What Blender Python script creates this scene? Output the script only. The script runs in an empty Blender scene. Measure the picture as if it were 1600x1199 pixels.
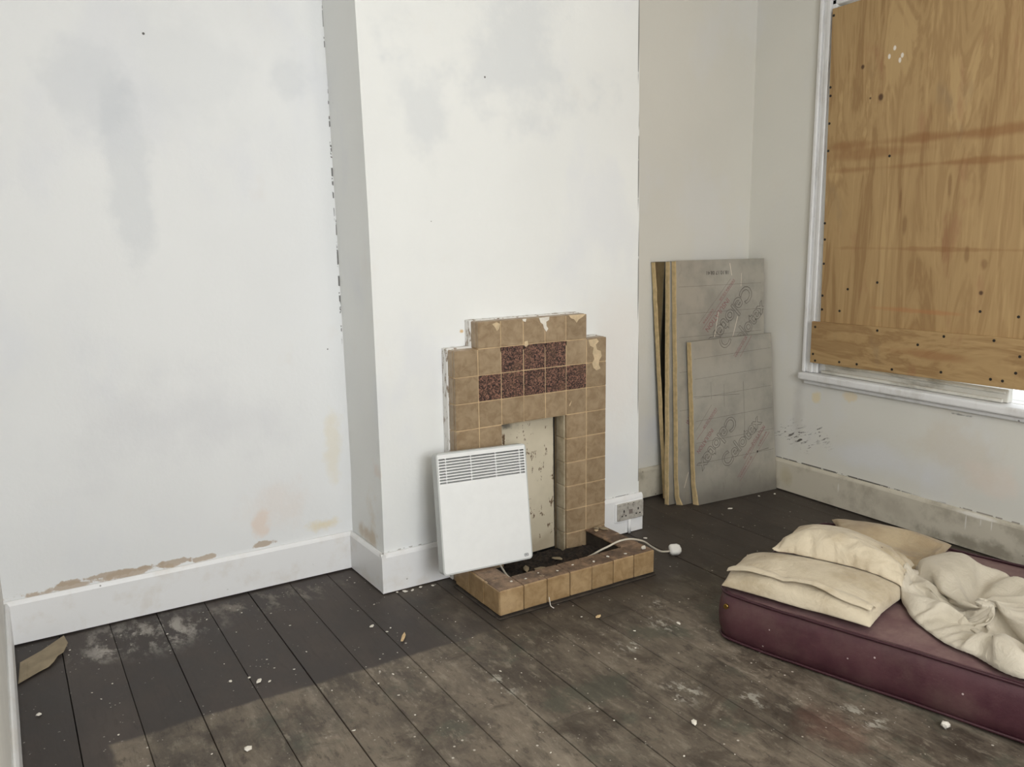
import bpy, bmesh, math, random
from mathutils import Vector, Matrix, noise as mnoise
from mathutils.bvhtree import BVHTree

SC = bpy.context.scene
COL = SC.collection
R = math.radians
rng = random.Random(7)

# ------------------------------------------------------------------ camera, world, light, exposure
cam_data = bpy.data.cameras.new('camera')
cam_data.sensor_width = 36.0
cam_data.lens = 1311.7 / 1600 * 36.0
cam_data.clip_start = 0.02
cam = bpy.data.objects.new('camera', cam_data)
COL.objects.link(cam)
_r = Vector((0.8505029, -0.52581849, -0.01263835))
_u = Vector((0.10585685, 0.14758593, 0.98336805))
_f = Vector((0.51520786, 0.83769524, -0.18118375))
cam.matrix_world = Matrix(((_r.x, _u.x, -_f.x, -1.5152), (_r.y, _u.y, -_f.y, -2.8951), (_r.z, _u.z, -_f.z, 1.4422), (0, 0, 0, 1)))
SC.camera = cam

world = bpy.data.worlds.new('overcast_sky')
SC.world = world
world.use_nodes = True
_bg = world.node_tree.nodes['Background']
_bg.inputs['Color'].default_value = (0.93, 0.97, 1.0, 1)
_bg.inputs['Strength'].default_value = 2.0


def area_light(name, loc, target, sx, sy, power, col):
    d = bpy.data.lights.new(name, 'AREA')
    d.shape = 'RECTANGLE'
    d.size, d.size_y, d.energy, d.color = sx, sy, power, col
    o = bpy.data.objects.new(name, d)
    COL.objects.link(o)
    o.location = loc
    o.rotation_euler = (Vector(target) - Vector(loc)).to_track_quat('-Z', 'Y').to_euler()
    return o


# soft daylight from behind the camera; the unseen window there is assumed
area_light('window_daylight', (-0.75, -4.28, 1.75), (-0.45, 0.3, 1.0), 1.5, 1.5, 92, (0.95, 0.975, 1.0))
# warm fill light added under the ceiling, without any lamp fixture
_p = bpy.data.lights.new('ceiling_fill_light', 'POINT')
_p.energy, _p.color, _p.shadow_soft_size = 16, (1.0, 0.93, 0.82), 0.12
_po = bpy.data.objects.new('ceiling_fill_light', _p)
COL.objects.link(_po)
_po.location = (0.1, -2.1, 2.45)

SC.view_settings.view_transform = 'Standard'
SC.view_settings.look = 'None'
SC.view_settings.gamma = 1.0
SC.view_settings.exposure = 0.0
SC.view_settings.use_curve_mapping = False


# ------------------------------------------------------------------ node helpers
def lin(r, g, b):
    def c(v):
        v /= 255.0
        return v / 12.92 if v <= 0.04045 else ((v + 0.055) / 1.055) ** 2.4
    return (c(r), c(g), c(b), 1.0)


class NT:
    def __init__(s, name, rough=0.6):
        s.m = bpy.data.materials.new(name)
        s.m.use_nodes = True
        s.t = s.m.node_tree
        s.b = s.t.nodes['Principled BSDF']
        s.b.inputs['Roughness'].default_value = rough
        s.pos = s.t.nodes.new('ShaderNodeNewGeometry').outputs['Position']
        s.obj = s.t.nodes.new('ShaderNodeTexCoord').outputs['Object']

    def put(s, sock, v):
        if isinstance(v, bpy.types.NodeSocket):
            s.t.links.new(v, sock)
        elif sock.type == 'RGBA' and not isinstance(v, tuple):
            sock.default_value = (v, v, v, 1)
        else:
            sock.default_value = v

    def noise(s, scale, detail=4, rough=0.55, vec=None, dist=0.0, col=False):
        n = s.t.nodes.new('ShaderNodeTexNoise')
        s.put(n.inputs['Vector'], vec if vec is not None else s.pos)
        n.inputs['Scale'].default_value = scale
        n.inputs['Detail'].default_value = detail
        n.inputs['Roughness'].default_value = rough
        n.inputs['Distortion'].default_value = dist
        return n.outputs['Color' if col else 'Fac']

    def voro(s, scale, vec=None, out='Distance', feature='F1'):
        n = s.t.nodes.new('ShaderNodeTexVoronoi')
        n.feature = feature
        s.put(n.inputs['Vector'], vec if vec is not None else s.pos)
        n.inputs['Scale'].default_value = scale
        return n.outputs[out]

    def scale(s, v, vec=None, loc=(0, 0, 0), rot=(0, 0, 0)):
        n = s.t.nodes.new('ShaderNodeMapping')
        s.put(n.inputs['Vector'], vec if vec is not None else s.pos)
        n.inputs['Scale'].default_value = v
        n.inputs['Location'].default_value = loc
        n.inputs['Rotation'].default_value = rot
        return n.outputs[0]

    def math(s, op, a, b=0.0, clamp=False):
        n = s.t.nodes.new('ShaderNodeMath')
        n.operation = op
        n.use_clamp = clamp
        s.put(n.inputs[0], a)
        s.put(n.inputs[1], b)
        return n.outputs[0]

    def sm(s, v, lo, hi, a=0.0, b=1.0):
        n = s.t.nodes.new('ShaderNodeMapRange')
        n.interpolation_type = 'SMOOTHSTEP'
        s.put(n.inputs['Value'], v)
        n.inputs['From Min'].default_value = lo
        n.inputs['From Max'].default_value = hi
        n.inputs['To Min'].default_value = a
        n.inputs['To Max'].default_value = b
        return n.outputs[0]

    def mix(s, f, a, b, mode='MIX'):
        n = s.t.nodes.new('ShaderNodeMix')
        n.data_type = 'RGBA'
        n.blend_type = mode
        s.put(n.inputs[0], f)
        s.put(n.inputs[6], a)
        s.put(n.inputs[7], b)
        return n.outputs[2]

    def sep(s, vec=None):
        n = s.t.nodes.new('ShaderNodeSeparateXYZ')
        s.put(n.inputs[0], vec if vec is not None else s.pos)
        return n.outputs

    def blob(s, c, r, hard=0.35, nz=0.0, nscale=8.0):
        """1 inside an ellipsoid of world centre c, radii r, with a ragged edge"""
        a = s.t.nodes.new('ShaderNodeVectorMath'); a.operation = 'SUBTRACT'
        s.put(a.inputs[0], s.pos); a.inputs[1].default_value = c
        d = s.t.nodes.new('ShaderNodeVectorMath'); d.operation = 'DIVIDE'
        s.put(d.inputs[0], a.outputs[0]); d.inputs[1].default_value = r
        l = s.t.nodes.new('ShaderNodeVectorMath'); l.operation = 'LENGTH'
        s.put(l.inputs[0], d.outputs[0])
        v = l.outputs['Value']
        if nz:
            v = s.math('ADD', v, s.math('MULTIPLY', s.math('SUBTRACT', s.noise(nscale, 4, 0.6), 0.5), nz))
        return s.sm(v, 1.0 - hard, 1.0, 1.0, 0.0)

    def random(s):
        return s.t.nodes.new('ShaderNodeObjectInfo').outputs['Random']

    def bump(s, h, strength=0.3, dist=0.01):
        n = s.t.nodes.new('ShaderNodeBump')
        n.inputs['Strength'].default_value = strength
        n.inputs['Distance'].default_value = dist
        s.put(n.inputs['Height'], h)
        s.t.links.new(n.outputs[0], s.b.inputs['Normal'])

    def done(s, col, rough=None, metal=None):
        s.put(s.b.inputs['Base Color'], col)
        if rough is not None:
            s.put(s.b.inputs['Roughness'], rough)
        if metal is not None:
            s.b.inputs['Metallic'].default_value = metal
        return s.m


def plain(name, c, rough=0.6, var=0.12, scale=14.0, metal=None, bump=0.0):
    n = NT(name, rough)
    f = n.noise(scale, 4, 0.6, n.obj)
    lo = tuple(v * (1 - var) for v in c[:3]) + (1,)
    hi = tuple(min(1, v * (1 + var)) for v in c[:3]) + (1,)
    if bump:
        n.bump(f, bump, 0.004)
    return n.done(n.mix(n.sm(f, 0.3, 0.7), lo, hi), metal=metal)


# ------------------------------------------------------------------ materials
def wall_mat(name, base, blobs, cool=0.35, dashes=(), streaks=()):
    n = NT(name, 0.75)
    c = n.mix(n.sm(n.noise(1.3, 3, 0.5), 0.35, 0.7), base, tuple(v * 0.955 for v in base[:3]) + (1,))
    c = n.mix(n.math('MULTIPLY', n.sm(n.noise(2.6, 4, 0.55, n.scale((1, 1, .6), loc=(3, 1, 7))), 0.52, 0.68), cool), c, lin(222, 224, 231))
    c = n.mix(n.math('MULTIPLY', n.sm(n.noise(3.4, 5, 0.6, n.scale((1, 1, .8), loc=(9, 4, 2))), 0.6, 0.75), 0.22), c, lin(228, 219, 208))
    for ce, ra, co, st, hard, nz, ns in blobs:
        c = n.mix(n.math('MULTIPLY', n.blob(ce, ra, min(.95, hard + .25), nz * 3.0, ns), st), c, co)
    for ce, ra, co, st, ds, th in dashes:
        k = n.math('MULTIPLY', n.blob(ce, ra, .3), n.sm(n.noise(ds, 3, .6), th, th + .03))
        c = n.mix(n.math('MULTIPLY', k, st), c, co)
    for ce, ra, co, st, ang, th in streaks:
        v_ = n.noise(1.0, 4, .65, n.scale((1, 16, 75), n.scale((1, 1, 1), rot=(R(ang), 0, 0))), .4)
        k = n.math('MULTIPLY', n.blob(ce, ra, .75, 2.2, 11), n.sm(v_, th, th + .05))
        c = n.mix(n.math('MULTIPLY', k, st), c, co)
    sp = n.sm(n.voro(7.0), 0.016, 0.026, 1.0, 0.0)
    sp = n.math('MULTIPLY', sp, n.sm(n.noise(2.2, 2), 0.54, 0.57))
    c = n.mix(n.math('MULTIPLY', sp, 0.8), c, lin(60, 55, 50))
    n.bump(n.math('ADD', n.noise(4, 3, 0.5), n.math('MULTIPLY', n.noise(60, 3, 0.6), 0.12)), 0.25, 0.02)
    return n.done(c)


PATCH, BARE, PINK, GREYB, DARK = lin(205, 209, 214), lin(184, 166, 146), lin(232, 216, 204), lin(206, 206, 212), lin(52, 46, 40)
YELL = lin(228, 214, 178)
B = []
B.append(((-1.06, .42, 1.62), (.10, .2, .42), PATCH, .40, .25, .5, 5))
B.append(((-1.18, .42, 1.95), (.17, .2, .2), PATCH, .30, .25, .5, 5))
B.append(((-.85, .42, 2.0), (.3, .2, .3), PATCH, .2, .5, .7, 4))
B.append(((-.47, .42, 2.02), (.10, .2, .12), PATCH, .3, .3, .5, 6))
B.append(((-.97, .42, 2.13), (.006, .05, .006), DARK, .9, .3, 0, 6))
for cx, rx, rz, cz in ((-1.39, .17, .016, .176), (-1.17, .12, .017, .182), (-1.25, .2, .012, .19), (-.92, .05, .011, .18), (-.68, .05, .014, .186), (-1.04, .09, .014, .186)):
    B.append(((cx, .42, cz), (rx, .05, rz), BARE, .85, .1, .9, 20))
B.append(((-.69, .42, .27), (.05, .1, .07), PINK, .8, .5, .9, 9))
B.append(((-.62, .42, .36), (.16, .1, .14), PINK, .3, .6, .9, 5))
B.append(((-.42, .42, .22), (.12, .1, .04), YELL, .7, .5, .8, 9))
B.append(((-.36, .42, .55), (.05, .1, .2), YELL, .35, .6, .9, 7))
B.append(((-1.0, .42, .75), (.5, .2, .3), GREYB, .3, .7, .8, 3))
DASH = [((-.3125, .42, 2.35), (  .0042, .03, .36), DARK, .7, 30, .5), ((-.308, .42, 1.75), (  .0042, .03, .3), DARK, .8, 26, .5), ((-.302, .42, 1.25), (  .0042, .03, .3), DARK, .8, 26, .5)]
M_WALL_LEFT = wall_mat('white_wall_paint', lin(236, 237, 237), B, .35, DASH)
B = [((-.295, .1, .5), (.02, .1, .05), PINK, .5, .5, .8, 9), ((.9, .1, .9), (.2, .1, .5), PINK, .22, .7, .8, 3), ((.4, .1, 2.12), (.5, .1, .3), PATCH, .45, .5, .8, 4),
     ((-.05, .1, 1.9), (.15, .1, .25), PATCH, .4, .5, .8, 4), ((.09, .1, 1.035), (.012, .05, .009), lin(214, 180, 128), .9, .4, .6, 30),
     ((.22, .1, 2.03), (.005, .02, .005), DARK, .9, .3, 0, 5), 
     ((-.3, .25, .2), (.03, .16, .05), lin(196, 176, 150), .7, .6, .8, 9), ((-.3, .2, .34), (.03, .07, .12), lin(214, 196, 168), .45, .6, .9, 9)]
DASH = [((x_, .1, z_), (.0045, .012, .26), lin(96, 90, 82), .75, 6, .40) for x_, z_ in ((1.034, .34), (1.024, .8), (1.0155, 1.25), (1.0075, 1.75), (.998, 2.3))]  # corner shadow painted as a thin dark line down the right edge
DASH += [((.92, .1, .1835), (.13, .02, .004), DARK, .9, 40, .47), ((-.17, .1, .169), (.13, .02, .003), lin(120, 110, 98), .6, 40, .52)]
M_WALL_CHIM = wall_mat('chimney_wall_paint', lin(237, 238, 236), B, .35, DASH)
B = [((1.5, .45, .35), (.4, .2, .2), GREYB, .5, .7, .8, 4)]
M_WALL_ALC = wall_mat('alcove_wall_paint', lin(222, 219, 210), B, .2)
B = []
B += [((2.105, -.06, .55), (.05, .035, .035), YELL, .8, .5, .9, 12), ((2.105, -.26, .585), (.05, .05, .04), lin(226, 210, 178), .7, .5, 1.0, 14),
      ((2.105, -.85, .42), (.05, .25, .2), lin(214, 206, 192), .6, .5, .8, 5), ((2.105, -.98, .33), (.05, .16, .1), PINK, .4, .6, .8, 6),
      ((2.105, -.4, .3), (.05, .5, .1), lin(224, 226, 232), .5, .6, .6, 4), ((2.105, .06, .46), (.05, .05, .3), lin(180, 176, 168), .35, .7, .8, 5),
      ((2.105, .02, 1.6), (.03, .035, 1.2), lin(190, 190, 190), .4, .7, .7, 4), ((2.105, -.83, .6), (.03, .05, .006), DARK, .6, .5, 1.0, 30)]
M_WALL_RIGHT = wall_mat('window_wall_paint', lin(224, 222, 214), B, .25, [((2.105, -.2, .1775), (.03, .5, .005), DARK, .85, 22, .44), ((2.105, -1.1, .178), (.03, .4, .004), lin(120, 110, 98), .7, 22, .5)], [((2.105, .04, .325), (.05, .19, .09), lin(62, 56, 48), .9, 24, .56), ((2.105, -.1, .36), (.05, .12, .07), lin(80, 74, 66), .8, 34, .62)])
M_PLASTER = plain('plain_plaster', lin(226, 224, 218), .8, .04, 3)

def gloss_paint(name, base, dirt, amt, scale=7.0, vec_scale=(1, 1, 1), blobs=()):
    n = NT(name, 0.42)
    d = n.noise(scale, 6, 0.65, n.scale(vec_scale))
    c = n.mix(n.math('MULTIPLY', n.sm(d, 0.48, 0.68), amt), base, dirt)
    for ce, ra, co, st, hard, nz, ns in blobs:
        c = n.mix(n.math('MULTIPLY', n.blob(ce, ra, hard, nz, ns), st), c, co)
    sp = n.math('MULTIPLY', n.sm(n.voro(16.0), 0.05, 0.08, 1.0, 0.0), n.sm(n.noise(5, 2), 0.56, 0.6))
    c = n.mix(n.math('MULTIPLY', sp, .75), c, lin(90, 78, 66))
    n.bump(n.noise(18, 3), 0.12, 0.01)
    return n.done(c)

M_SKIRT_W = gloss_paint('white_gloss_paint', lin(237, 237, 237), lin(222, 216, 208), .5)
M_SKIRT_D = gloss_paint('dirty_cream_gloss_paint', lin(206, 198, 180), lin(158, 150, 132), .85, 5.0)
WD = lin(226, 222, 214)
M_SKIRT_R = gloss_paint('dirty_cream_gloss_paint', lin(204, 197, 181), lin(166, 158, 142), .8, 5.0, (1, 1, 1), [
    ((2.09, -.905, .125), (.03, .004, .045), WD, .9, .5, .4, 30), ((2.09, -.971, .143), (.03, .003, .022), WD, .9, .5, .4, 30), ((2.09, -1.019, .14), (.03, .0035, .028), WD, .9, .5, .4, 30), ((2.09, -.236, .11), (.03, .006, .03), WD, .7, .5, .4, 30),
    ((2.09, -.95, .165), (.03, .12, .012), WD, .8, .6, .9, 16), ((2.09, -.95, .03), (.03, .4, .045), lin(132, 124, 108), .7, .9, 3.0, 10), ((2.09, -.55, .09), (.03, .16, .05), lin(178, 170, 154), .6, .9, 3.0, 8), ((2.09, .1, .08), (.03, .06, .08), lin(190, 180, 150), .6, .7, 1.2, 8)])
M_FRAME = gloss_paint('window_frame_paint', lin(230, 230, 230), lin(196, 192, 186), .5, 9.0, (1, 1, .35))
M_FRAME_D = gloss_paint('grimy_sash_paint', lin(214, 212, 204), lin(150, 146, 134), .9, 8.0, (1, .35, 1))

# floor boards: bare worn boards, a dark stained margin along the wall (its own shape on the boards)
n = NT('old_floorboards', 0.6)
X, Y, Z = n.sep()
rv = n.random()
g = n.noise(11, 7, 0.68, n.scale((1.0, .2, 1), loc=(0, 0, 0)), .2)
g2 = n.noise(3.6, 7, 0.72, n.scale((1, .75, 1)), .25)
fine = n.noise(70, 6, 0.75, n.scale((1.0, .10, 1)))
c = n.mix(n.sm(g2, .34, .66), lin(70, 61, 52), lin(120, 109, 95))
c = n.mix(n.math('MULTIPLY', n.sm(g, .5, .72), .5), c, lin(142, 132, 117))
hi = n.noise(27, 8, .76, n.scale((1, .38, 1)), .15)
c = n.mix(n.math('MULTIPLY', n.sm(hi, .52, .64), .55), c, lin(146, 137, 122))
c = n.mix(n.math('MULTIPLY', n.sm(hi, .47, .36), .6), c, lin(52, 44, 37))
c = n.mix(n.math('MULTIPLY', n.sm(n.noise(6, 6, .7, n.scale((1, 1, 1), loc=(5, 2, 0)), .5), .52, .66), .75), c, lin(68, 58, 48))
c = n.mix(n.math('MULTIPLY', n.sm(fine, .52, .72), .4), c, lin(62, 54, 45))
c = n.mix(n.math('MULTIPLY', n.sm(n.noise(4.2, 5, .65, n.scale((1, 1, 1), loc=(8, 3, 1))), .56, .66), .45), c, lin(70, 76, 64))
red = n.math('MULTIPLY', n.blob((.42, -1.5, 0), (.12, .16, .2),   .9, 2.0, 9), .3)
c = n.mix(red, c, lin(120, 72, 62))
# grime around the hearth, then boards darkening towards the window alcove
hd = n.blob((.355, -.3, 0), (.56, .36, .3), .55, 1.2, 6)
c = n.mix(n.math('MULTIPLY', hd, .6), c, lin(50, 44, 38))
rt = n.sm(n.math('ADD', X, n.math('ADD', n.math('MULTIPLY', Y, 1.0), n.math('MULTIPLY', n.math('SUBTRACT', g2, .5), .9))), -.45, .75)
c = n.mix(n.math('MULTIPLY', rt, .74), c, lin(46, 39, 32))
wob = n.math('MULTIPLY', n.math('SUBTRACT', n.noise(5, 4), .5), .05)
stain = n.math('MAXIMUM', n.sm(n.math('ADD', Y, wob), -.432, -.412), n.sm(n.math('ADD', X, wob), -1.375, -1.357, 1, 0))
stain = n.math('MULTIPLY', stain, n.sm(n.math('ADD', X, n.math('MULTIPLY', wob, 3.0)), -.36, -.12, 1, .55))
sc = n.mix(n.sm(g2, .35, .7), lin(52, 45, 42), lin(72, 64, 60))
sc = n.mix(n.math('MULTIPLY', n.sm(fine, .5, .7), .3), sc, lin(40, 35, 32))
sc = n.mix(n.math('MULTIPLY', n.math('MULTIPLY', n.sm(n.noise(14, 6, .72, n.scale((1, .45, 1)), .2), .46, .62), n.blob((-1.16, .24, 0), (.34, .22, .3), .7, .7, 5)), .85), sc, lin(176, 170, 162))
sc = n.mix(n.math('MULTIPLY', n.math('MULTIPLY', n.sm(n.noise(12, 6, .72, n.scale((1, .45, 1)), .2), .49, .64), n.blob((-.72, .28, 0), (.45, .14, .3), .7, .7, 5)), .6), sc, lin(140, 132, 122))
c = n.mix(n.math('MULTIPLY', stain, .96), c, sc)
# spilt white paint specks and smears
def specks(vs, lo, hi, thr):
    return n.math('MULTIPLY', n.sm(n.voro(vs, n.scale((1, 1, 1), loc=(vs, 2, 0))), lo, hi, 1, 0), n.sm(n.noise(vs * .22, 3, .6), thr, thr + .04))
c = n.mix(n.math('MULTIPLY', specks(26, .07, .12, .53), .8), c, lin(206, 200, 188))
c = n.mix(n.math('MULTIPLY', specks(60, .10, .16, .56), .7), c, lin(190, 184, 172))
for ce, ra in (((.46, -.72, 0), (.07, .09, .1)), ((.25, -.78, 0), (.06, .06, .1)), ((.56, -1.5, 0), (.07, .1, .1)), ((.36, -1.25, 0), (.05, .09, .1)), ((.2, -1.1, 0), (.08, .1, .1)), ((-.25, -.75, 0), (.04, .1, .1)), ((.55, -.58, 0), (.05, .05, .1))):
    k = n.math('MULTIPLY', n.blob(ce, ra, .7, .9, 14), n.sm(n.noise(38, 5, .7, n.scale((1, .5, 1))), .5, .6))
    c = n.mix(n.math('MULTIPLY', k, .75), c, lin(172, 168, 156))
v = n.math('ADD', .84, n.math('MULTIPLY', rv, .32))
c = n.mix(1.0, c, v, 'MULTIPLY')
n.bump(n.math('ADD', n.math('MULTIPLY', fine, .6), g), .35, .004)
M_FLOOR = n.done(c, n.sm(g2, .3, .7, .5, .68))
M_SUB = plain('dark_underfloor', lin(16, 13, 11), .9)

def tile_mat(name, base, dark, light, blotch=.5):
    n = NT(name, 0.32)
    o = n.noise(26, 5, .62, n.pos, .6)
    c = n.mix(n.sm(o, .3, .7), dark, base)
    c = n.mix(n.math('MULTIPLY', n.sm(n.noise(9, 4, .6), .5, .72), blotch), c, light)
    c = n.mix(n.math('MULTIPLY', n.sm(n.noise(75, 4, .7), .6, .72), .35), c, dark)
    rv = n.math('ADD', .92, n.math('MULTIPLY', n.random(), .16))
    return n.done(n.mix(1.0, c, rv, 'MULTIPLY'))

M_TILE = tile_mat('mottled_buff_glaze', lin(163, 142, 114), lin(140, 118, 91), lin(176, 155, 127))
M_TILE_H = tile_mat('hearth_tan_glaze', lin(172, 145, 108), lin(144, 117, 82), lin(188, 162, 126))
n = NT('hearth_top_worn_glaze', .7)
o = n.noise(11, 6, .68)
c = n.mix(n.sm(o, .38, .66), lin(92, 74, 60), lin(150, 124, 100))
c = n.mix(n.math('MULTIPLY', n.sm(n.noise(26, 6, .7), .55, .66), .7), c, lin(58, 47, 40))
c = n.mix(n.math('MULTIPLY', n.sm(n.noise(17, 4, .6, n.scale((1, 1, 1), loc=(4, 4, 1))), .62, .7), .6), c, lin(184, 164, 138))
n.bump(o, .3, .004)
M_TILE_TOP = n.done(c)
n = NT('purple_brown_speckled_glaze', .35)
vcol = n.voro(210, None, 'Color')
h1 = n.sep(vcol)[0]
c = n.mix(n.sm(n.noise(150, 3, .7), .4, .6), lin(58, 38, 34), lin(112, 82, 70))
c = n.mix(n.sm(h1, .72, .8), c, lin(142, 104, 88))
c = n.mix(n.sm(h1, .28, .2), c, lin(36, 24, 24))
c = n.mix(n.math('MULTIPLY', n.sm(n.noise(16, 3), .52, .68), .4), c, lin(110, 86, 66))
M_TILE_P = n.done(c)
M_REVEAL = tile_mat('pale_reveal_glaze', lin(186, 174, 150), lin(160, 146, 122), lin(200, 190, 168))
M_GROUT = plain('buff_grout', lin(196, 170, 134), .85, .12, 30)
M_MORTAR = plain('dark_mortar', lin(58, 50, 42), .9, .35, 20)
M_FLAKE = plain('peeled_glaze_paper', lin(206, 184, 150), .8, .12, 30)
M_FLAKE_W = plain('white_plaster_chip', lin(226, 220, 208), .8, .08, 30)
n = NT('flaky_white_render', .85)
f = n.noise(34, 5, .7, n.scale((1, 1, .35)))
M_RENDER = n.done(n.mix(n.sm(f, .52, .6), lin(232, 230, 226), lin(150, 134, 118)))
n = NT('cream_painted_fireboard', .55)
f = n.noise(42, 4, .7, n.scale((1, 1, .45)))
c = n.mix(n.sm(n.noise(4, 4), .35, .7), lin(212, 202, 180), lin(194, 184, 162))
c = n.mix(n.sm(f, .60, .64), c, lin(104, 84, 64))
c = n.mix(n.math('MULTIPLY', n.blob((.25, .06, .63), (.07, .1, .03), .9, 3.0, 16), .8), c, lin(72, 68, 62))
c = n.mix(n.math('MULTIPLY', n.blob((.40, .06, .645), (.2, .1, .012), .9, 3.0, 20), .7), c, lin(90, 80, 70))
c = n.mix(n.math('MULTIPLY', n.blob((.52, .06, .35), (.012, .1, .3), .9, 3.0, 14), .6), c, lin(110, 96, 80))
c = n.mix(n.math('MULTIPLY', n.blob((.45, .06, .05), (.2, .1, .08), .8, .9, 12), .5), c, lin(140, 122, 96))
M_FIREBOARD = n.done(c)
n = NT('soot_and_rubble', .95)
f = n.noise(60, 6, .7)
c = n.mix(n.sm(f, .4, .7), lin(26, 21, 18), lin(66, 54, 44))
n.bump(f, .8, .01)
M_SOOT = n.done(c)
M_BLACK = plain('sooty_black', lin(20, 17, 15), .9)
M_HEAT = plain('white_powder_coat', lin(238, 239, 238), .35, .015, 20)
M_HEAT_G = plain('grey_white_casing', lin(196, 198, 196), .45, .03, 20)
M_HEAT_IN = plain('heater_dark_interior', lin(96, 94, 90), .6, .3, 16)
M_LOGO = plain('grey_logo_print', lin(70, 70, 72), .5, 0)
M_CABLE = plain('grey_white_pvc', lin(200, 192, 176), .45, .06, 30)
M_PLUG = plain('white_plug_plastic', lin(228, 226, 220), .35, .03, 30)
n = NT('grimy_socket_plastic', .45)
f = n.noise(45, 5, .65)
M_SOCK = n.done(n.mix(n.sm(f, .4, .75), lin(186, 181, 172), lin(140, 134, 126)))
M_BRASS = plain('brass_pin', lin(160, 130, 70), .35, .1, 30, metal=1.0)
# foil-faced insulation
n = NT('dull_aluminium_foil', .38)
f = n.noise(5, 4, .6)
c = n.mix(n.sm(f, .35, .68), lin(186, 181, 170), lin(164, 160, 151))
c = n.mix(n.math('MULTIPLY', n.sm(n.noise(24, 5, .7, n.scale((1, 1, .3))), .6, .75), .3), c, lin(120, 114, 106))
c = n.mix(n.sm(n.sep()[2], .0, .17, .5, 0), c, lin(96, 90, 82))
gz = n.sep()[2]
n.bump(n.math('ADD', n.noise(3.5, 3), n.math('MULTIPLY', n.noise(60, 3), .05)), .3, .02)
M_FOIL = n.done(c, n.sm(f, .3, .7, .36, .48), .4)
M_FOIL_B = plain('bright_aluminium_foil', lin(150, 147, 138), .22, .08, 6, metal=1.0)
M_FOAM = plain('yellow_foam_core', lin(204, 180, 136), .9, .13, 40, bump=.4)
M_PRINT_R = plain('faded_red_ink', lin(150, 104, 104), .6, .1, 30)
M_PRINT_G = plain('faded_grey_ink', lin(134, 124, 118), .6, .05, 30)
M_PRINT_K = plain('black_ink', lin(34, 32, 32), .6, .1, 30)
M_CRACK = plain('foil_crease', lin(122, 117, 108), .6, .1, 30)
M_TEAR = plain('foil_scratch', lin(222, 212, 196), .5, .05, 30)

def ply(name, grain, seed, bands):
    n = NT(name, .62)
    if grain == 'v':
        s1, s2 = (1, 3.2, .45), (1, 26, 1.6)
    else:
        s1, s2 = (1, .9, 4.5), (1, 3.0, 40)
    a = n.noise(1.6, 5, .6, n.scale(s1, loc=(seed, seed, seed)), 1.1)
    w = n.math('FRACT', n.math('MULTIPLY', a, 7.0))
    ring = n.sm(n.math('ABSOLUTE', n.math('SUBTRACT', w, .5)), .12, .5)
    b = n.noise(2.0, 4, .6, n.scale(s2))
    c = n.mix(n.sm(a, .35, .66), lin(186, 156, 110), lin(161, 130, 88))
    c = n.mix(n.math('MULTIPLY', ring, .42), c, lin(136, 101, 62))
    c = n.mix(n.math('MULTIPLY', n.sm(b, .5, .75), .35), c, lin(202, 172, 124))
    c = n.mix(n.math('MULTIPLY', n.sm(n.noise(5, 4, .6, n.scale((1, 1.6, .5), loc=(2, 7, 3))), .58, .7), .35), c, lin(150, 98, 72))
    c = n.mix(n.math('MULTIPLY', n.sm(n.noise(3, 4, .6, n.scale((1, 1.4, .6), loc=(6, 1, 9))), .6, .72), .35), c, lin(132, 116, 96))
    for ce, ra, co, st, hard, nz, ns in bands:
        c = n.mix(n.math('MULTIPLY', n.blob(ce, ra, hard, nz, ns), st), c, co)
    n.bump(b, .2, .002)
    return n.done(c)

OB, KN = lin(138, 92, 52), lin(66, 38, 24)
bands = [((2.07, -.75, 1.815), (.1, 1.1, .030), OB, .6, .9, 2.2, 4), ((2.07, -.75, 1.70), (.1, 1.1, .020), OB, .55, .9, 2.4, 4), ((2.07, -.3, 1.77), (.1, .35, .035), OB, .45, .7, 1.0, 5),
         ((2.07, -.6, 2.44), (.1, .3, .03), OB, .6, .6, .9, 6), ((2.07, -.8, 1.33), (.1, 1.0, .012), OB, .4, .9, 3.0, 5), ((2.07, -.62, 1.05), (.1, .3, .015), lin(176, 118, 74), .5, .7, 1.1, 6)]
for y, z, ry, rz in ((-.354, 2.018, .016, .02), (-.249, 2.167, .012, .014), (-.30, 2.02, .008, .008), (-.897, 1.149, .014, .014), (-.49, 1.55, .008, .07), (-.52, 1.44, .016, .06), (-.72, 1.6, .012, .07), (-.82, 1.31, .016, .05), (-.9, 1.27, .02, .03), (-1.05, 1.5, .02, .12)):
    bands.append(((2.07, y, z), (.1, ry, rz), KN if rz < .03 else lin(118, 82, 48), .85 if rz < .03 else .5, .6, .7, 18))
for y, z in ((-.41, 2.223), (-.385, 2.19), (-.45, 2.185), (-.44, 2.165)):
    bands.append(((2.07, y, z), (.1, .009, .014), lin(236, 230, 220), .9, .4, .9, 30))
M_PLY = ply('weathered_plywood', 'v', 0, bands)
M_PLY_H = ply('plywood_offcut', 'h', 4.3, [((2.05, -.7, .86), (.1, .3, .03), lin(146, 96, 58), .5, .7, 1.0, 6)])
M_PLY_EDGE = plain('plywood_edge', lin(170, 128, 78), .8, .15, 50)
M_SCREW = plain('dark_screw_head', lin(34, 28, 24), .5, .2, 40)

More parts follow.
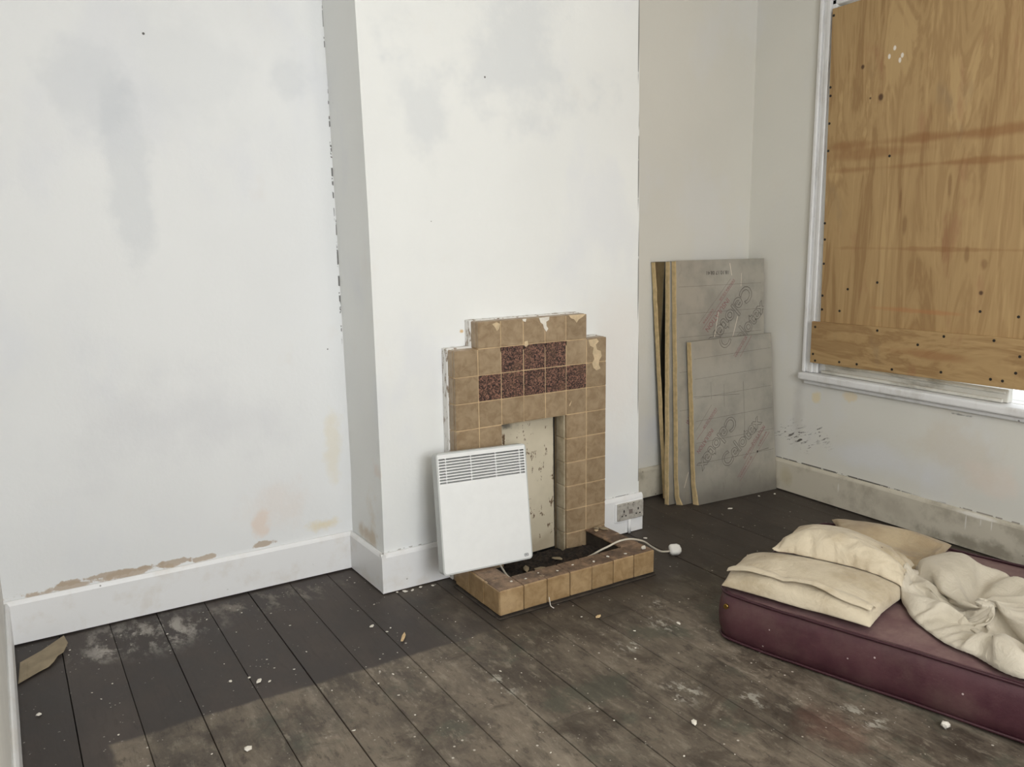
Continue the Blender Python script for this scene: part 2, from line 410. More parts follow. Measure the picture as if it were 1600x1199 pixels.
n = NT('maroon_vinyl', .5)
f = n.noise(6, 6, .65, n.obj)
c = n.mix(n.sm(f, .35, .68), lin(68, 36, 44), lin(82, 49, 54))
nz = n.t.nodes.new('ShaderNodeNewGeometry').outputs['Normal']
c = n.mix(n.math('MULTIPLY', n.sm(n.noise(5, 5, .65, n.scale((1, 1, 1), n.obj, (3, 2, 1))), .45, .7), .4), c, lin(104, 84, 76))
sp = n.math('MULTIPLY', n.sm(n.voro(24, n.obj), .05, .09, 1, 0), n.sm(n.noise(6, 3, .6, n.obj), .52, .57))
c = n.mix(n.math('MULTIPLY', sp, .8), c, lin(206, 190, 186))
n.bump(n.math('ADD', n.noise(90, 4, .6, n.obj), n.math('MULTIPLY', f, 2.0)), .18, .004)
M_MATT = n.done(c, n.sm(f, .3, .7, .42, .6))
n = NT('dusty_maroon_top', .7)
f = n.noise(7, 6, .68, n.obj)
c = n.mix(n.sm(f, .35, .68), lin(106, 78, 80), lin(128, 104, 100))
sp = n.math('MULTIPLY', n.sm(n.voro(20, n.obj), .04, .08, 1, 0), n.sm(n.noise(5, 3, .6, n.obj), .5, .55))
c = n.mix(n.math('MULTIPLY', sp, .8), c, lin(214, 204, 200))
M_MATT_TOP = n.done(c)
M_PIPE = plain('maroon_piping', lin(58, 28, 36), .45, .1, 20)

def cloth(name, base, stain, amt, spots=False):
    n = NT(name, .9)
    c = n.mix(n.math('MULTIPLY', n.sm(n.noise(5, 5, .62, n.obj), .4, .72), amt), base, stain)
    c = n.mix(n.math('MULTIPLY', n.sm(n.noise(17, 5, .6, n.obj), .58, .75), .2), c, stain)
    if spots:
        sp = n.math('MULTIPLY', n.sm(n.voro(15, n.obj), .04, .07, 1, 0), n.sm(n.noise(5, 3, .6, n.obj), .53, .57))
        c = n.mix(n.math('MULTIPLY', sp, .8), c, lin(96, 74, 54))
    n.bump(n.math('ADD', n.noise(17, 5, .6, n.obj, 1.6), n.math('MULTIPLY', n.noise(400, 2, .5, n.obj), .05)), .42, .016)
    n.b.inputs['Sheen Weight'].default_value = .15
    return n.done(c)

M_PILLOW = cloth('stained_cream_cotton', lin(206, 193, 169), lin(164, 146, 116), .85, True)
M_PILLOW_B = cloth('brown_stained_cotton', lin(180, 162, 132), lin(152, 131, 102), .8, True)
M_DUVET = cloth('off_white_cotton', lin(202, 193, 176), lin(176, 166, 146), .6)
M_CARD = plain('brown_card', lin(150, 136, 112), .85, .16, 14)
M_WOODCHIP = plain('pale_wood_splinter', lin(214, 186, 142), .8, .12, 40)
M_GLASS = NT('window_glass', .02)
M_GLASS.b.inputs['Transmission Weight'].default_value = 1.0
M_GLASS.b.inputs['IOR'].default_value = 1.45
M_GLASS = M_GLASS.done(lin(240, 246, 246))


# ------------------------------------------------------------------ mesh helpers (all shapes given in world coordinates)
class MB:
    def __init__(s):
        s.v, s.f, s.mi, s.sm = [], [], [], []

    def hexa(s, p, mi=0):
        """8 points: bottom ring 0-3, top ring 4-7"""
        o = len(s.v)
        s.v += [tuple(q) for q in p]
        for f in ((0, 3, 2, 1), (4, 5, 6, 7), (0, 1, 5, 4), (1, 2, 6, 5), (2, 3, 7, 6), (3, 0, 4, 7)):
            s.f.append(tuple(o + i for i in f)); s.mi.append(mi); s.sm.append(False)
        return s

    def box(s, x0, x1, y0, y1, z0, z1, mi=0):
        return s.hexa([(x0, y0, z0), (x1, y0, z0), (x1, y1, z0), (x0, y1, z0), (x0, y0, z1), (x1, y0, z1), (x1, y1, z1), (x0, y1, z1)], mi)

    def tube(s, pts, rad, seg=8, mi=0, caps=True):
        pts = [Vector(p) for p in pts]
        rads = rad if isinstance(rad, (list, tuple)) else [rad] * len(pts)
        o = len(s.v)
        up = Vector((0, 0, 1))
        for i, p in enumerate(pts):
            t = (pts[min(i + 1, len(pts) - 1)] - pts[max(i - 1, 0)]).normalized()
            a = t.cross(up)
            if a.length < 1e-3:
                a = t.cross(Vector((0, 1, 0)))
            a.normalize(); b = a.cross(t).normalized()
            for k in range(seg):
                q = p + (a * math.cos(2 * math.pi * k / seg) + b * math.sin(2 * math.pi * k / seg)) * rads[i]
                s.v.append(tuple(q))
        for i in range(len(pts) - 1):
            for k in range(seg):
                s.f.append((o + i * seg + k, o + i * seg + (k + 1) % seg, o + (i + 1) * seg + (k + 1) % seg, o + (i + 1) * seg + k)); s.mi.append(mi); s.sm.append(True)
        if caps:
            s.f.append(tuple(o + k for k in range(seg))[::-1]); s.mi.append(mi); s.sm.append(False)
            s.f.append(tuple(o + (len(pts) - 1) * seg + k for k in range(seg))); s.mi.append(mi); s.sm.append(False)
        return s

    def grid(s, fn, nu, nv, mi=0, wrap=False, flip=False):
        o = len(s.v)
        for j in range(nv + 1):
            for i in range(nu + 1):
                s.v.append(tuple(fn(i / nu, j / nv)))
        for j in range(nv):
            for i in range(nu):
                a = o + j * (nu + 1) + i
                q = (a, a + 1, a + nu + 2, a + nu + 1)
                s.f.append(q[::-1] if flip else q); s.mi.append(mi); s.sm.append(True)
        return s

    def prism(s, poly, ext, mi=0):
        """closed planar polygon (3-D points) pushed along the vector ext"""
        o = len(s.v); k = len(poly); e = Vector(ext)
        s.v += [tuple(Vector(p)) for p in poly] + [tuple(Vector(p) + e) for p in poly]
        s.f.append(tuple(range(o, o + k))[::-1]); s.f.append(tuple(range(o + k, o + 2 * k)))
        s.mi += [mi, mi]; s.sm += [False, False]
        for i in range(k):
            j = (i + 1) % k
            s.f.append((o + i, o + j, o + k + j, o + k + i)); s.mi.append(mi); s.sm.append(False)
        return s


def origin(o):
    v = Vector((0, 0, 0))
    while o is not None:
        v += o.location
        o = o.parent
    return v


def part(name, mb, mats, parent=None, bevel=0.0, seg=1, weld=0.0, fix=True, at=None):
    """one mesh object from world-space shapes; a child keeps its thing's origin"""
    base = origin(parent) if parent is not None else Vector((0, 0, 0))
    off = Vector(at) if at is not None else base
    me = bpy.data.meshes.new(name)
    me.from_pydata([tuple(Vector(p) - off) for p in mb.v], [], mb.f)
    if not isinstance(mats, (list, tuple)):
        mats = [mats]
    for m in mats:
        me.materials.append(m)
    me.polygons.foreach_set('material_index', mb.mi)
    me.polygons.foreach_set('use_smooth', mb.sm)
    if bevel or weld or fix:
        bm = bmesh.new(); bm.from_mesh(me)
        if weld:
            bmesh.ops.remove_doubles(bm, verts=bm.verts, dist=weld)
        if fix:
            bmesh.ops.recalc_face_normals(bm, faces=bm.faces)
        if bevel:
            es = [e for e in bm.edges if len(e.link_faces) == 2 and e.calc_face_angle(0) > 0.6]
            bmesh.ops.bevel(bm, geom=es, offset=bevel, segments=seg, profile=.5, affect='EDGES', clamp_overlap=True)
            if seg > 1:
                for f in bm.faces:
                    f.smooth = f.calc_area() < 1e-3 and f.smooth
        bm.to_mesh(me); bm.free()
    me.update()
    o = bpy.data.objects.new(name, me)
    COL.objects.link(o)
    if parent is not None:
        o.parent = parent
    o.location = off - base
    return o


def share(src, name, parent, at, rot=None):
    o = bpy.data.objects.new(name, src.data)
    COL.objects.link(o)
    o.parent = parent
    o.location = Vector(at) - origin(parent)
    if rot:
        o.rotation_euler = rot
    return o


def thing(name, loc, label, cat, group=None):
    o = bpy.data.objects.new(name, None)
    COL.objects.link(o)
    o.empty_display_size = .05
    o.location = loc
    return tag(o, label, cat, group)


def tag(o, label, cat, group=None):
    o['label'] = label
    o['category'] = cat
    if group:
        o['group'] = group
    return o


def structure(o):
    o['kind'] = 'structure'
    return o


def fbm(p, s, seed=0.0):
    return mnoise.fractal(Vector((p[0] * s + seed, p[1] * s + seed * 1.7, p[2] * s - seed)), 1.0, 2.0, 4)


# ------------------------------------------------------------------ room shell
XL, XR, YF, ZC, YB, YR, YC = -1.597, 2.105, -4.4, 2.85, .42, .45, .10
structure(part('wall_back', MB().box(XL - .2, -.2, YB, YB + .2, 0, ZC), M_WALL_LEFT))
structure(part('wall_alcove', MB().box(.9, XR + .25, YR, YR + .2, 0, ZC), M_WALL_ALC))
# chimney breast: its arrises are a little out of plumb
zz = [0, .18, .42, .95, 1.5, 2.0, ZC]
xl = [-.287, -.287, -.286, -.289, -.293, -.303, -.323]
xb = [-.300, -.299, -.292, -.298, -.303, -.309, -.326]
xr = [1.040, 1.037, 1.030, 1.022, 1.014, 1.005, .994]
m = MB()
for i in range(len(zz) - 1):
    m.hexa([(xl[i], YC, zz[i]), (xr[i], YC, zz[i]), (xr[i] + .02, YR + .05, zz[i]), (xb[i], YR + .05, zz[i]),
            (xl[i + 1], YC, zz[i + 1]), (xr[i + 1], YC, zz[i + 1]), (xr[i + 1] + .02, YR + .05, zz[i + 1]), (xb[i + 1], YR + .05, zz[i + 1])])
m.f = [f for k, f in enumerate(m.f) if k % 6 not in (0, 1)]
m.mi = m.mi[:len(m.f)]; m.sm = m.sm[:len(m.f)]
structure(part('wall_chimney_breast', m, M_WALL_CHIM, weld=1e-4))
# right wall with the window opening
WY0, WY1, WZ0, WZ1 = -1.42, -.045, .66, 2.49
m = MB()
m.box(XR, XR + .25, WY1, YR, 0, ZC).box(XR, XR + .25, YF, WY0, 0, ZC)
m.box(XR, XR + .25, WY0, WY1, 0, WZ0).box(XR, XR + .25, WY0, WY1, WZ1, ZC)
structure(part('wall_right', m, M_WALL_RIGHT))
structure(part('wall_left', MB().box(XL - .2, XL, YF, YB, 0, ZC), M_PLASTER))
structure(part('wall_front', MB().box(XL - .2, XR + .25, YF - .2, YF, 0, ZC), M_PLASTER))
structure(part('ceiling', MB().box(XL - .2, XR + .25, YF - .2, YR + .2, ZC, ZC + .1), M_PLASTER))

# floor: dark underfloor with every board laid on it
floor = structure(part('floor', MB().box(XL - .1, XR + .1, YF - .1, YR + .1, -.06, -.026), M_SUB))
edges = [-1.61, -1.44, -1.272, -1.107, -.93, -.758, -.589, -.425, -.25, -.072, .103, .29, .445, .61, .78, .95, 1.12, 1.29, 1.46, 1.63, 1.80, 1.97, 2.12]
rb = random.Random(3)
for i in range(len(edges) - 1):
    a, b = edges[i] + .0006 + rb.random() * .0014, edges[i + 1] - .0006 - rb.random() * .0014
    joints = [YF]
    if i % 3 == 1:
        joints.append(-1.75 - rb.random() * .8)
    if i in (8, 11):
        joints.append(-.56 if i == 11 else -1.02)
    joints = sorted(joints) + [YR + .02]
    for y0, y1 in zip(joints[:-1], joints[1:]):
        dz = rb.uniform(-.002, 0.0); tl = rb.uniform(-.0012, .0012)
        m = MB().hexa([(a, y0 + .001, -.026), (b, y0 + .001, -.026), (b, y1 - .001, -.026), (a, y1 - .001, -.026),
                       (a, y0 + .001, dz - abs(tl)), (b, y0 + .001, dz + min(0, tl)), (b, y1 - .001, dz + min(0, tl)), (a, y1 - .001, dz - abs(tl))])
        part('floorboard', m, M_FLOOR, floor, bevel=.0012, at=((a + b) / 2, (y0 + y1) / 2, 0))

# baseboards
def skirt(name, p0, p1, nrm, h, t, mat, z0=.006, split=None):
    p0, p1, nv = Vector(p0), Vector(p1), Vector(nrm)
    prof = [(0, z0), (0, h), (.004, h + .004), (t * .55, h + .004), (t - .003, h - .004), (t, h - .012), (t, z0)]
    m = MB()
    k = len(prof)
    for p in (p0, p1):
        for d, z in prof:
            q = p + nv * d
            m.v.append((q.x, q.y, z))
    for i in range(k):
        j = (i + 1) % k
        m.f.append((i, j, k + j, k + i)); m.mi.append(0); m.sm.append(False)
    m.f.append(tuple(range(k))); m.f.append(tuple(range(k, 2 * k))); m.mi += [0, 0]; m.sm += [False, False]
    return structure(part(name, m, mat))

skirt('baseboard_back', (XL, YB, 0), (-.305, YB, 0), (0, -1, 0), .164, .016, M_SKIRT_W)
skirt('baseboard_chimney_side', (-.288, .078, 0), (-.298, YB, 0), (-1, 0, 0), .164, .018, M_SKIRT_W)
skirt('baseboard_chimney_left', (-.306, YC, 0), (-.004, YC, 0), (0, -1, 0), .164, .02, M_SKIRT_W, .004)
skirt('baseboard_chimney_right', (.772, YC, 0), (1.046, YC, 0), (0, -1, 0), .182, .02, M_SKIRT_W, .004)
skirt('baseboard_alcove', (1.03, YR, 0), (XR, YR, 0), (0, -1, 0), .166, .018, M_SKIRT_D)
skirt('baseboard_right', (XR, YF, 0), (XR, YR, 0), (-1, 0, 0), .172, .02, M_SKIRT_R)
skirt('baseboard_left', (XL, YF, 0), (XL, YB - .016, 0), (1, 0, 0), .162, .016, M_SKIRT_W)

# ------------------------------------------------------------------ window: casing, stool, sash, boarded over
win = structure(part('window_1', MB().box(XR + .05, XR + .13, WY1 - .045, WY1, WZ0, WZ1).box(XR + .05, XR + .13, WY0, WY0 + .045, WZ0, WZ1).box(XR + .05, XR + .13, WY0 + .045, WY1 - .045, WZ1 - .05, WZ1), M_FRAME))
def casing(name, lo, hi, mat=M_FRAME):
    return part(name, MB().box(*lo, *hi), mat, win, bevel=.004)
for y0, y1 in ((-.062, .021), (WY0 - .066, WY0 + .017)):
    s = 1 if y0 > -1 else -1
    m = MB()
    out, inn = (y1, y0) if s > 0 else (y0, y1)
    for a, b, x in ((0, .018, .034), (.018, .04, .022), (.04, .06, .028), (.06, .083, .016)):
        ya, yb = sorted((out - s * a, out - s * b))
        m.box(XR - x, XR, ya, yb, .684, 2.57 if a == 0 else 2.56)
    part('architrave', m, M_FRAME, win, bevel=.003)
m = MB()
for a, b, x in ((0, .018, .034), (.018, .04, .022), (.04, .06, .028), (.06, .083, .016)):
    m.box(XR - x, XR, WY0 - .05, .005, 2.57 - b, 2.57 - a)
part('head_architrave', m, M_FRAME, win, bevel=.003)
part('window_board', MB().box(2.048, XR + .05, WY0 - .08, .03, .644, .682), M_FRAME, win, bevel=.01, seg=3)
part('apron_moulding', MB().box(2.078, XR, WY0 - .06, .012, .620, .644), M_FRAME, win, bevel=.007, seg=2)
part('outer_sill', MB().hexa([(XR + .05, WY0, .60), (XR + .34, WY0, .60), (XR + .34, WY1, .60), (XR + .05, WY1, .60), (XR + .05, WY0, .682), (XR + .34, WY0, .65), (XR + .34, WY1, .65), (XR + .05, WY1, .682)]), M_FRAME_D, win)
# bottom sash: rail rotted short at its far end
m = MB().box(XR + .012, XR + .05, -1.02, -.09, .684, .742).box(XR - .004, XR + .012, -1.005, -.075, .684, .700).box(XR + .004, XR + .012, -1.01, -.09, .722, .735)
part('sash_rail', m, M_FRAME_D, win, bevel=.003)
part('sash_stile', MB().box(XR + .012, XR + .05, -.092, -.05, .684, 2.44), M_FRAME, win, bevel=.003)
part('sash_stile', MB().box(XR + .012, XR + .05, WY0, WY0 + .05, .684, 2.44), M_FRAME, win, bevel=.003)
part('meeting_rail', MB().box(XR + .012, XR + .05, WY0 + .05, -.092, 1.55, 1.60), M_FRAME, win, bevel=.003)
part('window_pane', MB().box(XR + .028, XR + .032, WY0 + .05, -.092, .77, 1.55), M_GLASS, win)
part('window_pane', MB().box(XR + .028, XR + .032, WY0 + .05, -.092, 1.60, 2.44), M_GLASS, win)

def screws(root, pts, x):
    src = None
    for y, z in pts:
        if src is None:
            src = part('screw', MB().tube([(x + .006, y, z), (x - .0012, y, z)], [.0055, .0065], 8), M_SCREW, root, at=(x, y, z), fix=True)
        else:
            share(src, 'screw', root, (x, y, z))

sheet = thing('plywood_sheet', (2.072, -.75, .93), 'large weathered plywood sheet screwed over the window, above the narrower strip', 'plywood sheet')
part('panel', MB().hexa([(2.061, -1.5, .90), (2.061, -.089, .90), (2.071, -.089, .90), (2.071, -1.5, .90), (2.061, -1.5, 2.52), (2.061, -.062, 2.462), (2.071, -.062, 2.462), (2.071, -1.5, 2.52)]), M_PLY, sheet, bevel=.0012)
screws(sheet, [(-.072, 2.43), (-.075, 2.1), (-.078, 2.06), (-.08, 1.93), (-.082, 1.80), (-.085, 1.45), (-.09, 1.37), (-.092, 1.25), (-.094, 1.09), (-.096, 1.02), (-.24, 1.13), (-.4, 1.17), (-.9, 1.07), (-1.06, 1.06), (-.42, 1.75), (-.2, 1.02)], 2.061)
strip = thing('plywood_strip', (2.05, -.75, .75), 'long plywood offcut strip screwed across the bottom of the boarded window', 'plywood strip')
part('panel', MB().hexa([(2.042, -1.5, .769), (2.042, -.053, .744), (2.0605, -.053, .744), (2.0605, -1.5, .769), (2.042, -1.5, .978), (2.042, -.052, .957), (2.0605, -.052, .957), (2.0605, -1.5, .978)]), M_PLY_H, strip, bevel=.0012)
screws(strip, [(-.075, .93), (-.07, .79), (-.085, .757), (-.23, .768), (-.33, .77), (-.52, .77), (-.43, .945), (-.76, .95), (-.98, .955), (-.98, .79), (-.76, .79), (-.64, .90), (-1.03, .79), (-1.08, .83), (-1.09, .90)], 2.042)

# ------------------------------------------------------------------ tiled fireplace
T, ZT = .108, 1.08
fp = thing('tiled_fireplace', (.378, .05, 0), 'stepped buff tiled fireplace surround with purple speckled tiles, on chimney breast', 'fireplace')
m = MB()
m.box(T + .003, 6 * T - .003, .0022, .099, ZT - T - .02, ZT - .003)
m.box(.003, 7 * T - .003, .0022, .099, ZT - 4 * T, ZT - T - .003)
m.box(.003, 2 * T - .003, .0022, .099, 0, ZT - 4 * T).box(5 * T + .003, 7 * T - .003, .0022, .099, 0, ZT - 4 * T)
part('grout_core', m, M_GROUT, fp, fix=True)
m = MB()
m.box(T - .004, 6 * T, .056, .0995, ZT - T, ZT + .002)
m.box(-.004, 1.5 * T, .056, .0995, 0, ZT - T + .004).box(5.5 * T, 7 * T + .002, .056, .0995, 0, ZT - T + .002)
part('white_render_edge', m, M_RENDER, fp, bevel=.003)

def tile_src(name, sx, sy, sz, mat, root, at, bev=.0028):
    return part(name, MB().box(at[0] - sx / 2, at[0] + sx / 2, at[1] - sy / 2, at[1] + sy / 2, at[2] - sz / 2, at[2] + sz / 2), mat, root, bevel=bev, at=at)

src = {}
def put_tile(key, size, mat, root, at):
    j = lambda a: rng.uniform(-a, a)
    rot = (j(.006), j(.004), j(.006))
    if key not in src:
        src[key] = tile_src('tile', *size, mat, root, at)
    else:
        share(src[key], 'tile', root, (at[0] + j(.0004), at[1] + j(.0006), at[2] + j(.0004)), rot)

G = .0022
for r in range(10):
    for cidx in range(7):
        if r == 0 and cidx in (0, 6):
            continue
        if r >= 4 and 2 <= cidx <= 4:
            continue
        purple = (r == 1 and 2 <= cidx <= 4) or (r == 2 and 1 <= cidx <= 5)
        put_tile('p' if purple else 'f', (T - G, .014, T - G), M_TILE_P if purple else M_TILE, fp, (cidx * T + T / 2, .007, ZT - r * T - T / 2))
for r in range(10):           # cheeks of the surround, set behind the face tiles
    x = T if r == 0 else 0
    put_tile('s', (.010, .040, T - G), M_TILE, fp, (x + .0052, .0355, ZT - r * T - T / 2))
    x = 6 * T if r == 0 else 7 * T
    put_tile('s', (.010, .040, T - G), M_TILE, fp, (x - .0052, .0355, ZT - r * T - T / 2))
for cidx in range(7):          # top returns
    z = ZT if 1 <= cidx <= 5 else ZT - T
    put_tile('t', (T - G, .040, .010), M_TILE, fp, (cidx * T + T / 2, .0355, z - .0052))
for r in range(4, 10):         # reveals of the opening
    put_tile('v', (.010, .062, T - G), M_REVEAL, fp, (5 * T + .0025, .0465, ZT - r * T - T / 2))
    put_tile('v', (.010, .062, T - G), M_REVEAL, fp, (2 * T - .0025, .0465, ZT - r * T - T / 2))
part('fireback', MB().box(2 * T, 5 * T, .092, .0985, 0, ZT - 4 * T + .01), M_BLACK, fp)

def patch(root, name, mat, plane, pts, th=.0012):
    """thin ragged chip or peel lying on the plane y=const or z=const"""
    if plane[0] == 'y':
        poly = [(a, plane[1] - .0003, b) for a, b in pts]; e = (0, -th, 0)
    else:
        poly = [(a, b, plane[1] + .0003) for a, b in pts]; e = (0, 0, th)
    return part(name, MB().prism(poly, e), mat, root)

px = lambda x, y: None
patch(fp, 'peeled_glaze', M_FLAKE, ('y', -.0002), [(.655, .965), (.70, .968), (.712, .955), (.695, .942), (.702, .92), (.722, .912), (.728, .89), (.715, .872), (.712, .852), (.722, .835), (.70, .828), (.682, .842), (.676, .862), (.688, .88), (.678, .905), (.684, .93), (.664, .94)])
patch(fp, 'peeled_glaze', M_FLAKE, ('y', -.0002), [(.175, 1.068), (.196, 1.074), (.212, 1.066), (.206, 1.046), (.196, 1.038), (.19, 1.05)])
patch(fp, 'peeled_glaze', M_FLAKE_W, ('y', -.0002), [(.40, 1.078), (.452, 1.08), (.45, 1.066), (.436, 1.06), (.437, 1.042), (.446, 1.03), (.436, 1.018), (.424, 1.034), (.42, 1.05), (.408, 1.058)])
patch(fp, 'peeled_glaze', M_FLAKE, ('y', -.0002), [(.552, 1.079), (.64, 1.079), (.625, 1.068), (.603, 1.058), (.592, 1.045), (.58, 1.06), (.562, 1.066)])
patch(fp, 'peeled_glaze', M_FLAKE_W, ('y', -.0002), [(.318, 1.079), (.338, 1.079), (.334, 1.066), (.322, 1.07)])
patch(fp, 'peeled_glaze', M_FLAKE, ('y', -.0002), [(.328, .985), (.343, .987), (.346, .97), (.334, .962), (.326, .97)])
patch(fp, 'peeled_glaze', M_FLAKE, ('y', -.0002), [(.553, .69), (.56, .70), (.566, .708), (.562, .695), (.556, .684)])

# cream board wedged into the opening
fb = thing('fireplace_board', (.37, .062, .03), 'cream painted board with brown flecks blocking the fireplace opening', 'board')
part('panel', MB().hexa([(.214 + .01, .050, .030), (.518, .062, .035), (.518, .070, .035), (.224, .058, .030), (.224, .050, .642), (.517, .068, .644), (.517, .076, .644), (.224, .058, .642)]), M_FIREBOARD, fb, bevel=.002)

# ------------------------------------------------------------------ hearth kerb
HX0, HX1, HY0, HH = -.0235, .7325, -.363, .112
ha = thing('hearth_kerb', (.36, -.2, 0), 'low tan tiled hearth kerb around the soot bed, in front of the fireplace', 'hearth')
m = MB()
m.box(HX0 + .008, HX1 - .008, HY0 + .008, -.266, 0, HH - .009)
m.box(HX0 + .008, .080, -.266, -.004, 0, HH - .009).box(.645, HX1 - .008, -.266, -.004, 0, HH - .009)
part('mortar_core', m, M_MORTAR, ha)
m = MB().box(HX0 - .008, HX1 + .008, HY0 - .009, HY0 + .01, 0, .007).box(HX0 - .010, HX0 + .01, HY0, -.004, 0, .007).box(HX1 - .01, HX1 + .010, HY0, -.004, 0, .007)
part('mortar_bead', m, M_MORTAR, ha, bevel=.003)
HG = .003
zc, zs = (HH - .002 + .012) / 2, HH - .014
for k in range(7):
    put_tile('hf', (T - HG, .010, zs), M_TILE_H, ha, (HX0 + T * k + T / 2, HY0 + .005, zc))
    put_tile('ht', (T - HG, .096, .010), M_TILE_TOP, ha, (HX0 + T * k + T / 2, HY0 + .051, HH - .0055))
for k in range(3):
    y = HY0 + .004 + .058 + .117 * k
    for x in (HX0 + .005, HX1 - .005):
        put_tile('hs', (.010, .117 - HG, zs), M_TILE_H, ha, (x, y, zc))
for k in range(2):
    y = -.263 + .129 * k + .0645
    for x in (HX0 + .0545, HX1 - .0475):
        put_tile('ha', (.097, .129 - HG, .010), M_TILE_TOP, ha, (x, y, HH - .0055))
def heap(u, v):
    x, y = .082 + u * .561, -.264 + v * .33
    yy = min(y, .075)
    if yy > -.01:
        x = max(.222, min(.534, x))
    if yy > .044:
        return (x, yy, .022)
    return (x, yy, .028 + .018 * fbm((x, y, 0), 9, 3) + .02 * max(0, fbm((x, y, 0), 30, 8)) + .012 * max(0, 1 - abs(yy + .1) / .12))
soot = part('soot_bed', MB().grid(heap, 44, 28), M_SOOT)
soot['kind'] = 'stuff'
soot['label'] = 'black soot and rubble filling the hearth recess'

# ------------------------------------------------------------------ convector heater leaning on the fireplace
HB = thing('convector_heater', (.05, -.12, .112), 'white panel heater with louvred top leaning on the fireplace, flex trailing right', 'heater')
BL, BR, TL = Vector((-.149, -.15, .1255)), Vector((.261, -.15, .1085)), Vector((-.132, -.07, .592))
ES = (BR - BL).normalized(); ET = (TL - BL); NN = ES.cross(ET).normalized(); ET = NN.cross(ES).normalized()   # NN points to the room
if NN.y > 0:
    NN = -NN
HW, HHt = .41, .474
def hp(s, t, d=0.0):
    """point on the heater face: s across, t up, d behind the face"""
    return BL + ES * s + ET * t - NN * d
def hbox(m, s0, s1, t0, t1, d0, d1, mi=0):
    return m.hexa([hp(s0, t0, d0), hp(s1, t0, d0), hp(s1, t0, d1), hp(s0, t0, d1), hp(s0, t1, d0), hp(s1, t1, d0), hp(s1, t1, d1), hp(s0, t1, d1)], mi)
def rrect(s0, s1, t0, t1, r, n=5):
    out = []
    for cs, ct, a0 in ((s1 - r, t1 - r, 0), (s0 + r, t1 - r, 90), (s0 + r, t0 + r, 180), (s1 - r, t0 + r, 270)):
        for k in range(n + 1):
            a = R(a0 + 90 * k / n)
            out.append((cs + r * math.cos(a), ct + r * math.sin(a)))
    return out
def rframe(m, outer, inner, d0, d1):
    k = len(outer); o = len(m.v)
    for ring, d in ((outer, d0), (inner, d0), (inner, d1), (outer, d1)):
        m.v += [tuple(hp(s, t, d)) for s, t in ring]
    for q in range(4):
        for i in range(k):
            j = (i + 1) % k; a = o + q * k; b = o + ((q + 1) % 4) * k
            m.f.append((a + i, a + j, b + j, b + i)); m.mi.append(0); m.sm.append(False)
    return m
GT0, GT1 = .349, .452
m = MB()
rframe(m, rrect(0, HW, 0, HHt, .016), rrect(.006, HW - .006, .006, HHt - .006, .011), -.004, .034)
part('casing', m, M_HEAT_G, HB)
poly = [p for p in rrect(.006, HW - .006, .006, GT0, .010)]
m = MB().prism([hp(s, t, -.005) for s, t in [(HW - .006, GT0), (.006, GT0)] + rrect(.006, HW - .006, .006, .2, .010)[12:]], tuple(-NN * .004))
part('front_panel', m, M_HEAT, HB)
m = MB()
hbox(m, .006, HW - .006, GT1, HHt - .006, -.005, -.001)
part('top_rail', m, M_HEAT, HB)
for s0, s1 in ((.006, .0105), (HW - .0105, HW - .006)):
    part('side_rail', hbox(MB(), s0, s1, GT0, GT1, -.005, .0), M_HEAT, HB)
NS = 9
step = (GT1 - GT0) / NS
for k in range(NS):
    t = GT0 + step * k
    m = MB().hexa([hp(.0105, t, -.004), hp(HW - .0105, t, -.004), hp(HW - .0105, t + .004, .012), hp(.0105, t + .004, .012),
                   hp(.0105, t + .0046, -.004), hp(HW - .0105, t + .0046, -.004), hp(HW - .0105, t + .0078, .012), hp(.0105, t + .0078, .012)])
    part('louvre', m, M_HEAT, HB)
for s in (.041, .152, .265, .378):
    part('louvre_rib', hbox(MB(), s - .0012, s + .0012, GT0, GT1, -.0045, .004), M_HEAT, HB)
part('element_housing', hbox(MB(), .012, HW - .012, .02, GT1 + .01, .014, .031), M_HEAT_IN, HB)
part('back_plate', hbox(MB(), .006, HW - .006, .006, HHt - .006, .031, .0345), M_HEAT_G, HB)
part('back_box', hbox(MB(), .05, HW - .05, .06, HHt - .05, .0345, .054), M_HEAT_G, HB)
# small badge
m = MB()
rframe(m, rrect(.370, .389, .014, .026, .004), rrect(.3715, .3875, .0155, .0245, .003), -.0056, -.005)
hbox(m, .3745, .3765, .0175, .0225, -.0056, -.005); hbox(m, .3765, .3825, .021, .0225, -.0056, -.005); hbox(m, .379, .381, .0175, .021, -.0056, -.005); hbox(m, .383, .385, .0175, .0225, -.0056, -.005)
part('badge', m, M_LOGO, HB)
def smooth_path(pts, n=8):
    pts = [Vector(p) for p in pts]; out = []
    for i in range(len(pts) - 1):
        p0, p1, p2, p3 = pts[max(i - 1, 0)], pts[i], pts[i + 1], pts[min(i + 2, len(pts) - 1)]
        for k in range(n):
            t = k / n
            out.append(.5 * ((2 * p1) + (p2 - p0) * t + (2 * p0 - 5 * p1 + 4 * p2 - p3) * t * t + (3 * p1 - p0 - 3 * p2 + p3) * t ** 3))
    return out + [pts[-1]]
cab = smooth_path([(.12, -.085, .14), (.132, -.12, .085), (.129, -.19, .066), (.17, -.236, .064), (.33, -.225, .066), (.48, -.215, .078), (.545, -.243, .112), (.575, -.253, .124), (.623, -.263, .14), (.668, -.285, .147), (.742, -.28, .12), (.815, -.255, .07), (.875, -.243, .033), (.925, -.245, .022)])
part('power_cable', MB().tube(cab, .0042, 8), M_CABLE, HB)
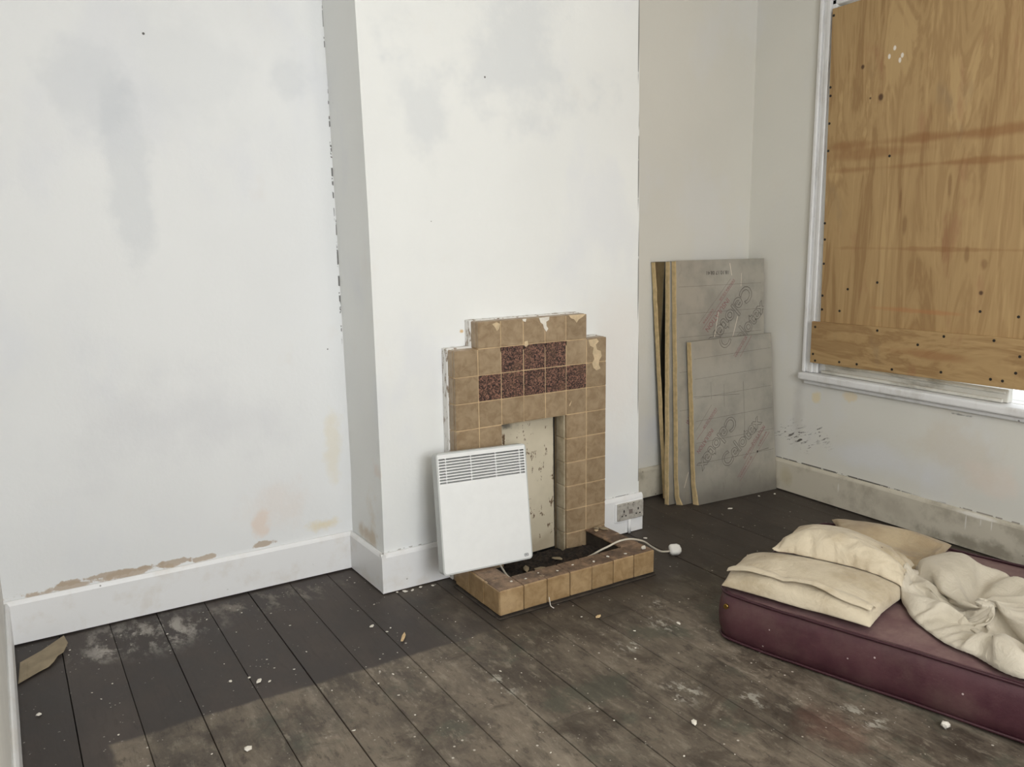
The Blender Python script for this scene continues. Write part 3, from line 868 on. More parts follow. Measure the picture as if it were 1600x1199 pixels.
# plug lying on its side
pl = Vector((.955, -.248, .026))
m = MB()
prof = [(-.026, -.016), (-.018, -.024), (.012, -.025), (.026, -.016), (.029, 0), (.026, .016), (.012, .025), (-.018, .024), (-.026, .016)]
rotp = Matrix.Rotation(R(-25), 3, 'Z') @ Matrix.Rotation(R(35), 3, 'X')
ringpts = [(1.0, -.014), (1.0, .004), (.86, .012), (.55, .015)]
for sc_, zz_ in ringpts:
    for a, b in prof:
        m.v.append(tuple(pl + rotp @ Vector((a * sc_, b * sc_, zz_))))
k = len(prof)
for q in range(len(ringpts) - 1):
    for i in range(k):
        j = (i + 1) % k
        m.f.append((q * k + i, q * k + j, (q + 1) * k + j, (q + 1) * k + i)); m.mi.append(0); m.sm.append(True)
m.f.append(tuple(range(k))[::-1]); m.f.append(tuple(range((len(ringpts) - 1) * k, len(ringpts) * k))); m.mi += [0, 0]; m.sm += [False, False]
plug = part('plug', m, M_PLUG, HB)
for a, b, w in ((.015, 0, .004), (-.008, -.011, .0032), (-.008, .011, .0032)):
    m = MB()
    q = [pl + rotp @ Vector((a + sx * .002, b + sy * w, z)) for z in (-.030, -.0135) for sx, sy in ((-1, -1), (1, -1), (1, 1), (-1, 1))]
    part('pin', m.hexa(q), M_BRASS, plug)

# ------------------------------------------------------------------ double socket
so = thing('double_socket', (.96, .08, .08), 'grimy double wall socket on the skirting right of the fireplace', 'socket')
SX0, SX1, SZ0, SZ1, SY = .884, 1.040, .073, .157, .066
part('faceplate', MB().box(SX0, SX1, SY, .0805, SZ0, SZ1), M_SOCK, so, bevel=.004, seg=2)
part('paint_surround', MB().prism([(SX0 - .012, .0805, SZ0 - .008), (SX0 + .03, .0805, SZ0 - .012), (SX1 - .04, .0805, SZ0 - .004), (SX1 + .002, .0805, SZ0), (SX1 + .002, .0805, SZ1 + .006), (SX0 + .05, .0805, SZ1 + .003), (SX0 - .01, .0805, SZ1 + .002)], (0, -.006, 0)), M_SKIRT_W, so, bevel=.002)
for cx in (SX0 + .036, SX1 - .034):
    part('earth_slot', MB().box(cx - .003, cx + .003, SY - .0006, SY + .001, SZ0 + .040, SZ0 + .052), M_BLACK, so)
    for d in (-.011, .011):
        part('pin_slot', MB().box(cx + d - .0036, cx + d + .0036, SY - .0006, SY + .001, SZ0 + .020, SZ0 + .026), M_BLACK, so)
for cx in (SX0 + .060, SX1 - .062):
    part('rocker_switch', MB().box(cx - .005, cx + .005, SY - .004, SY + .001, SZ1 - .024, SZ1 - .008), M_SOCK, so, bevel=.0015)
    part('screw_cap', MB().box(cx - .003, cx + .003, SY - .0008, SY + .001, SZ1 - .006, SZ1 - .003), M_BLACK, so)
part('maker_plate', MB().box(SX0 + .066, SX1 - .068, SY - .0007, SY + .001, SZ0 + .028, SZ0 + .05), M_PRINT_G, so)
part('cable_conduit', MB().tube([(.958, .073, .074), (.958, .073, .004)], .008, 10), M_SKIRT_W, so)

# ------------------------------------------------------------------ insulation boards
def ibox(root, BLc, BRc, TLc, TRc, th, ragged=0, foil=None):
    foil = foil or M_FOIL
    bl, br, tl, tr = map(Vector, (BLc, BRc, TLc, TRc))
    nrm = (br - bl).cross(tl - bl).normalized()
    if nrm.y < 0:
        nrm = -nrm                        # away from the room
    f = .0008
    rr = random.Random(int(bl.x * 1000))
    def q(u, v):
        return (bl * (1 - u) + br * u) * (1 - v) + (tl * (1 - u) + tr * u) * v
    # foam core with a ragged near edge
    NV = 26
    def core(k):
        v = k / NV
        j = .0 + (rr.uniform(0, .0035))
        if ragged and v < .11:
            j += ragged * rr.uniform(.2, 1.0) * (1 - v / .11)
        return v, j / (br - bl).length
    m = MB(); rows = [core(k) for k in range(NV + 1)]
    for v, j in rows:
        m.v += [tuple(q(j, v) + nrm * f), tuple(q(.999, v) + nrm * f), tuple(q(.999, v) + nrm * (th - f)), tuple(q(j * .6, v) + nrm * (th - f))]
    for k in range(NV):
        for i in range(4):
            a = 4 * k + i; b = 4 * k + (i + 1) % 4
            m.f.append((a, b, b + 4, a + 4)); m.mi.append(0); m.sm.append(False)
    m.f.append((3, 2, 1, 0)); m.f.append((4 * NV, 4 * NV + 1, 4 * NV + 2, 4 * NV + 3)); m.mi += [0, 0]; m.sm += [False, False]
    part('foam_core', m, M_FOAM, root)
    # foil facings, edge slightly chewed like the core
    for side, nm in ((0, 'foil_facing'), (1, 'foil_facing')):
        m = MB(); d0, d1 = (-.0004, f) if side == 0 else (th - f, th + .0004)
        for v, j in rows:
            jj = j * (1.15 if side == 0 else .5) + (.006 if side == 0 else 0)
            m.v += [tuple(q(jj, v) + nrm * d0), tuple(q(1, v) + nrm * d0), tuple(q(1, v) + nrm * d1), tuple(q(jj, v) + nrm * d1)]
        for k in range(NV):
            for i in range(4):
                a = 4 * k + i; b = 4 * k + (i + 1) % 4
                m.f.append((a, b, b + 4, a + 4)); m.mi.append(0); m.sm.append(False)
        m.f.append((3, 2, 1, 0)); m.f.append((4 * NV, 4 * NV + 1, 4 * NV + 2, 4 * NV + 3)); m.mi += [0, 0]; m.sm += [False, False]
        part(nm, m, foil, root)
    # aluminium tape over top and far edge
    m = MB()
    e = (tr - tl).normalized(); upv = (tl - bl).normalized()
    m.hexa([tl - upv * .002 + nrm * -.0006, tr - upv * .002 + nrm * -.0006, tr - upv * .002 + nrm * (th + .0006), tl - upv * .002 + nrm * (th + .0006),
            tl + upv * .001 + nrm * -.0006, tr + upv * .001 + nrm * -.0006, tr + upv * .001 + nrm * (th + .0006), tl + upv * .001 + nrm * (th + .0006)])
    part('edge_tape', m, foil, root)
    es = (br - bl).normalized(); et = nrm.cross(es).normalized()
    if et.z < 0:
        et = -et
    WW, HH_ = (br - bl).length, (tl - bl).dot(et)
    return (lambda s_, t_, l_: q(s_ / WW, t_ / HH_) - nrm * l_), WW, HH_

def text_mesh(body, size, outline=False):
    cu = bpy.data.curves.new('print', 'FONT')
    cu.body, cu.size, cu.align_x = body, size, 'LEFT'
    cu.resolution_u = 3
    if outline:
        cu.fill_mode = 'NONE'; cu.bevel_depth = size * .011; cu.bevel_resolution = 0
        cu.offset = size * .02
    o = bpy.data.objects.new('print', cu)
    COL.objects.link(o)
    bpy.context.view_layer.update()
    me = bpy.data.meshes.new_from_object(o.evaluated_get(bpy.context.evaluated_depsgraph_get()))
    bpy.data.objects.remove(o); bpy.data.curves.remove(cu)
    return me

def ink(root, frame, body, size, s, t, ang, mat, name='printed_lettering', outline=False, smax=None, stretch=1.0, fit=None):
    """flat print on a board: baseline start (s,t), direction ang in the board's plane, clipped to the board"""
    P, W, H = frame
    me = text_mesh(body, size, outline)
    if fit:
        w = max(v.co.x for v in me.vertices) - min(v.co.x for v in me.vertices)
        stretch = fit / max(w, 1e-6)
    bm = bmesh.new(); bm.from_mesh(me); bpy.data.meshes.remove(me)
    ca, sa = math.cos(R(ang)), math.sin(R(ang))
    for v in bm.verts:
        x, y = v.co.x * stretch, v.co.y
        v.co = Vector((s + x * ca - y * sa, t + x * sa + y * ca, 0))
    for co, no in (((.012, 0, 0), (-1, 0, 0)), ((W - .002, 0, 0), (1, 0, 0)), ((0, .004, 0), (0, -1, 0)), ((0, H - .004, 0), (0, 1, 0))):
        bmesh.ops.bisect_plane(bm, geom=bm.verts[:] + bm.edges[:] + bm.faces[:], plane_co=co, plane_no=no, clear_outer=True)
    if not bm.faces:
        bm.free(); return None
    base = origin(root)
    for v in bm.verts:
        v.co = P(v.co.x, v.co.y, .0008 + abs(v.co.z) * .4) - base
    bmesh.ops.recalc_face_normals(bm, faces=bm.faces)
    m = bpy.data.meshes.new(name)
    bm.to_mesh(m); bm.free()
    m.materials.append(mat)
    ob = bpy.data.objects.new(name, m); COL.objects.link(ob); ob.parent = root
    return ob

def bar(root, frame, s0, t0, s1, t1, w, mat, name='printed_rule', lift=.0009):
    P0, W, H = frame
    a, b = Vector((s0, t0)), Vector((s1, t1))
    d = (b - a).normalized(); p = Vector((-d.y, d.x)) * w / 2
    def P(q, l):
        return P0(q.x, q.y, l)
    m = MB().hexa([P(a - p, lift - .0006), P(b - p, lift - .0006), P(b + p, lift - .0006), P(a + p, lift - .0006), P(a - p, lift), P(b - p, lift), P(b + p, lift), P(a + p, lift)])
    return part(name, m, mat, root)

GRP = 'foil faced insulation boards in the window alcove'
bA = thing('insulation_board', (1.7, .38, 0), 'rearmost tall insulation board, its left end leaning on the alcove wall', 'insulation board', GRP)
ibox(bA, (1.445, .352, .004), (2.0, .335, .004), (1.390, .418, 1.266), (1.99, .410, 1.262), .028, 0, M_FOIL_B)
bB = thing('insulation_board', (1.7, .3, 0), 'tall insulation board sandwiched second from the wall, only its edge showing', 'insulation board', GRP)
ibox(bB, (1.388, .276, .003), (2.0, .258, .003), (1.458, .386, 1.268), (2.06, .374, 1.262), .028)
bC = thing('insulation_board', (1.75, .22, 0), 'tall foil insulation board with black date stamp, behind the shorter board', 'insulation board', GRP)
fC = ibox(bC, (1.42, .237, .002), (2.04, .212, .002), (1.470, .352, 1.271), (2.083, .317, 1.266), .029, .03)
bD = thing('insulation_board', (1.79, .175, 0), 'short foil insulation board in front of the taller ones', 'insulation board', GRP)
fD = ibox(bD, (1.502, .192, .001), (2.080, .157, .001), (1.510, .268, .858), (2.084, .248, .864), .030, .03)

ink(bD, fD, 'Celotex', .105, .222, .165, 39.5, M_PRINT_G, outline=True, fit=.345)
bar(bD, fD, .297, .106, .507, .356, .0016, M_PRINT_R); bar(bD, fD, .314, .085, .541, .323, .0016, M_PRINT_R)
ink(bD, fD, 'celotex.co.uk', .024, .318, .103, 48, M_PRINT_R, fit=.135)
ink(bD, fD, 'celotex', .022, .458, .252, 48, M_PRINT_R, fit=.098)
ink(bD, fD, 'SAVE ENERGY', .020, .352, .198, 43, M_PRINT_R, fit=.10); ink(bD, fD, 'INSULATION', .030, .415, .262, 43, M_PRINT_R, fit=.13)
ink(bD, fD, 'Celotex', .105, .262, .455, 225, M_PRINT_G, outline=True, fit=.345)
bar(bD, fD, .131, .52, .023, .40, .0014, M_PRINT_G); bar(bD, fD, .169, .487, .024, .349, .0016, M_PRINT_R)
ink(bD, fD, 'celotex.co.uk', .024, .158, .503, 226, M_PRINT_R, fit=.135)
ink(bD, fD, 'INSULATION', .034, .125, .398, 226, M_PRINT_R, fit=.15)
ink(bD, fD, 'Celotex', .105, .235, .795, 45, M_PRINT_G, outline=True, fit=.345)
bar(bD, fD, .391, .863, .297, .762, .0015, M_PRINT_R); bar(bD, fD, .434, .86, .345, .754, .0015, M_PRINT_R)
ink(bD, fD, 'celotex.co.uk', .024, .312, .752, 48, M_PRINT_R, fit=.135)
ink(bC, fC, '18.10.17 08:41', .028, .366, 1.216, 180, M_PRINT_K, fit=.150)
bar(bC, fC, .377, 1.172, .153, .944, .0015, M_PRINT_G); bar(bC, fC, .409, 1.162, .18, .913, .0016, M_PRINT_R)
ink(bC, fC, 'celotex.co.uk', .025, .398, 1.172, 226, M_PRINT_R, fit=.15)
ink(bC, fC, 'celotex', .024, .25, 1.02, 226, M_PRINT_R, fit=.10)
ink(bC, fC, 'INSULATION', .040, .352, 1.075, 226, M_PRINT_R, fit=.22)
ink(bC, fC, 'Celotex', .115, .49, 1.145, 227, M_PRINT_G, outline=True, fit=.40)
ink(bC, fC, 'Celotex', .110, .40, .765, 46, M_PRINT_G, outline=True, fit=.345)
ink(bC, fC, 'INSULATION', .03, -.02, .93, 226, M_PRINT_R, fit=.2)
ink(bC, fC, 'INSULATION', .035, .08, .42, 60, M_PRINT_R, fit=.2)
for t in (1.14, 1.0, .88, .7, .5):
    bar(bC, fC, .02, t, .60, t + .004, .0014, M_CRACK, 'foil_crease')
for t, d in ((.77, .012), (.665, .01), (.565, .012), (.445, .01), (.33, .008), (.22, .006)):
    bar(bD, fD, .02, t, .57, t + d, .0014, M_CRACK, 'foil_crease')
bar(bD, fD, .01, .575, .33, .555, .002, M_CRACK, 'foil_crease')
for s, t0, t1 in ((.22, .5, .62), (.36, .3, .62), (.13, .55, .64)):
    bar(bD, fD, s, t0, s + .001, t1, .0012, M_CRACK, 'foil_crease')
bar(bC, fC, .372, 1.255, .385, 1.19, .004, M_TEAR, 'foil_tear'); bar(bC, fC, .455, 1.2, .452, 1.13, .0025, M_TEAR, 'foil_tear'); bar(bC, fC, .427, .97, .39, .86, .0035, M_TEAR, 'foil_tear'); bar(bC, fC, .29, 1.0, .262, .87, .003, M_TEAR, 'foil_tear')
bar(bC, fC, .075, .17, .045, .09, .0025, M_TEAR, 'foil_tear')
bar(bD, fD, .445, .222, .448, .233, .008, M_PRINT_K, 'ink_mark'); bar(bD, fD, .45, .228, .53, .236, .003, M_CRACK, 'ink_mark')

# ------------------------------------------------------------------ mattress
MO, MU, MV = Vector((.548, -.90, 0)), Vector((.27, -.963, 0)).normalized(), Vector((.963, .27, 0)).normalized()
ML, MW, MH = 1.88, .93, .182
mt = thing('mattress', MO + MU * .9 + MV * .46, 'thin maroon vinyl mattress lying on the floorboards under the window', 'mattress')
def mring(r_in, z, n=7):
    pts = []
    rad = .065
    for cu_, cv_, a0 in ((ML - rad, MW - rad, 0), (rad, MW - rad, 90), (rad, rad, 180), (ML - rad, rad, 270)):
        for k in range(n + 1):
            a = R(a0 + 90 * k / n)
            pts.append((cu_ + (rad + r_in) * math.cos(a), cv_ + (rad + r_in) * math.sin(a)))
    dense = []
    for i in range(len(pts)):
        p, q = Vector(pts[i]), Vector(pts[(i + 1) % len(pts)])
        k = max(1, int((q - p).length / .06))
        for j in range(k):
            dense.append(p + (q - p) * (j / k))
    out = []
    for p in dense:
        w = .004 * fbm((p.x, p.y, 1), 4, 2)
        d = MO + MU * p.x + MV * p.y
        out.append(Vector((d.x, d.y, z + w + .006 * fbm((p.x, p.y, 5), 2.2, 4))))
    return out
rings = [mring(-.05, .0045), mring(-.012, .004), mring(0, .012), mring(.010, .05), mring(.013, .09), mring(.010, .135), mring(0, .172), mring(-.010, .180)]
m = MB(); k = len(rings[0])
for rg in rings:
    m.v += [(p.x, p.y, max(.0035, p.z)) for p in rg]
for q in range(len(rings) - 1):
    for i in range(k):
        j = (i + 1) % k
        m.f.append((q * k + i, q * k + j, (q + 1) * k + j, (q + 1) * k + i)); m.mi.append(0); m.sm.append(True)
m.f.append(tuple(range(k))[::-1]); m.mi.append(0); m.sm.append(False)
part('side_panel', m, M_MATT, mt)
def mtop(u, v):
    x, y = -.0 + ML * u, MW * v
    x = min(max(x, .003), ML - .003); y = min(max(y, .003), MW - .003)
    # pull the corners in
    rad = .06
    cx, cy = min(max(x, rad), ML - rad), min(max(y, rad), MW - rad)
    d = Vector((x - cx, y - cy))
    if abs(d.x) > 0 and abs(d.y) > 0 and d.length > rad:
        d = d.normalized() * rad
    x, y = cx + d.x, cy + d.y
    e = min(x, y, ML - x, MW - y)
    p = MO + MU * x + MV * y
    return Vector((p.x, p.y, .1755 + .007 * min(1, e / .12) + .0035 * fbm((x, y, 0), 3, 1) + .002 * fbm((x, y, 0), 12, 5)))
part('top_panel', MB().grid(mtop, 60, 30), M_MATT_TOP, mt)
for z, ri in ((.1775, .004), (.0125, .004)):
    rg = mring(ri, z)
    m = MB().tube(rg + [rg[0]], .0048, 6, caps=False)
    part('piping', m, M_PIPE, mt)
vp = MO + MU * .045 + MV * -.012
part('air_vent', MB().tube([vp + Vector((0, 0, .135)) + MV * .004, vp + Vector((0, 0, .135)) - MV * .003], [.010, .008], 12), M_BRASS, mt)

# ------------------------------------------------------------------ pillows and duvet (cloth shapes, stored as packed vertex heights)
SOFT = {
    'p1': (47, (0.5593, -1.3970, 0.1829), [
        0, 7, 7, 6, 6, 6, 6, 7, 6, 6, 7, 6, 6, 7, 6, 7, 6, 7, 6, 7, 6, 7, 7, 6, 6, 6, 7, 7, 7, 6, 8, 6, 6, 7, 7, 6, 7, 6, 7, 7, 6, 7, 7, 6, 7, 6, 6, 20, 4, 8, 7, 7, 6, 7, 6, 6, 6, 6, 7, 6,
        7, 6, 6, 6, 6, 6, 6, 6, 6, 7, 6, 7, 6, 7, 6, 7, 8, 7, 7, 7, 7, 7, 7, 7, 7, 6, 7, 7, 6, 7, 7, 7, 6, 8, 40, 2, 8, 8, 7, 8, 7, 8, 6, 5, 5, 6, 7, 6, 7, 6, 6, 6, 6, 6, 6, 7, 7, 7, 8, 6,
        7, 7, 6, 7, 7, 7, 6, 7, 7, 7, 6, 7, 7, 7, 6, 7, 7, 7, 7, 6, 7, 61, -1, 9, 7, 8, 9, 7, 5, 5, 6, 6, 7, 6, 7, 7, 6, 7, 7, 6, 7, 7, 6, 6, 7, 7, 7, 7, 7, 6, 7, 7, 6, 7, 7, 7, 6, 7, 7, 7,
        7, 6, 7, 7, 7, 7, 7, 8, 81, -4, 9, 9, 8, 7, 5, 6, 6, 7, 7, 6, 7, 7, 7, 7, 7, 7, 7, 7, 7, 6, 6, 7, 7, 7, 7, 6, 7, 6, 7, 7, 7, 6, 7, 7, 7, 7, 7, 7, 6, 7, 7, 7, 7, 7, 8, 100, -5, 9, 9,
        6, 7, 6, 7, 6, 8, 6, 7, 7, 7, 8, 7, 7, 7, 8, 7, 6, 6, 6, 7, 7, 7, 7, 6, 7, 7, 6, 7, 7, 7, 7, 7, 7, 7, 7, 7, 7, 7, 7, 7, 7, 7, 8, 120, -7, 9, 8, 7, 7, 7, 7, 6, 8, 7, 7, 7, 7, 7, 7, 8,
        7, 7, 8, 6, 6, 6, 7, 7, 7, 6, 7, 7, 7, 7, 7, 6, 7, 7, 7, 7, 7, 8, 7, 7, 7, 7, 7, 7, 8, 8, 132, 0, 8, 8, 8, 8, 7, 5, 8, 7, 8, 6, 7, 7, 7, 7, 8, 7, 8, 6, 7, 6, 7, 7, 7, 7, 6, 7, 7, 7,
        7, 7, 7, 7, 7, 7, 7, 7, 8, 7, 7, 7, 7, 8, 7, 8, 7, 147, 3, 9, 8, 8, 7, 6, 7, 8, 7, 8, 7, 6, 7, 7, 7, 8, 8, 7, 7, 6, 7, 7, 7, 7, 6, 7, 7, 7, 7, 7, 7, 7, 8, 7, 7, 7, 7, 8, 7, 7, 8, 7,
        7, 7, 8, 7, 163, 6, 8, 8, 7, 7, 6, 8, 8, 8, 7, 7, 7, 7, 7, 8, 8, 7, 8, 6, 7, 7, 7, 6, 7, 7, 7, 7, 7, 7, 7, 8, 7, 7, 8, 7, 7, 8, 7, 7, 8, 7, 7, 8, 7, 8, 7, 181, 6, 8, 7, 7, 8, 7, 7,
        8, 8, 8, 6, 7, 8, 7, 8, 8, 8, 7, 7, 7, 6, 7, 7, 7, 7, 7, 7, 7, 8, 7, 7, 8, 7, 7, 8, 7, 8, 7, 7, 8, 7, 8, 7, 7, 8, 4, 199, 6, 8, 7, 8, 7, 7, 7, 8, 8, 8, 6, 8, 7, 8, 8, 8, 8, 7, 7, 7,
        6, 7, 7, 8, 7, 7, 7, 8, 7, 7, 8, 7, 8, 7, 8, 7, 8, 7, 8, 7, 7, 8, 7, 8, 8, 4, 218, 5, 8, 8, 7, 7, 8, 7, 7, 8, 7, 8, 8, 7, 8, 8, 8, 8, 7, 7, 7, 7, 7, 7, 7, 8, 7, 7, 8, 7, 8, 7, 8, 8,
        7, 8, 7, 8, 7, 8, 7, 8, 7, 8, 7, 8, 4, 236, 5, 8, 8, 7, 8, 7, 7, 8, 7, 8, 8, 8, 7, 9, 8, 8, 7, 7, 7, 7, 7, 7, 8, 7, 8, 7, 8, 7, 8, 8, 7, 8, 7, 8, 8, 7, 8, 7, 8, 7, 8, 7, 8, 7, 9, 3,
        253, 6, 8, 8, 8, 7, 7, 8, 8, 7, 8, 8, 7, 8, 9, 8, 8, 7, 7, 7, 7, 7, 8, 8, 7, 8, 7, 8, 8, 7, 8, 8, 7, 8, 8, 8, 7, 8, 7, 8, 8, 7, 8, 7, 8, 8, 3, 271, 6, 8, 8, 8, 7, 8, 8, 7, 8, 8, 7,
        8, 8, 9, 8, 8, 7, 7, 7, 7, 8, 8, 7, 8, 8, 8, 7, 8, 8, 8, 7, 8, 8, 8, 8, 7, 8, 8, 7, 8, 7, 8, 8, 7, 8, 4, 288, 6, 9, 8, 8, 8, 7, 8, 8, 8, 7, 8, 8, 8, 9, 8, 8, 7, 7, 7, 8, 8, 8, 7, 8,
        8, 8, 8, 8, 7, 8, 8, 8, 8, 8, 7, 8, 8, 8, 7, 8, 8, 7, 8, 7, 8, 4, 306, 7, 8, 8, 8, 8, 8, 8, 8, 7, 8, 8, 8, 8, 9, 8, 7, 8, 7, 8, 8, 8, 8, 8, 7, 8, 8, 8, 8, 8, 8, 8, 8, 8, 8, 7, 8, 8,
        8, 8, 7, 8, 8, 7, 8, 8, 4, 324, 7, 8, 8, 8, 8, 8, 8, 8, 8, 8, 8, 8, 9, 8, 8, 7, 8, 8, 8, 8, 8, 8, 8, 8, 8, 8, 7, 8, 9, 8, 8, 8, 7, 8, 8, 8, 8, 8, 8, 7, 8, 8, 7, 8, 8, 4, 342, 7, 8,
        8, 9, 8, 8, 8, 8, 8, 8, 8, 8, 9, 8, 7, 8, 8, 8, 8, 8, 9, 8, 8, 8, 8, 8, 8, 8, 8, 8, 8, 8, 8, 8, 8, 8, 8, 8, 8, 8, 7, 8, 8, 7, 8, 4, 360, 6, 9, 9, 8, 8, 8, 8, 8, 9, 8, 8, 8, 9, 8, 8,
        8, 8, 8, 8, 8, 8, 9, 8, 8, 8, 8, 8, 8, 9, 8, 8, 8, 8, 8, 8, 8, 8, 8, 8, 8, 8, 7, 8, 8, 8, 4, 377, 7, 9, 9, 8, 8, 8, 9, 8, 8, 9, 8, 8, 9, 8, 8, 8, 8, 9, 8, 8, 8, 8, 9, 8, 8, 8, 9, 8,
        8, 8, 9, 8, 8, 8, 8, 8, 8, 8, 8, 8, 8, 8, 7, 8, 8, 4, 395, 7, 9, 9, 8, 8, 9, 8, 9, 8, 8, 9, 8, 9, 8, 8, 9, 8, 8, 9, 8, 8, 9, 8, 8, 8, 9, 8, 8, 9, 8, 8, 9, 8, 8, 8, 8, 8, 8, 8, 8, 8,
        8, 8, 8, 8, 4, 412, 8, 9, 9, 8, 9, 8, 9, 8, 9, 8, 9, 8, 9, 8, 9, 8, 8, 9, 8, 9, 8, 8, 9, 8, 9, 8, 9, 8, 8, 9, 8, 8, 9, 8, 8, 9, 8, 8, 8, 8, 7, 8, 8, 8, 8, 5, 430, 8, 9, 9, 8, 9, 9,
        8, 9, 8, 9, 9, 8, 9, 8, 9, 9, 8, 8, 9, 8, 9, 8, 9, 8, 9, 8, 9, 8, 9, 8, 9, 8, 9, 8, 8, 9, 8, 8, 8, 8, 7, 9, 8, 8, 8, 5, 447, 9, 9, 9, 8, 9, 9, 9, 8, 9, 9, 9, 8, 9, 9, 8, 9, 8, 9, 9,
        8, 9, 8, 9, 8, 9, 8, 9, 8, 9, 9, 8, 9, 8, 9, 8, 9, 8, 8, 8, 8, 8, 8, 8, 8, 8, 6, 465, 9, 9, 9, 9, 8, 9, 9, 9, 9, 9, 8, 9, 9, 9, 8, 9, 9, 9, 8, 9, 8, 9, 9, 8, 9, 8, 9, 9, 8, 9, 9, 8,
        9, 8, 9, 8, 9, 8, 8, 8, 9, 8, 8, 8, 8, 6, 483, 9, 9, 9, 9, 9, 9, 9, 8, 9, 9, 9, 9, 9, 9, 9, 8, 9, 9, 9, 8, 9, 9, 8, 9, 9, 8, 9, 9, 8, 9, 9, 9, 8, 9, 9, 8, 9, 9, 8, 8, 8, 8, 9, 8, 8,
        7, 501, 9, 9, 9, 9, 9, 9, 9, 9, 9, 9, 9, 9, 9, 9, 9, 8, 9, 9, 9, 9, 8, 9, 9, 9, 8, 9, 9, 9, 8, 9, 9, 9, 9, 9, 8, 9, 9, 8, 9, 8, 9, 8, 8, 9, 8, 7, 519, 9, 9, 9, 9, 9, 9, 9, 9, 10, 9,
        9, 9, 9, 9, 9, 9, 8, 9, 9, 9, 9, 9, 8, 9, 9, 9, 9, 9, 8, 9, 9, 9, 9, 9, 9, 9, 8, 9, 8, 9, 9, 9, 8, 9, 8, 8, 536, 10, 9, 9, 9, 10, 9, 9, 9, 9, 9, 9, 9, 9, 10, 9, 9, 9, 8, 9, 9, 9, 9,
        9, 9, 9, 9, 8, 9, 9, 9, 9, 9, 9, 9, 9, 9, 9, 9, 9, 9, 8, 9, 9, 9, 9, 7, 555, 9, 9, 9, 10, 9, 9, 9, 9, 10, 9, 9, 9, 9, 10, 9, 9, 9, 9, 9, 9, 9, 9, 9, 9, 9, 9, 9, 9, 9, 9, 9, 9, 9, 9,
        9, 9, 9, 9, 9, 9, 9, 9, 8, 10, 9, 8, 573, 9, 9, 10, 9, 9, 10, 9, 10, 9, 9, 10, 9, 9, 9, 9, 9, 9, 9, 9, 9, 9, 9, 10, 9, 9, 9, 9, 9, 9, 9, 9, 9, 10, 9, 9, 9, 9, 9, 9, 9, 9, 9, 9, 10,
        9, 9, 590, 10, 10, 9, 10, 10, 10, 10, 10, 9, 10, 9, 9, 9, 10, 9, 9, 9, 9, 9, 9, 9, 9, 9, 9, 9, 9, 9, 9, 9, 10, 9, 9, 9, 9, 9, 9, 9, 9, 10, 9, 9, 10, 9, 10, 9, 10, 608, 11, 7, 13, 8,
        15, 7, 12, 9, 7, 9, 14, 7, 8, 11, 9, 9, 9, 9, 9, 9, 9, 9, 9, 9, 9, 9, 9, 9, 9, 10, 9, 9, 9, 8, 9, 10, 10, 9, 10, 9, 9, 10, 9, 10, 10, 11, 974, -22, -22, -23, -22, -21, -22, -22, -21,
        -22, -21, -21, -21, -21, -21, -20, -21, -21, -20, -21, -20, -21, -20, -21, -21, -20, -21, -20, -20, -21, -20, -21, -21, -21, -21, -21, -21, -21, -21, -22, -21, -22, -22, -22, -22,
        -22, -23, 982, -22, -22, -21, -22, -21, -22, -21, -21, -22, -21, -21, -21, -21, -22, -21, -21, -21, -21, -21, -21, -21, -20, -21, -21, -21, -21, -20, -21, -21, -20, -21, -21, -21,
        -21, -21, -21, -21, -21, -22, -21, -22, -21, -22, -22, -22, -22, 989, -20, -22, -21, -22, -21, -21, -22, -21, -21, -21, -22, -21, -21, -21, -21, -22, -21, -21, -21, -21, -21, -21,
        -20, -21, -21, -21, -21, -21, -21, -21, -21, -21, -21, -21, -21, -22, -21, -21, -22, -21, -22, -21, -21, -21, -24, -18, 994, -15, -22, -22, -21, -22, -21, -22, -21, -21, -21, -22,
        -21, -21, -21, -22, -21, -21, -21, -21, -21, -21, -22, -21, -20, -22, -21, -21, -21, -21, -21, -21, -22, -21, -21, -21, -22, -21, -22, -21, -21, -22, -21, -21, -22, -23, -20, 1000,
        -11, -23, -22, -21, -22, -21, -21, -21, -22, -21, -22, -21, -21, -22, -21, -21, -22, -21, -20, -22, -21, -21, -22, -21, -21, -21, -21, -22, -21, -21, -22, -21, -22, -21, -21, -22,
        -21, -22, -21, -22, -21, -21, -22, -21, -23, -17, 1008, -10, -23, -21, -22, -21, -21, -22, -21, -22, -21, -22, -21, -22, -21, -22, -21, -21, -21, -20, -22, -22, -21, -22, -21, -21,
        -22, -21, -22, -21, -22, -21, -22, -21, -22, -21, -22, -21, -22, -21, -22, -21, -21, -22, -21, -22, -17, 1004, 4, -23, -22, -21, -22, -22, -21, -21, -22, -21, -22, -21, -22, -21,
        -22, -21, -21, -21, -21, -22, -21, -22, -22, -21, -22, -22, -21, -22, -21, -22, -22, -21, -22, -22, -21, -22, -21, -22, -21, -22, -21, -21, -22, -21, -23, -16, 1021, -4, -23, -22,
        -22, -22, -21, -21, -21, -22, -21, -22, -22, -21, -22, -21, -21, -21, -21, -22, -21, -22, -22, -22, -22, -21, -22, -22, -22, -21, -22, -22, -22, -22, -21, -22, -22, -21, -22, -21,
        -22, -21, -21, -22, -21, -23, -14, 1035, -9, -22, -23, -22, -21, -21, -21, -22, -22, -22, -21, -22, -21, -22, -22, -21, -21, -21, -22, -22, -21, -22, -22, -22, -22, -22, -22, -22,
        -22, -21, -22, -22, -22, -22, -22, -22, -21, -22, -21, -22, -21, -21, -22, -22, -22, -11, 1047, -12, -22, -23, -21, -21, -21, -22, -22, -22, -22, -21, -22, -22, -22, -21, -21, -21,
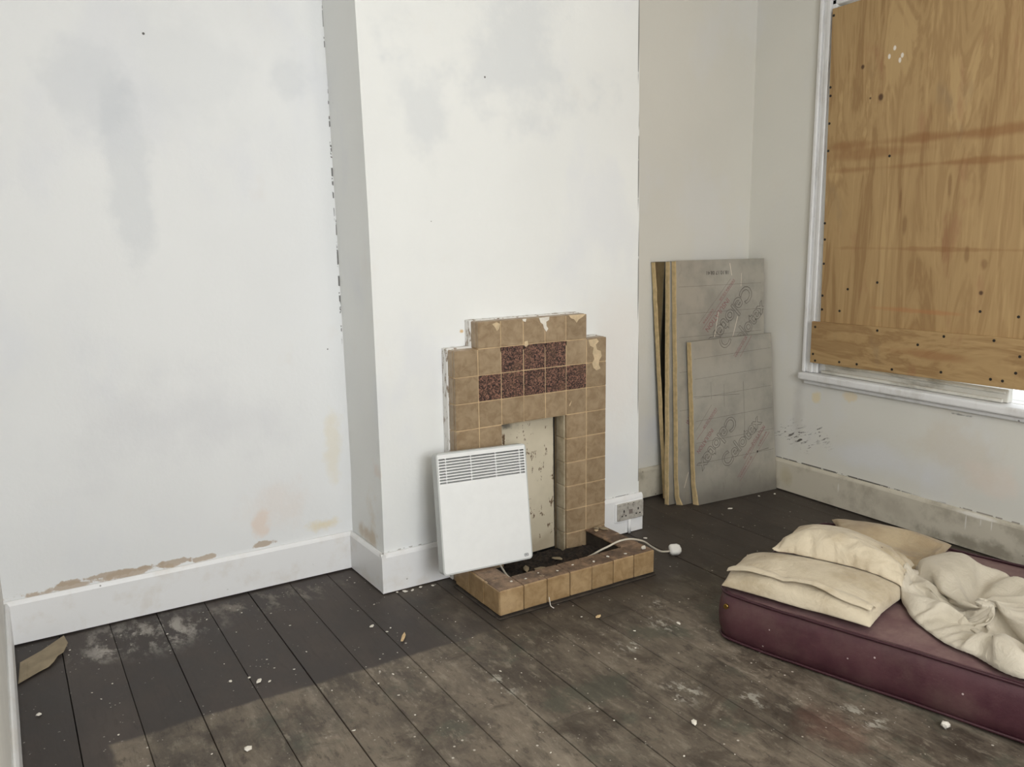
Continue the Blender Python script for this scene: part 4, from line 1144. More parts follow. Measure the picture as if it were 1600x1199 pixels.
        -22, -22, -22, -22, -22, -22, -22, -22, -22, -22, -22, -22, -22, -22, -22, -22, -22, -22, -21, -22, -22, -21, -22, -21, -22, -21, -22, -23, -13, 1056, -12, -21, -22, -22, -21, -22,
        -22, -22, -22, -21, -22, -22, -22, -22, -21, -22, -21, -22, -22, -22, -22, -22, -22, -22, -22, -22, -22, -23, -22, -22, -22, -22, -22, -22, -22, -22, -22, -22, -21, -22, -21, -22,
        -21, -22, -24, -5, 1064, -11, -22, -21, -22, -21, -22, -21, -22, -22, -22, -22, -22, -22, -22, -22, -21, -22, -22, -22, -22, -22, -22, -22, -23, -22, -22, -22, -22, -23, -22, -22,
        -22, -23, -22, -22, -22, -22, -21, -22, -22, -21, -22, -21, -22, -24, -6, 1073, -11, -22, -21, -22, -21, -21, -22, -22, -22, -22, -22, -22, -22, -22, -22, -21, -23, -22, -22, -22,
        -22, -23, -22, -22, -22, -23, -22, -22, -23, -22, -22, -23, -22, -22, -22, -22, -22, -22, -22, -22, -21, -22, -21, -22, -24, -7, 1082, -11, -22, -21, -22, -21, -21, -22, -22, -21,
        -23, -22, -22, -22, -22, -22, -22, -22, -23, -22, -22, -22, -23, -22, -23, -22, -22, -23, -22, -23, -22, -23, -22, -22, -23, -22, -22, -22, -22, -22, -21, -22, -22, -22, -22, -23,
        -8, 1090, -10, -22, -21, -22, -21, -21, -22, -22, -21, -23, -22, -22, -22, -23, -21, -23, -22, -22, -23, -22, -23, -22, -23, -22, -23, -22, -23, -22, -23, -22, -23, -22, -23, -22,
        -22, -22, -23, -22, -22, -21, -22, -22, -22, -22, -24, -6, 1100, -11, -22, -21, -22, -21, -21, -22, -22, -21, -23, -22, -22, -23, -22, -22, -22, -23, -22, -23, -22, -23, -22, -23,
        -23, -22, -23, -23, -22, -23, -22, -23, -22, -23, -22, -23, -22, -22, -23, -22, -22, -21, -22, -22, -22, -24, -9, 1109, -10, -23, -21, -21, -22, -21, -22, -22, -22, -22, -22, -22,
        -23, -22, -22, -23, -22, -23, -23, -22, -23, -23, -22, -23, -23, -23, -22, -23, -23, -22, -23, -23, -22, -23, -22, -23, -22, -22, -23, -22, -22, -22, -21, -23, -24, -9, 1118, -11,
        -22, -21, -21, -22, -21, -22, -22, -22, -22, -22, -22, -23, -22, -23, -23, -22, -23, -23, -23, -22, -23, -23, -23, -23, -22, -23, -23, -23, -23, -22, -23, -23, -22, -23, -23, -22,
        -22, -23, -22, -22, -22, -22, -22, -24, -11, 1127, -11, -21, -22, -21, -21, -22, -22, -22, -22, -22, -22, -22, -23, -23, -22, -23, -23, -23, -23, -23, -23, -22, -23, -23, -23, -23,
        -23, -23, -23, -23, -23, -22, -23, -23, -23, -22, -23, -23, -22, -22, -23, -21, -22, -23, -24, -11, 1136, -11, -21, -21, -22, -21, -22, -22, -21, -22, -23, -22, -23, -22, -23, -23,
        -23, -23, -23, -23, -23, -23, -23, -23, -23, -23, -23, -23, -23, -23, -23, -23, -23, -23, -22, -23, -23, -22, -23, -23, -23, -22, -22, -22, -22, -24, -11, 1146, -11, -21, -22, -21,
        -21, -22, -22, -22, -22, -23, -22, -23, -23, -22, -24, -23, -23, -23, -23, -23, -23, -23, -23, -23, -24, -23, -23, -23, -23, -23, -23, -23, -23, -23, -23, -22, -22, -24, -23, -23,
        -22, -22, -22, -23, -24, -11, 1155, -11, -21, -21, -21, -22, -22, -22, -22, -22, -23, -22, -23, -23, -23, -23, -23, -24, -23, -23, -23, -23, -24, -23, -23, -23, -23, -23, -24, -23,
        -23, -23, -23, -23, -24, -22, -22, -23, -23, -24, -23, -22, -22, -23, -22, -25, -12, 1165, -12, -21, -21, -21, -22, -22, -22, -22, -22, -23, -23, -23, -23, -23, -23, -23, -24, -23,
        -23, -23, -24, -23, -23, -24, -23, -23, -23, -24, -23, -23, -23, -24, -23, -23, -23, -23, -23, -23, -23, -23, -22, -23, -22, -23, -24, -15, 1175, -12, -21, -21, -22, -21, -22, -23,
        -22, -23, -22, -23, -23, -23, -24, -23, -23, -24, -23, -23, -24, -23, -23, -24, -23, -23, -24, -23, -24, -23, -23, -24, -23, -23, -24, -23, -23, -23, -23, -23, -23, -22, -23, -23,
        -23, -24, -17, 1186, -14, -20, -22, -21, -22, -22, -23, -22, -23, -23, -23, -23, -23, -23, -24, -23, -24, -23, -23, -24, -23, -24, -23, -24, -23, -24, -23, -24, -23, -23, -24, -23,
        -24, -23, -23, -24, -23, -23, -23, -23, -22, -23, -23, -24, -23, -19, 1196, -14, -21, -21, -22, -22, -22, -23, -22, -23, -23, -23, -23, -24, -23, -24, -23, -24, -23, -24, -23, -24,
        -23, -24, -23, -24, -23, -24, -24, -23, -24, -23, -24, -23, -24, -23, -23, -24, -23, -23, -23, -23, -23, -23, -23, -24, -21, 1206, -14, -21, -22, -22, -22, -22, -23, -23, -23, -23,
        -23, -23, -24, -23, -24, -23, -24, -23, -24, -23, -24, -24, -23, -24, -24, -23, -24, -23, -24, -24, -23, -24, -23, -24, -24, -23, -24, -23, -23, -23, -24, -23, -23, -23, -24, -22,
        1217, -15, -21, -22, -22, -23, -22, -23, -23, -23, -23, -24, -23, -23, -24, -24, -23, -24, -24, -23, -24, -24, -23, -24, -24, -23, -24, -24, -23, -24, -24, -24, -23, -24, -24, -23,
        -24, -23, -24, -23, -24, -23, -23, -23, -24, -23, -23, 1228, -16, -22, -22, -22, -22, -23, -23, -24, -23, -23, -23, -24, -24, -23, -24, -24, -23, -24, -24, -24, -23, -24, -24, -23,
        -24, -24, -24, -23, -24, -24, -24, -23, -24, -24, -24, -23, -24, -24, -23, -24, -23, -24, -23, -24, -23, -24, 1238, -16, -22, -22, -23, -22, -23, -24, -23, -24, -23, -24, -23, -24,
        -23, -24, -24, -24, -24, -23, -24, -24, -24, -23, -24, -24, -24, -24, -23, -24, -24, -24, -24, -24, -23, -24, -24, -24, -24, -23, -24, -24, -23, -24, -24, -24, -23, 1251, -18, -23,
        -22, -23, -23, -24, -23, -24, -23, -24, -24, -24, -23, -24, -24, -24, -23, -24, -24, -24, -24, -23, -24, -24, -24, -24, -24, -23, -24, -24, -24, -24, -24, -24, -24, -24, -23, -24,
        -24, -24, -24, -24, -24, -24, -24, -24, 1260, -17, -23, -23, -23, -23, -24, -24, -24, -23, -24, -24, -24, -24, -23, -24, -24, -24, -24, -24, -24, -23, -24, -24, -24, -24, -23, -24,
        -24, -24, -24, -24, -24, -24, -24, -24, -24, -24, -24, -24, -24, -24, -24, -24, -25, -24, -24, 1272, -18, -24, -23, -24, -23, -24, -24, -24, -24, -24, -24, -24, -24, -24, -24, -24,
        -24, -24, -23, -24, -24, -24, -24, -24, -23, -24, -24, -24, -24, -24, -24, -24, -24, -24, -24, -24, -24, -25, -24, -24, -25, -24, -24, -25, -24, -25, 1285, -21, -23, -24, -24, -24,
        -24, -24, -24, -24, -25, -24, -24, -24, -24, -24, -24, -24, -24, -24, -24, -23, -24, -24, -24, -24, -24, -23, -24, -24, -24, -24, -24, -24, -24, -25, -24, -24, -25, -24, -25, -25,
        -24, -25, -25, -25, -25, 1299, -25, -27, -23, -26, -21, -26, -24, -24, -25, -25, -22, -25, -25, -23, -24, -24, -24, -23, -24, -24, -24, -24, -23, -24, -24, -24, -23, -24, -24, -24,
        -24, -24, -24, -24, -25, -24, -24, -25, -24, -25, -25, -26, -25, -25, -26, -26, 34, 1, 1, 1, 1, 2, 1, 1, 0, 0, 0, 1, 0, 0, 1, 0, -1, 0, 0, -2, 0, -1, 0, 0, 0, -1, 0, 0, 1, 1, 2, 2,
        1, 1, 1, -1, 0, -1, 0, 0, 0, 0, -1, -1, -1, -1, -1, 35, 24, 8, 5, 5, 5, 3, 4, 3, 3, 2, 2, 2, 1, 1, 1, 1, 1, -1, -1, -1, 1, 0, 0, 0, 0, -1, 0, 1, 1, 1, 1, 0, 0, -1, -1, -2, -2, -2,
        -3, -3, -4, -4, -5, -7, -9, -24, 36, 33, 8, 5, 6, 4, 2, 3, 4, 6, 6, 2, 2, 2, 1, 1, 1, 1, -1, 0, -1, -1, -1, -2, 0, -1, 0, 2, 2, 2, 1, 0, 0, 0, -1, 0, -2, -2, -2, -4, -5, -3, -5, -9,
        -9, -8, -33, 38, 39, 7, 7, 3, 3, 5, 6, 7, 6, 3, 2, 2, 2, 2, 0, 1, 0, -1, -3, -4, 1, 2, -1, -2, -1, 2, 2, 3, 2, 0, 1, 1, 0, -1, -1, -1, -2, -3, -4, -4, -5, -4, -8, -10, -11, -38, 40,
        43, 9, 5, 3, 7, 8, 7, 5, 4, 3, 2, 2, 2, 2, 0, -1, -2, -4, -5, -2, 2, 4, 0, -2, 0, 3, 2, 3, 1, 1, 2, 1, -1, -1, -1, -1, -3, -3, -3, -5, -4, -5, -8, -10, -14, -42, 43, 47, 10, 4, 8, 7,
        7, 5, 5, 4, 3, 1, 1, 1, 2, 0, -3, -4, -5, -4, 1, 4, 3, 0, -1, 1, 2, 3, 3, 1, 1, 1, 1, 0, -1, -2, -1, -3, -3, -3, -4, -5, -7, -8, -10, -13, -46, 46, 50, 11, 8, 6, 6, 4, 2, 8, 4, -2,
        3, 2, 2, 1, 0, -4, -5, -6, -1, 5, 4, 1, 0, 1, 1, 2, 4, 2, 1, 0, 0, 1, -1, -1, -1, -2, -2, -3, -4, -4, -5, -8, -8, -10, -13, -49, 45, 53, 12, 8, 5, 2, 6, 9, 6, 0, -2, 2, 3, 4, 2, -2,
        -5, -5, -5, 4, 4, 3, 1, 1, 1, 2, 2, 3, 2, 1, -1, 1, -1, -1, -1, -1, -2, -2, -3, -5, -4, -7, -7, -7, -10, -14, -51, 45, 54, 13, 7, 2, 7, 9, 8, 2, 0, -2, 2, 4, 4, 3, -3, -5, -6, -3, 5,
        4, 3, 1, 2, 2, 2, 2, 3, 1, 1, 0, 0, -1, -1, -2, -2, -2, -3, -3, -3, -5, -7, -8, -8, -10, -13, -53, 44, 54, 15, 5, 7, 10, 8, 0, 1, 1, 1, 4, 4, 3, 4, -4, -6, -5, -1, 5, 2, 3, 3, 4, 2,
        1, 2, 3, 1, 0, 1, 0, -1, -3, -2, -2, -2, -3, -4, -4, -4, -7, -8, -9, -10, -13, -54, 42, 56, 16, 9, 8, 8, 6, 3, -1, 2, 2, 5, 4, 3, -1, -4, -5, -5, 0, 4, 4, 4, 3, 4, 2, 1, 2, 2, 1, 0,
        1, -2, -1, -2, -2, -2, -3, -2, -4, -5, -6, -6, -8, -9, -10, -13, -56, 40, 57, 16, 10, 9, 7, 7, 4, 3, 2, 1, 5, 3, 0, -1, -3, -5, -4, 1, 5, 5, 3, 3, 3, 2, 2, 1, 1, 1, 0, 0, -1, -1, -3,
        -2, -2, -3, -4, -4, -5, -5, -7, -8, -8, -10, -13, -56, 38, 56, 16, 11, 9, 9, 6, 4, 6, 4, 3, 2, 2, 0, -2, -4, -4, -2, 3, 5, 4, 4, 3, 2, 2, 3, 1, 0, -1, 1, -1, -1, -1, -3, -2, -3, -3,
        -5, -4, -5, -5, -6, -8, -9, -10, -13, -56, 35, 57, 16, 10, 10, 8, 8, 6, 5, 4, 4, 3, 1, 0, -1, -4, -4, 0, 4, 4, 4, 5, 2, 2, 2, 2, 0, 0, 0, -1, 0, -1, -2, -2, -3, -4, -4, -5, -5, -4,
        -6, -6, -7, -8, -10, -12, -58, 33, 57, 16, 11, 9, 9, 7, 7, 6, 5, 4, 3, 2, 0, -2, -5, -2, 3, 5, 4, 3, 4, 2, 2, 2, 0, 0, 0, -1, 0, 1, -2, -2, -3, -4, -4, -4, -5, -6, -5, -5, -6, -7,
        -8, -9, -12, -59, 29, 58, 17, 11, 9, 8, 7, 7, 7, 6, 5, 4, 2, 0, -3, -3, 0, 5, 5, 3, 3, 2, 1, 2, 1, 0, 0, 0, 0, 0, 1, -2, -3, -2, -4, -4, -5, -5, -6, -5, -6, -6, -7, -7, -9, -12, -59,
        27, 58, 17, 10, 9, 8, 8, 7, 8, 7, 6, 4, 3, -1, -4, -1, 3, 5, 4, 3, 2, 1, 1, 1, 0, 1, 0, 0, 0, 0, 0, -2, -2, -3, -3, -5, -5, -4, -6, -5, -5, -7, -6, -8, -9, -14, -58, 26, 58, 16, 12,
        9, 8, 7, 8, 8, 6, 6, 5, 4, -1, -3, 1, 5, 4, 3, 1, 1, 1, 1, 0, 1, 0, 0, 0, 1, -1, 0, -2, -2, -2, -3, -3, -5, -4, -5, -5, -7, -7, -7, -7, -10, -15, -59, 25, 59, 15, 12, 9, 9, 7, 8, 7,
        7, 6, 6, 4, 0, -2, 3, 5, 3, 1, 1, 0, 1, 0, 0, 0, 1, 0, 0, 0, 0, -1, -1, -2, -2, -2, -3, -4, -4, -5, -5, -7, -7, -7, -8, -11, -15, -59, 25, 58, 16, 12, 10, 9, 7, 7, 8, 7, 6, 5, 4, 0,
        1, 5, 3, 1, 1, 0, 1, 0, 0, -1, 0, 1, 0, 1, 0, -1, -1, -1, -1, -1, -2, -4, -3, -5, -7, -3, -6, -7, -9, -9, -10, -16, -58, 23, 58, 18, 13, 10, 9, 8, 7, 5, 7, 6, 5, 5, 1, 4, 3, 1, 0, 1,
        1, 0, 1, -1, 0, -1, 0, 2, 1, 0, -1, -1, -1, -2, -1, -1, -3, -7, -6, -2, -4, -6, -7, -9, -9, -10, -16, -58, 21, 59, 18, 13, 11, 9, 8, 7, 6, 5, 6, 4, 5, 5, 2, 2, 0, 1, 1, 0, 1, 1, -1,
        0, -1, 0, 2, 1, 0, -2, 0, -1, -2, -1, -1, -6, -6, -4, -3, -2, -7, -7, -8, -9, -11, -16, -58, 20, 58, 18, 13, 11, 9, 9, 7, 6, 5, 4, 6, 4, 4, 3, 2, 0, 2, 0, 1, 0, 0, 0, 0, 0, 0, 1, 0,
        0, 0, -1, -1, -2, -1, -1, -5, -2, -4, -4, -6, -6, -7, -8, -10, -11, -15, -56, 19, 56, 19, 13, 10, 8, 9, 7, 6, 6, 5, 6, 4, 3, 3, 1, 2, 1, 1, 0, 0, 1, -1, 1, 0, 0, 1, -1, 0, -1, 0, -1,
        -1, -2, -1, -2, -5, -4, -4, -5, -7, -8, -8, -9, -9, -14, -55, 18, 54, 19, 12, 10, 8, 8, 8, 7, 6, 6, 5, 4, 3, 2, 1, 2, 1, 2, 0, 0, 0, 1, 0, 0, 1, -1, -1, 0, -1, 0, -1, -1, -1, -2, -3,
        -3, -3, -5, -6, -7, -8, -7, -8, -9, -13, -53, 15, 54, 17, 12, 11, 8, 8, 7, 7, 7, 5, 5, 4, 3, 2, 2, 1, 2, 1, 1, 0, 0, 1, 1, 0, 0, -1, -2, 0, 0, 0, -1, -2, 0, -3, -1, -3, -4, -4, -7,
        -7, -5, -7, -7, -9, -14, -51, 13, 52, 17, 13, 9, 8, 7, 7, 8, 7, 5, 5, 3, 3, 3, 2, 1, 1, 2, 1, 0, 1, 1, 0, 0, -1, -1, -1, 0, 0, -1, 0, -1, 0, -2, -3, -2, -3, -5, -7, -4, -6, -6, -7,
        -10, -14, -50, 11, 50, 17, 12, 9, 8, 7, 7, 6, 6, 5, 5, 4, 4, 3, 2, 1, 2, 1, 1, 1, 1, 1, 1, -1, -2, -1, -1, 0, -1, 0, 0, 0, -1, -2, -2, -2, -3, -4, -5, -5, -6, -7, -7, -9, -14, -48,
        9, 48, 16, 11, 10, 8, 7, 6, 5, 6, 5, 5, 4, 4, 4, 1, 1, 2, 2, 1, 0, 1, 0, 1, 0, -1, -2, 0, -1, -1, 0, 0, -1, 0, -1, -2, -3, -2, -3, -6, -5, -4, -7, -7, -8, -14, -45, 7, 46, 15, 10,
        10, 8, 7, 5, 5, 5, 5, 5, 3, 4, 4, 2, 2, 1, 2, 1, 0, 0, 1, 1, -1, 0, 0, -2, -1, 0, 0, 0, -1, -1, -1, -2, -2, -2, -3, -5, -4, -4, -6, -7, -8, -13, -43, 7, 42, 14, 11, 10, 7, 6, 5, 5,
        4, 4, 4, 4, 3, 3, 3, 2, 1, 2, 0, 1, 0, 0, 1, 0, 0, 0, -1, -1, 0, 0, -1, -1, -1, -1, -1, -2, -2, -2, -3, -4, -5, -6, -6, -9, -11, -39, 3, 40, 14, 10, 10, 8, 5, 5, 3, 5, 4, 3, 3, 3, 3,
        3, 2, 2, 1, 1, 1, -1, 0, 0, 0, 0, 0, -1, 0, 0, -1, -1, -1, -1, -1, -1, -1, -1, -3, -3, -4, -3, -5, -9, -6, -10, -35, 1, 35, 13, 9, 9, 8, 5, 5, 4, 4, 4, 3, 3, 1, 3, 3, 2, 2, 1, 1, 1,
        0, -1, 0, -1, 1, 0, -1, -1, 0, -1, 0, -1, -2, -1, 0, -1, -2, -2, -3, -3, -3, -5, -6, -7, -8, -29, 0, 27, 12, 8, 8, 8, 5, 4, 4, 3, 4, 3, 3, 1, 1, 2, 1, 2, 2, 0, 1, 0, 0, 0, -1, 0, 1,
        -1, -1, -1, -2, 0, 0, -1, -1, -1, -1, 0, -1, -2, -3, -4, -3, -4, -6, -7, -22, 1, 4, 1, 6, 2, 6, 1, 3, 1, 0, 3, 4, 1, -1, 1, 1, 1, 0, 1, 0, -1, 1, 1, -1, -1, 1, 0, 0, -1, 0, 0, 0, 0,
        0, 0, 0, 1, 1, 1, 1, 0, 0, 0, -1, 0, 1, 0,
    ]),
    'p3': (47, (1.0801, -1.2298, 0.1910), [
        0, 10, 10, 9, 10, 9, 10, 9, 9, 10, 9, 9, 8, 9, 9, 9, 9, 9, 9, 9, 8, 8, 9, 9, 8, 9, 9, 9, 8, 9, 9, 8, 9, 9, 8, 9, 8, 9, 9, 9, 8, 10, 9, 9, 9, 9, 9, 22, 9, 9, 10, 9, 10, 9, 10, 9, 9,
        8, 9, 9, 9, 8, 9, 9, 10, 10, 10, 9, 10, 9, 9, 9, 8, 9, 9, 8, 9, 9, 8, 8, 9, 8, 9, 9, 9, 8, 8, 8, 9, 8, 8, 9, 9, 8, 42, 9, 10, 10, 10, 10, 9, 9, 10, 9, 9, 9, 9, 9, 8, 9, 7, 9, 10, 8,
        9, 9, 9, 9, 9, 9, 10, 9, 9, 9, 9, 8, 7, 8, 8, 9, 9, 8, 9, 9, 8, 8, 9, 8, 9, 8, 10, 62, 9, 11, 10, 10, 9, 9, 9, 10, 9, 10, 9, 9, 9, 8, 9, 7, 8, 8, 9, 8, 9, 8, 9, 9, 9, 9, 10, 8, 9,
        10, 9, 9, 8, 7, 8, 9, 8, 9, 8, 9, 9, 8, 9, 9, 8, 10, 83, 8, 11, 10, 10, 9, 9, 9, 10, 10, 9, 9, 9, 9, 9, 7, 8, 8, 8, 8, 9, 8, 9, 7, 9, 8, 9, 9, 9, 9, 9, 9, 10, 9, 9, 8, 8, 8, 9, 8, 9,
        9, 8, 9, 8, 9, 10, 103, 7, 12, 10, 9, 10, 9, 9, 10, 9, 9, 7, 10, 9, 9, 9, 8, 9, 7, 8, 9, 8, 8, 8, 8, 8, 9, 8, 9, 9, 9, 8, 10, 9, 10, 9, 7, 8, 9, 9, 9, 8, 9, 9, 8, 8, 11, 123, 5, 13,
        10, 10, 9, 9, 10, 5, 8, 9, 10, 10, 10, 10, 9, 9, 8, 8, 8, 8, 9, 8, 8, 8, 8, 8, 8, 9, 9, 8, 9, 9, 9, 8, 9, 9, 9, 9, 9, 8, 9, 9, 8, 8, 8, 12, 144, 3, 12, 11, 10, 9, 9, 6, 8, 10, 9, 6,
        10, 9, 9, 9, 9, 9, 10, 8, 9, 9, 9, 8, 8, 8, 9, 8, 8, 9, 8, 9, 9, 9, 8, 9, 9, 9, 9, 9, 8, 9, 9, 8, 7, 9, 12, 165, 0, 13, 11, 10, 7, 8, 9, 9, 9, 7, 9, 9, 8, 9, 9, 9, 9, 9, 9, 9, 9, 8,
        8, 10, 9, 8, 8, 8, 9, 8, 9, 9, 9, 8, 9, 9, 8, 9, 9, 9, 8, 9, 8, 8, 8, 12, 186, -2, 13, 11, 10, 7, 9, 9, 7, 9, 8, 9, 9, 9, 8, 9, 9, 9, 8, 9, 9, 9, 9, 8, 9, 9, 9, 8, 8, 9, 9, 8, 9, 9,
        8, 9, 9, 8, 9, 8, 9, 9, 6, 11, 8, 8, 12, 208, -5, 11, 11, 9, 10, 10, 9, 8, 8, 9, 8, 9, 8, 9, 8, 9, 9, 9, 8, 9, 9, 9, 9, 8, 9, 9, 8, 8, 9, 8, 9, 9, 9, 8, 9, 9, 8, 9, 8, 9, 8, 6, 10,
        7, 10, 12, 229, -6, 10, 10, 10, 10, 10, 9, 9, 9, 8, 9, 8, 9, 8, 8, 8, 9, 9, 9, 9, 8, 9, 9, 9, 8, 9, 8, 7, 9, 9, 9, 8, 9, 9, 9, 9, 5, 9, 9, 9, 10, 6, 8, 8, 10, 13, 251, -8, 9, 10, 10,
        9, 9, 9, 10, 9, 8, 9, 8, 9, 8, 9, 9, 9, 8, 9, 9, 9, 8, 9, 9, 8, 9, 6, 9, 9, 8, 9, 8, 9, 9, 8, 9, 8, 6, 9, 9, 8, 9, 9, 8, 10, 12, 272, -9, 9, 10, 10, 9, 9, 8, 9, 9, 8, 9, 9, 9, 9, 8,
        9, 9, 9, 8, 9, 9, 8, 9, 9, 8, 9, 6, 9, 8, 9, 8, 8, 9, 9, 8, 9, 7, 8, 9, 8, 9, 9, 8, 9, 10, 11, 295, -12, 8, 10, 10, 9, 9, 9, 8, 9, 9, 9, 9, 8, 9, 9, 8, 9, 9, 8, 9, 9, 9, 8, 8, 8, 9,
        8, 7, 9, 9, 7, 8, 9, 8, 9, 9, 7, 9, 8, 9, 9, 9, 8, 8, 10, 11, 315, -12, 8, 9, 10, 9, 9, 9, 9, 8, 9, 9, 9, 8, 9, 9, 9, 8, 9, 9, 8, 9, 7, 8, 9, 9, 9, 9, 6, 9, 9, 7, 8, 8, 9, 9, 8, 8,
        9, 8, 9, 9, 8, 8, 8, 10, 12, 335, -12, 8, 9, 9, 10, 9, 9, 8, 9, 8, 9, 9, 9, 8, 9, 9, 8, 9, 7, 8, 9, 8, 9, 9, 9, 8, 9, 8, 8, 8, 8, 8, 8, 9, 8, 9, 8, 9, 8, 9, 8, 9, 8, 7, 10, 12, 356,
        -13, 9, 8, 9, 9, 9, 9, 9, 8, 8, 9, 9, 9, 8, 9, 9, 7, 7, 9, 9, 9, 9, 8, 9, 9, 8, 9, 8, 8, 8, 8, 8, 9, 8, 9, 8, 8, 9, 8, 9, 8, 8, 8, 8, 10, 10, 377, -13, 8, 9, 8, 9, 8, 9, 8, 9, 8, 9,
        9, 9, 8, 9, 9, 7, 7, 8, 9, 9, 8, 9, 8, 9, 8, 9, 8, 9, 8, 9, 8, 9, 8, 9, 8, 8, 9, 8, 9, 8, 8, 8, 8, 10, 9, 397, -13, 8, 9, 8, 8, 9, 8, 9, 8, 9, 8, 9, 9, 8, 9, 9, 7, 7, 9, 8, 9, 8, 9,
        8, 9, 8, 9, 8, 9, 8, 9, 8, 9, 8, 9, 8, 8, 9, 8, 9, 8, 8, 8, 8, 9, 9, 417, -13, 8, 9, 8, 8, 9, 8, 8, 8, 9, 8, 9, 9, 9, 8, 9, 7, 7, 9, 8, 9, 8, 9, 8, 9, 8, 9, 8, 9, 8, 9, 8, 9, 8, 9,
        8, 9, 8, 8, 9, 8, 8, 8, 8, 9, 8, 437, -13, 8, 9, 8, 8, 9, 8, 8, 8, 8, 9, 8, 9, 8, 9, 9, 7, 7, 9, 8, 8, 9, 8, 9, 9, 8, 9, 8, 9, 8, 9, 8, 9, 8, 9, 8, 8, 9, 8, 8, 9, 8, 8, 8, 9, 7, 457,
        -14, 9, 9, 8, 8, 9, 8, 8, 8, 8, 8, 9, 8, 9, 8, 8, 8, 8, 8, 8, 8, 9, 8, 9, 8, 9, 8, 9, 9, 9, 8, 8, 9, 8, 9, 8, 9, 8, 8, 8, 9, 8, 8, 8, 8, 6, 476, -13, 9, 9, 8, 8, 8, 9, 8, 8, 8, 8, 8,
        8, 9, 8, 9, 7, 8, 8, 8, 8, 9, 8, 9, 8, 9, 8, 9, 8, 9, 9, 8, 9, 8, 8, 9, 9, 8, 8, 8, 8, 9, 8, 8, 8, 6, 496, -13, 9, 9, 8, 8, 8, 8, 8, 9, 8, 8, 8, 8, 8, 9, 8, 7, 8, 9, 8, 8, 8, 8, 9,
        8, 9, 8, 9, 9, 9, 7, 9, 8, 9, 8, 8, 9, 8, 9, 8, 8, 8, 9, 8, 8, 6, 513, -9, 8, 9, 8, 8, 8, 8, 8, 8, 8, 9, 8, 8, 8, 8, 8, 8, 8, 8, 8, 8, 8, 9, 8, 8, 9, 8, 9, 9, 9, 8, 7, 8, 9, 9, 8, 8,
        8, 8, 7, 9, 10, 8, 8, 9, 6, 533, -9, 8, 9, 8, 8, 8, 8, 8, 8, 8, 8, 8, 8, 8, 9, 8, 8, 8, 8, 8, 8, 8, 8, 8, 9, 8, 9, 9, 8, 9, 8, 7, 7, 8, 9, 9, 8, 7, 7, 9, 9, 9, 10, 7, 10, 6, 551, -7,
        9, 8, 8, 8, 8, 8, 8, 8, 8, 8, 8, 8, 8, 8, 8, 8, 9, 8, 8, 8, 8, 8, 8, 8, 9, 8, 9, 9, 8, 8, 6, 7, 8, 9, 9, 7, 8, 8, 8, 9, 9, 9, 10, 9, 6, 566, -2, 9, 8, 8, 8, 8, 8, 8, 8, 8, 8, 8, 8,
        8, 8, 8, 8, 8, 8, 8, 9, 7, 8, 8, 9, 8, 8, 8, 9, 9, 8, 5, 8, 8, 8, 9, 7, 8, 9, 8, 9, 9, 9, 9, 9, 7, 588, -3, 8, 8, 8, 8, 8, 8, 8, 8, 8, 8, 8, 7, 8, 9, 8, 8, 8, 8, 8, 8, 8, 8, 8, 9, 8,
        8, 8, 8, 9, 8, 6, 8, 8, 7, 8, 8, 9, 8, 8, 9, 9, 9, 9, 9, 7, 608, -3, 8, 8, 8, 8, 8, 8, 8, 8, 8, 7, 8, 8, 8, 8, 8, 8, 8, 8, 9, 8, 8, 8, 8, 9, 8, 8, 8, 7, 9, 8, 8, 7, 8, 8, 7, 8, 8, 9,
        8, 9, 8, 9, 9, 9, 8, 624, 2, 8, 7, 8, 8, 8, 8, 8, 8, 7, 8, 8, 8, 8, 8, 8, 8, 8, 8, 8, 9, 8, 8, 8, 8, 8, 8, 8, 8, 9, 8, 7, 8, 8, 8, 7, 8, 8, 9, 8, 8, 8, 9, 8, 10, 8, 642, 4, 8, 8, 7,
        8, 8, 8, 8, 8, 8, 7, 8, 8, 8, 8, 8, 8, 8, 8, 8, 8, 9, 7, 8, 8, 8, 8, 8, 9, 8, 8, 9, 8, 7, 8, 8, 7, 8, 8, 8, 9, 8, 8, 9, 9, 9, 660, 7, 7, 8, 7, 8, 8, 8, 8, 8, 8, 8, 8, 8, 8, 8, 7, 8,
        8, 8, 8, 9, 7, 8, 8, 8, 8, 8, 8, 8, 8, 8, 8, 8, 8, 8, 8, 8, 8, 8, 8, 8, 9, 8, 8, 9, 9, 679, 7, 7, 7, 7, 8, 6, 7, 7, 8, 4, 5, 8, 8, 8, 8, 8, 8, 7, 9, 9, 10, 9, 9, 9, 9, 10, 9, 9, 8,
        8, 8, 8, 9, 8, 8, 8, 8, 7, 8, 8, 8, 9, 8, 6, 10, 11, 336, -7, -8, -8, -7, -8, -8, -7, -8, -7, -8, -7, -7, -8, -7, -7, -8, -7, -6, -7, -8, -7, -7, -7, -7, -7, -7, -7, -7, -7, -7, -7,
        -8, -7, -8, -7, -7, -8, -7, -8, -7, -7, -7, -8, -7, -7, -8, 357, -8, -7, -8, -7, -7, -8, -7, -8, -7, -8, -8, -7, -8, -8, -8, -6, -7, -5, -6, -7, -6, -7, -7, -7, -7, -8, -7, -8, -7,
        -8, -8, -8, -7, -8, -7, -8, -8, -9, -8, -9, -8, -10, -8, -9, -8, -9, 380, -10, -8, -8, -7, -8, -7, -8, -8, -7, -8, -8, -8, -7, -7, -8, -6, -7, -6, -8, -7, -8, -7, -7, -8, -7, -6, -7,
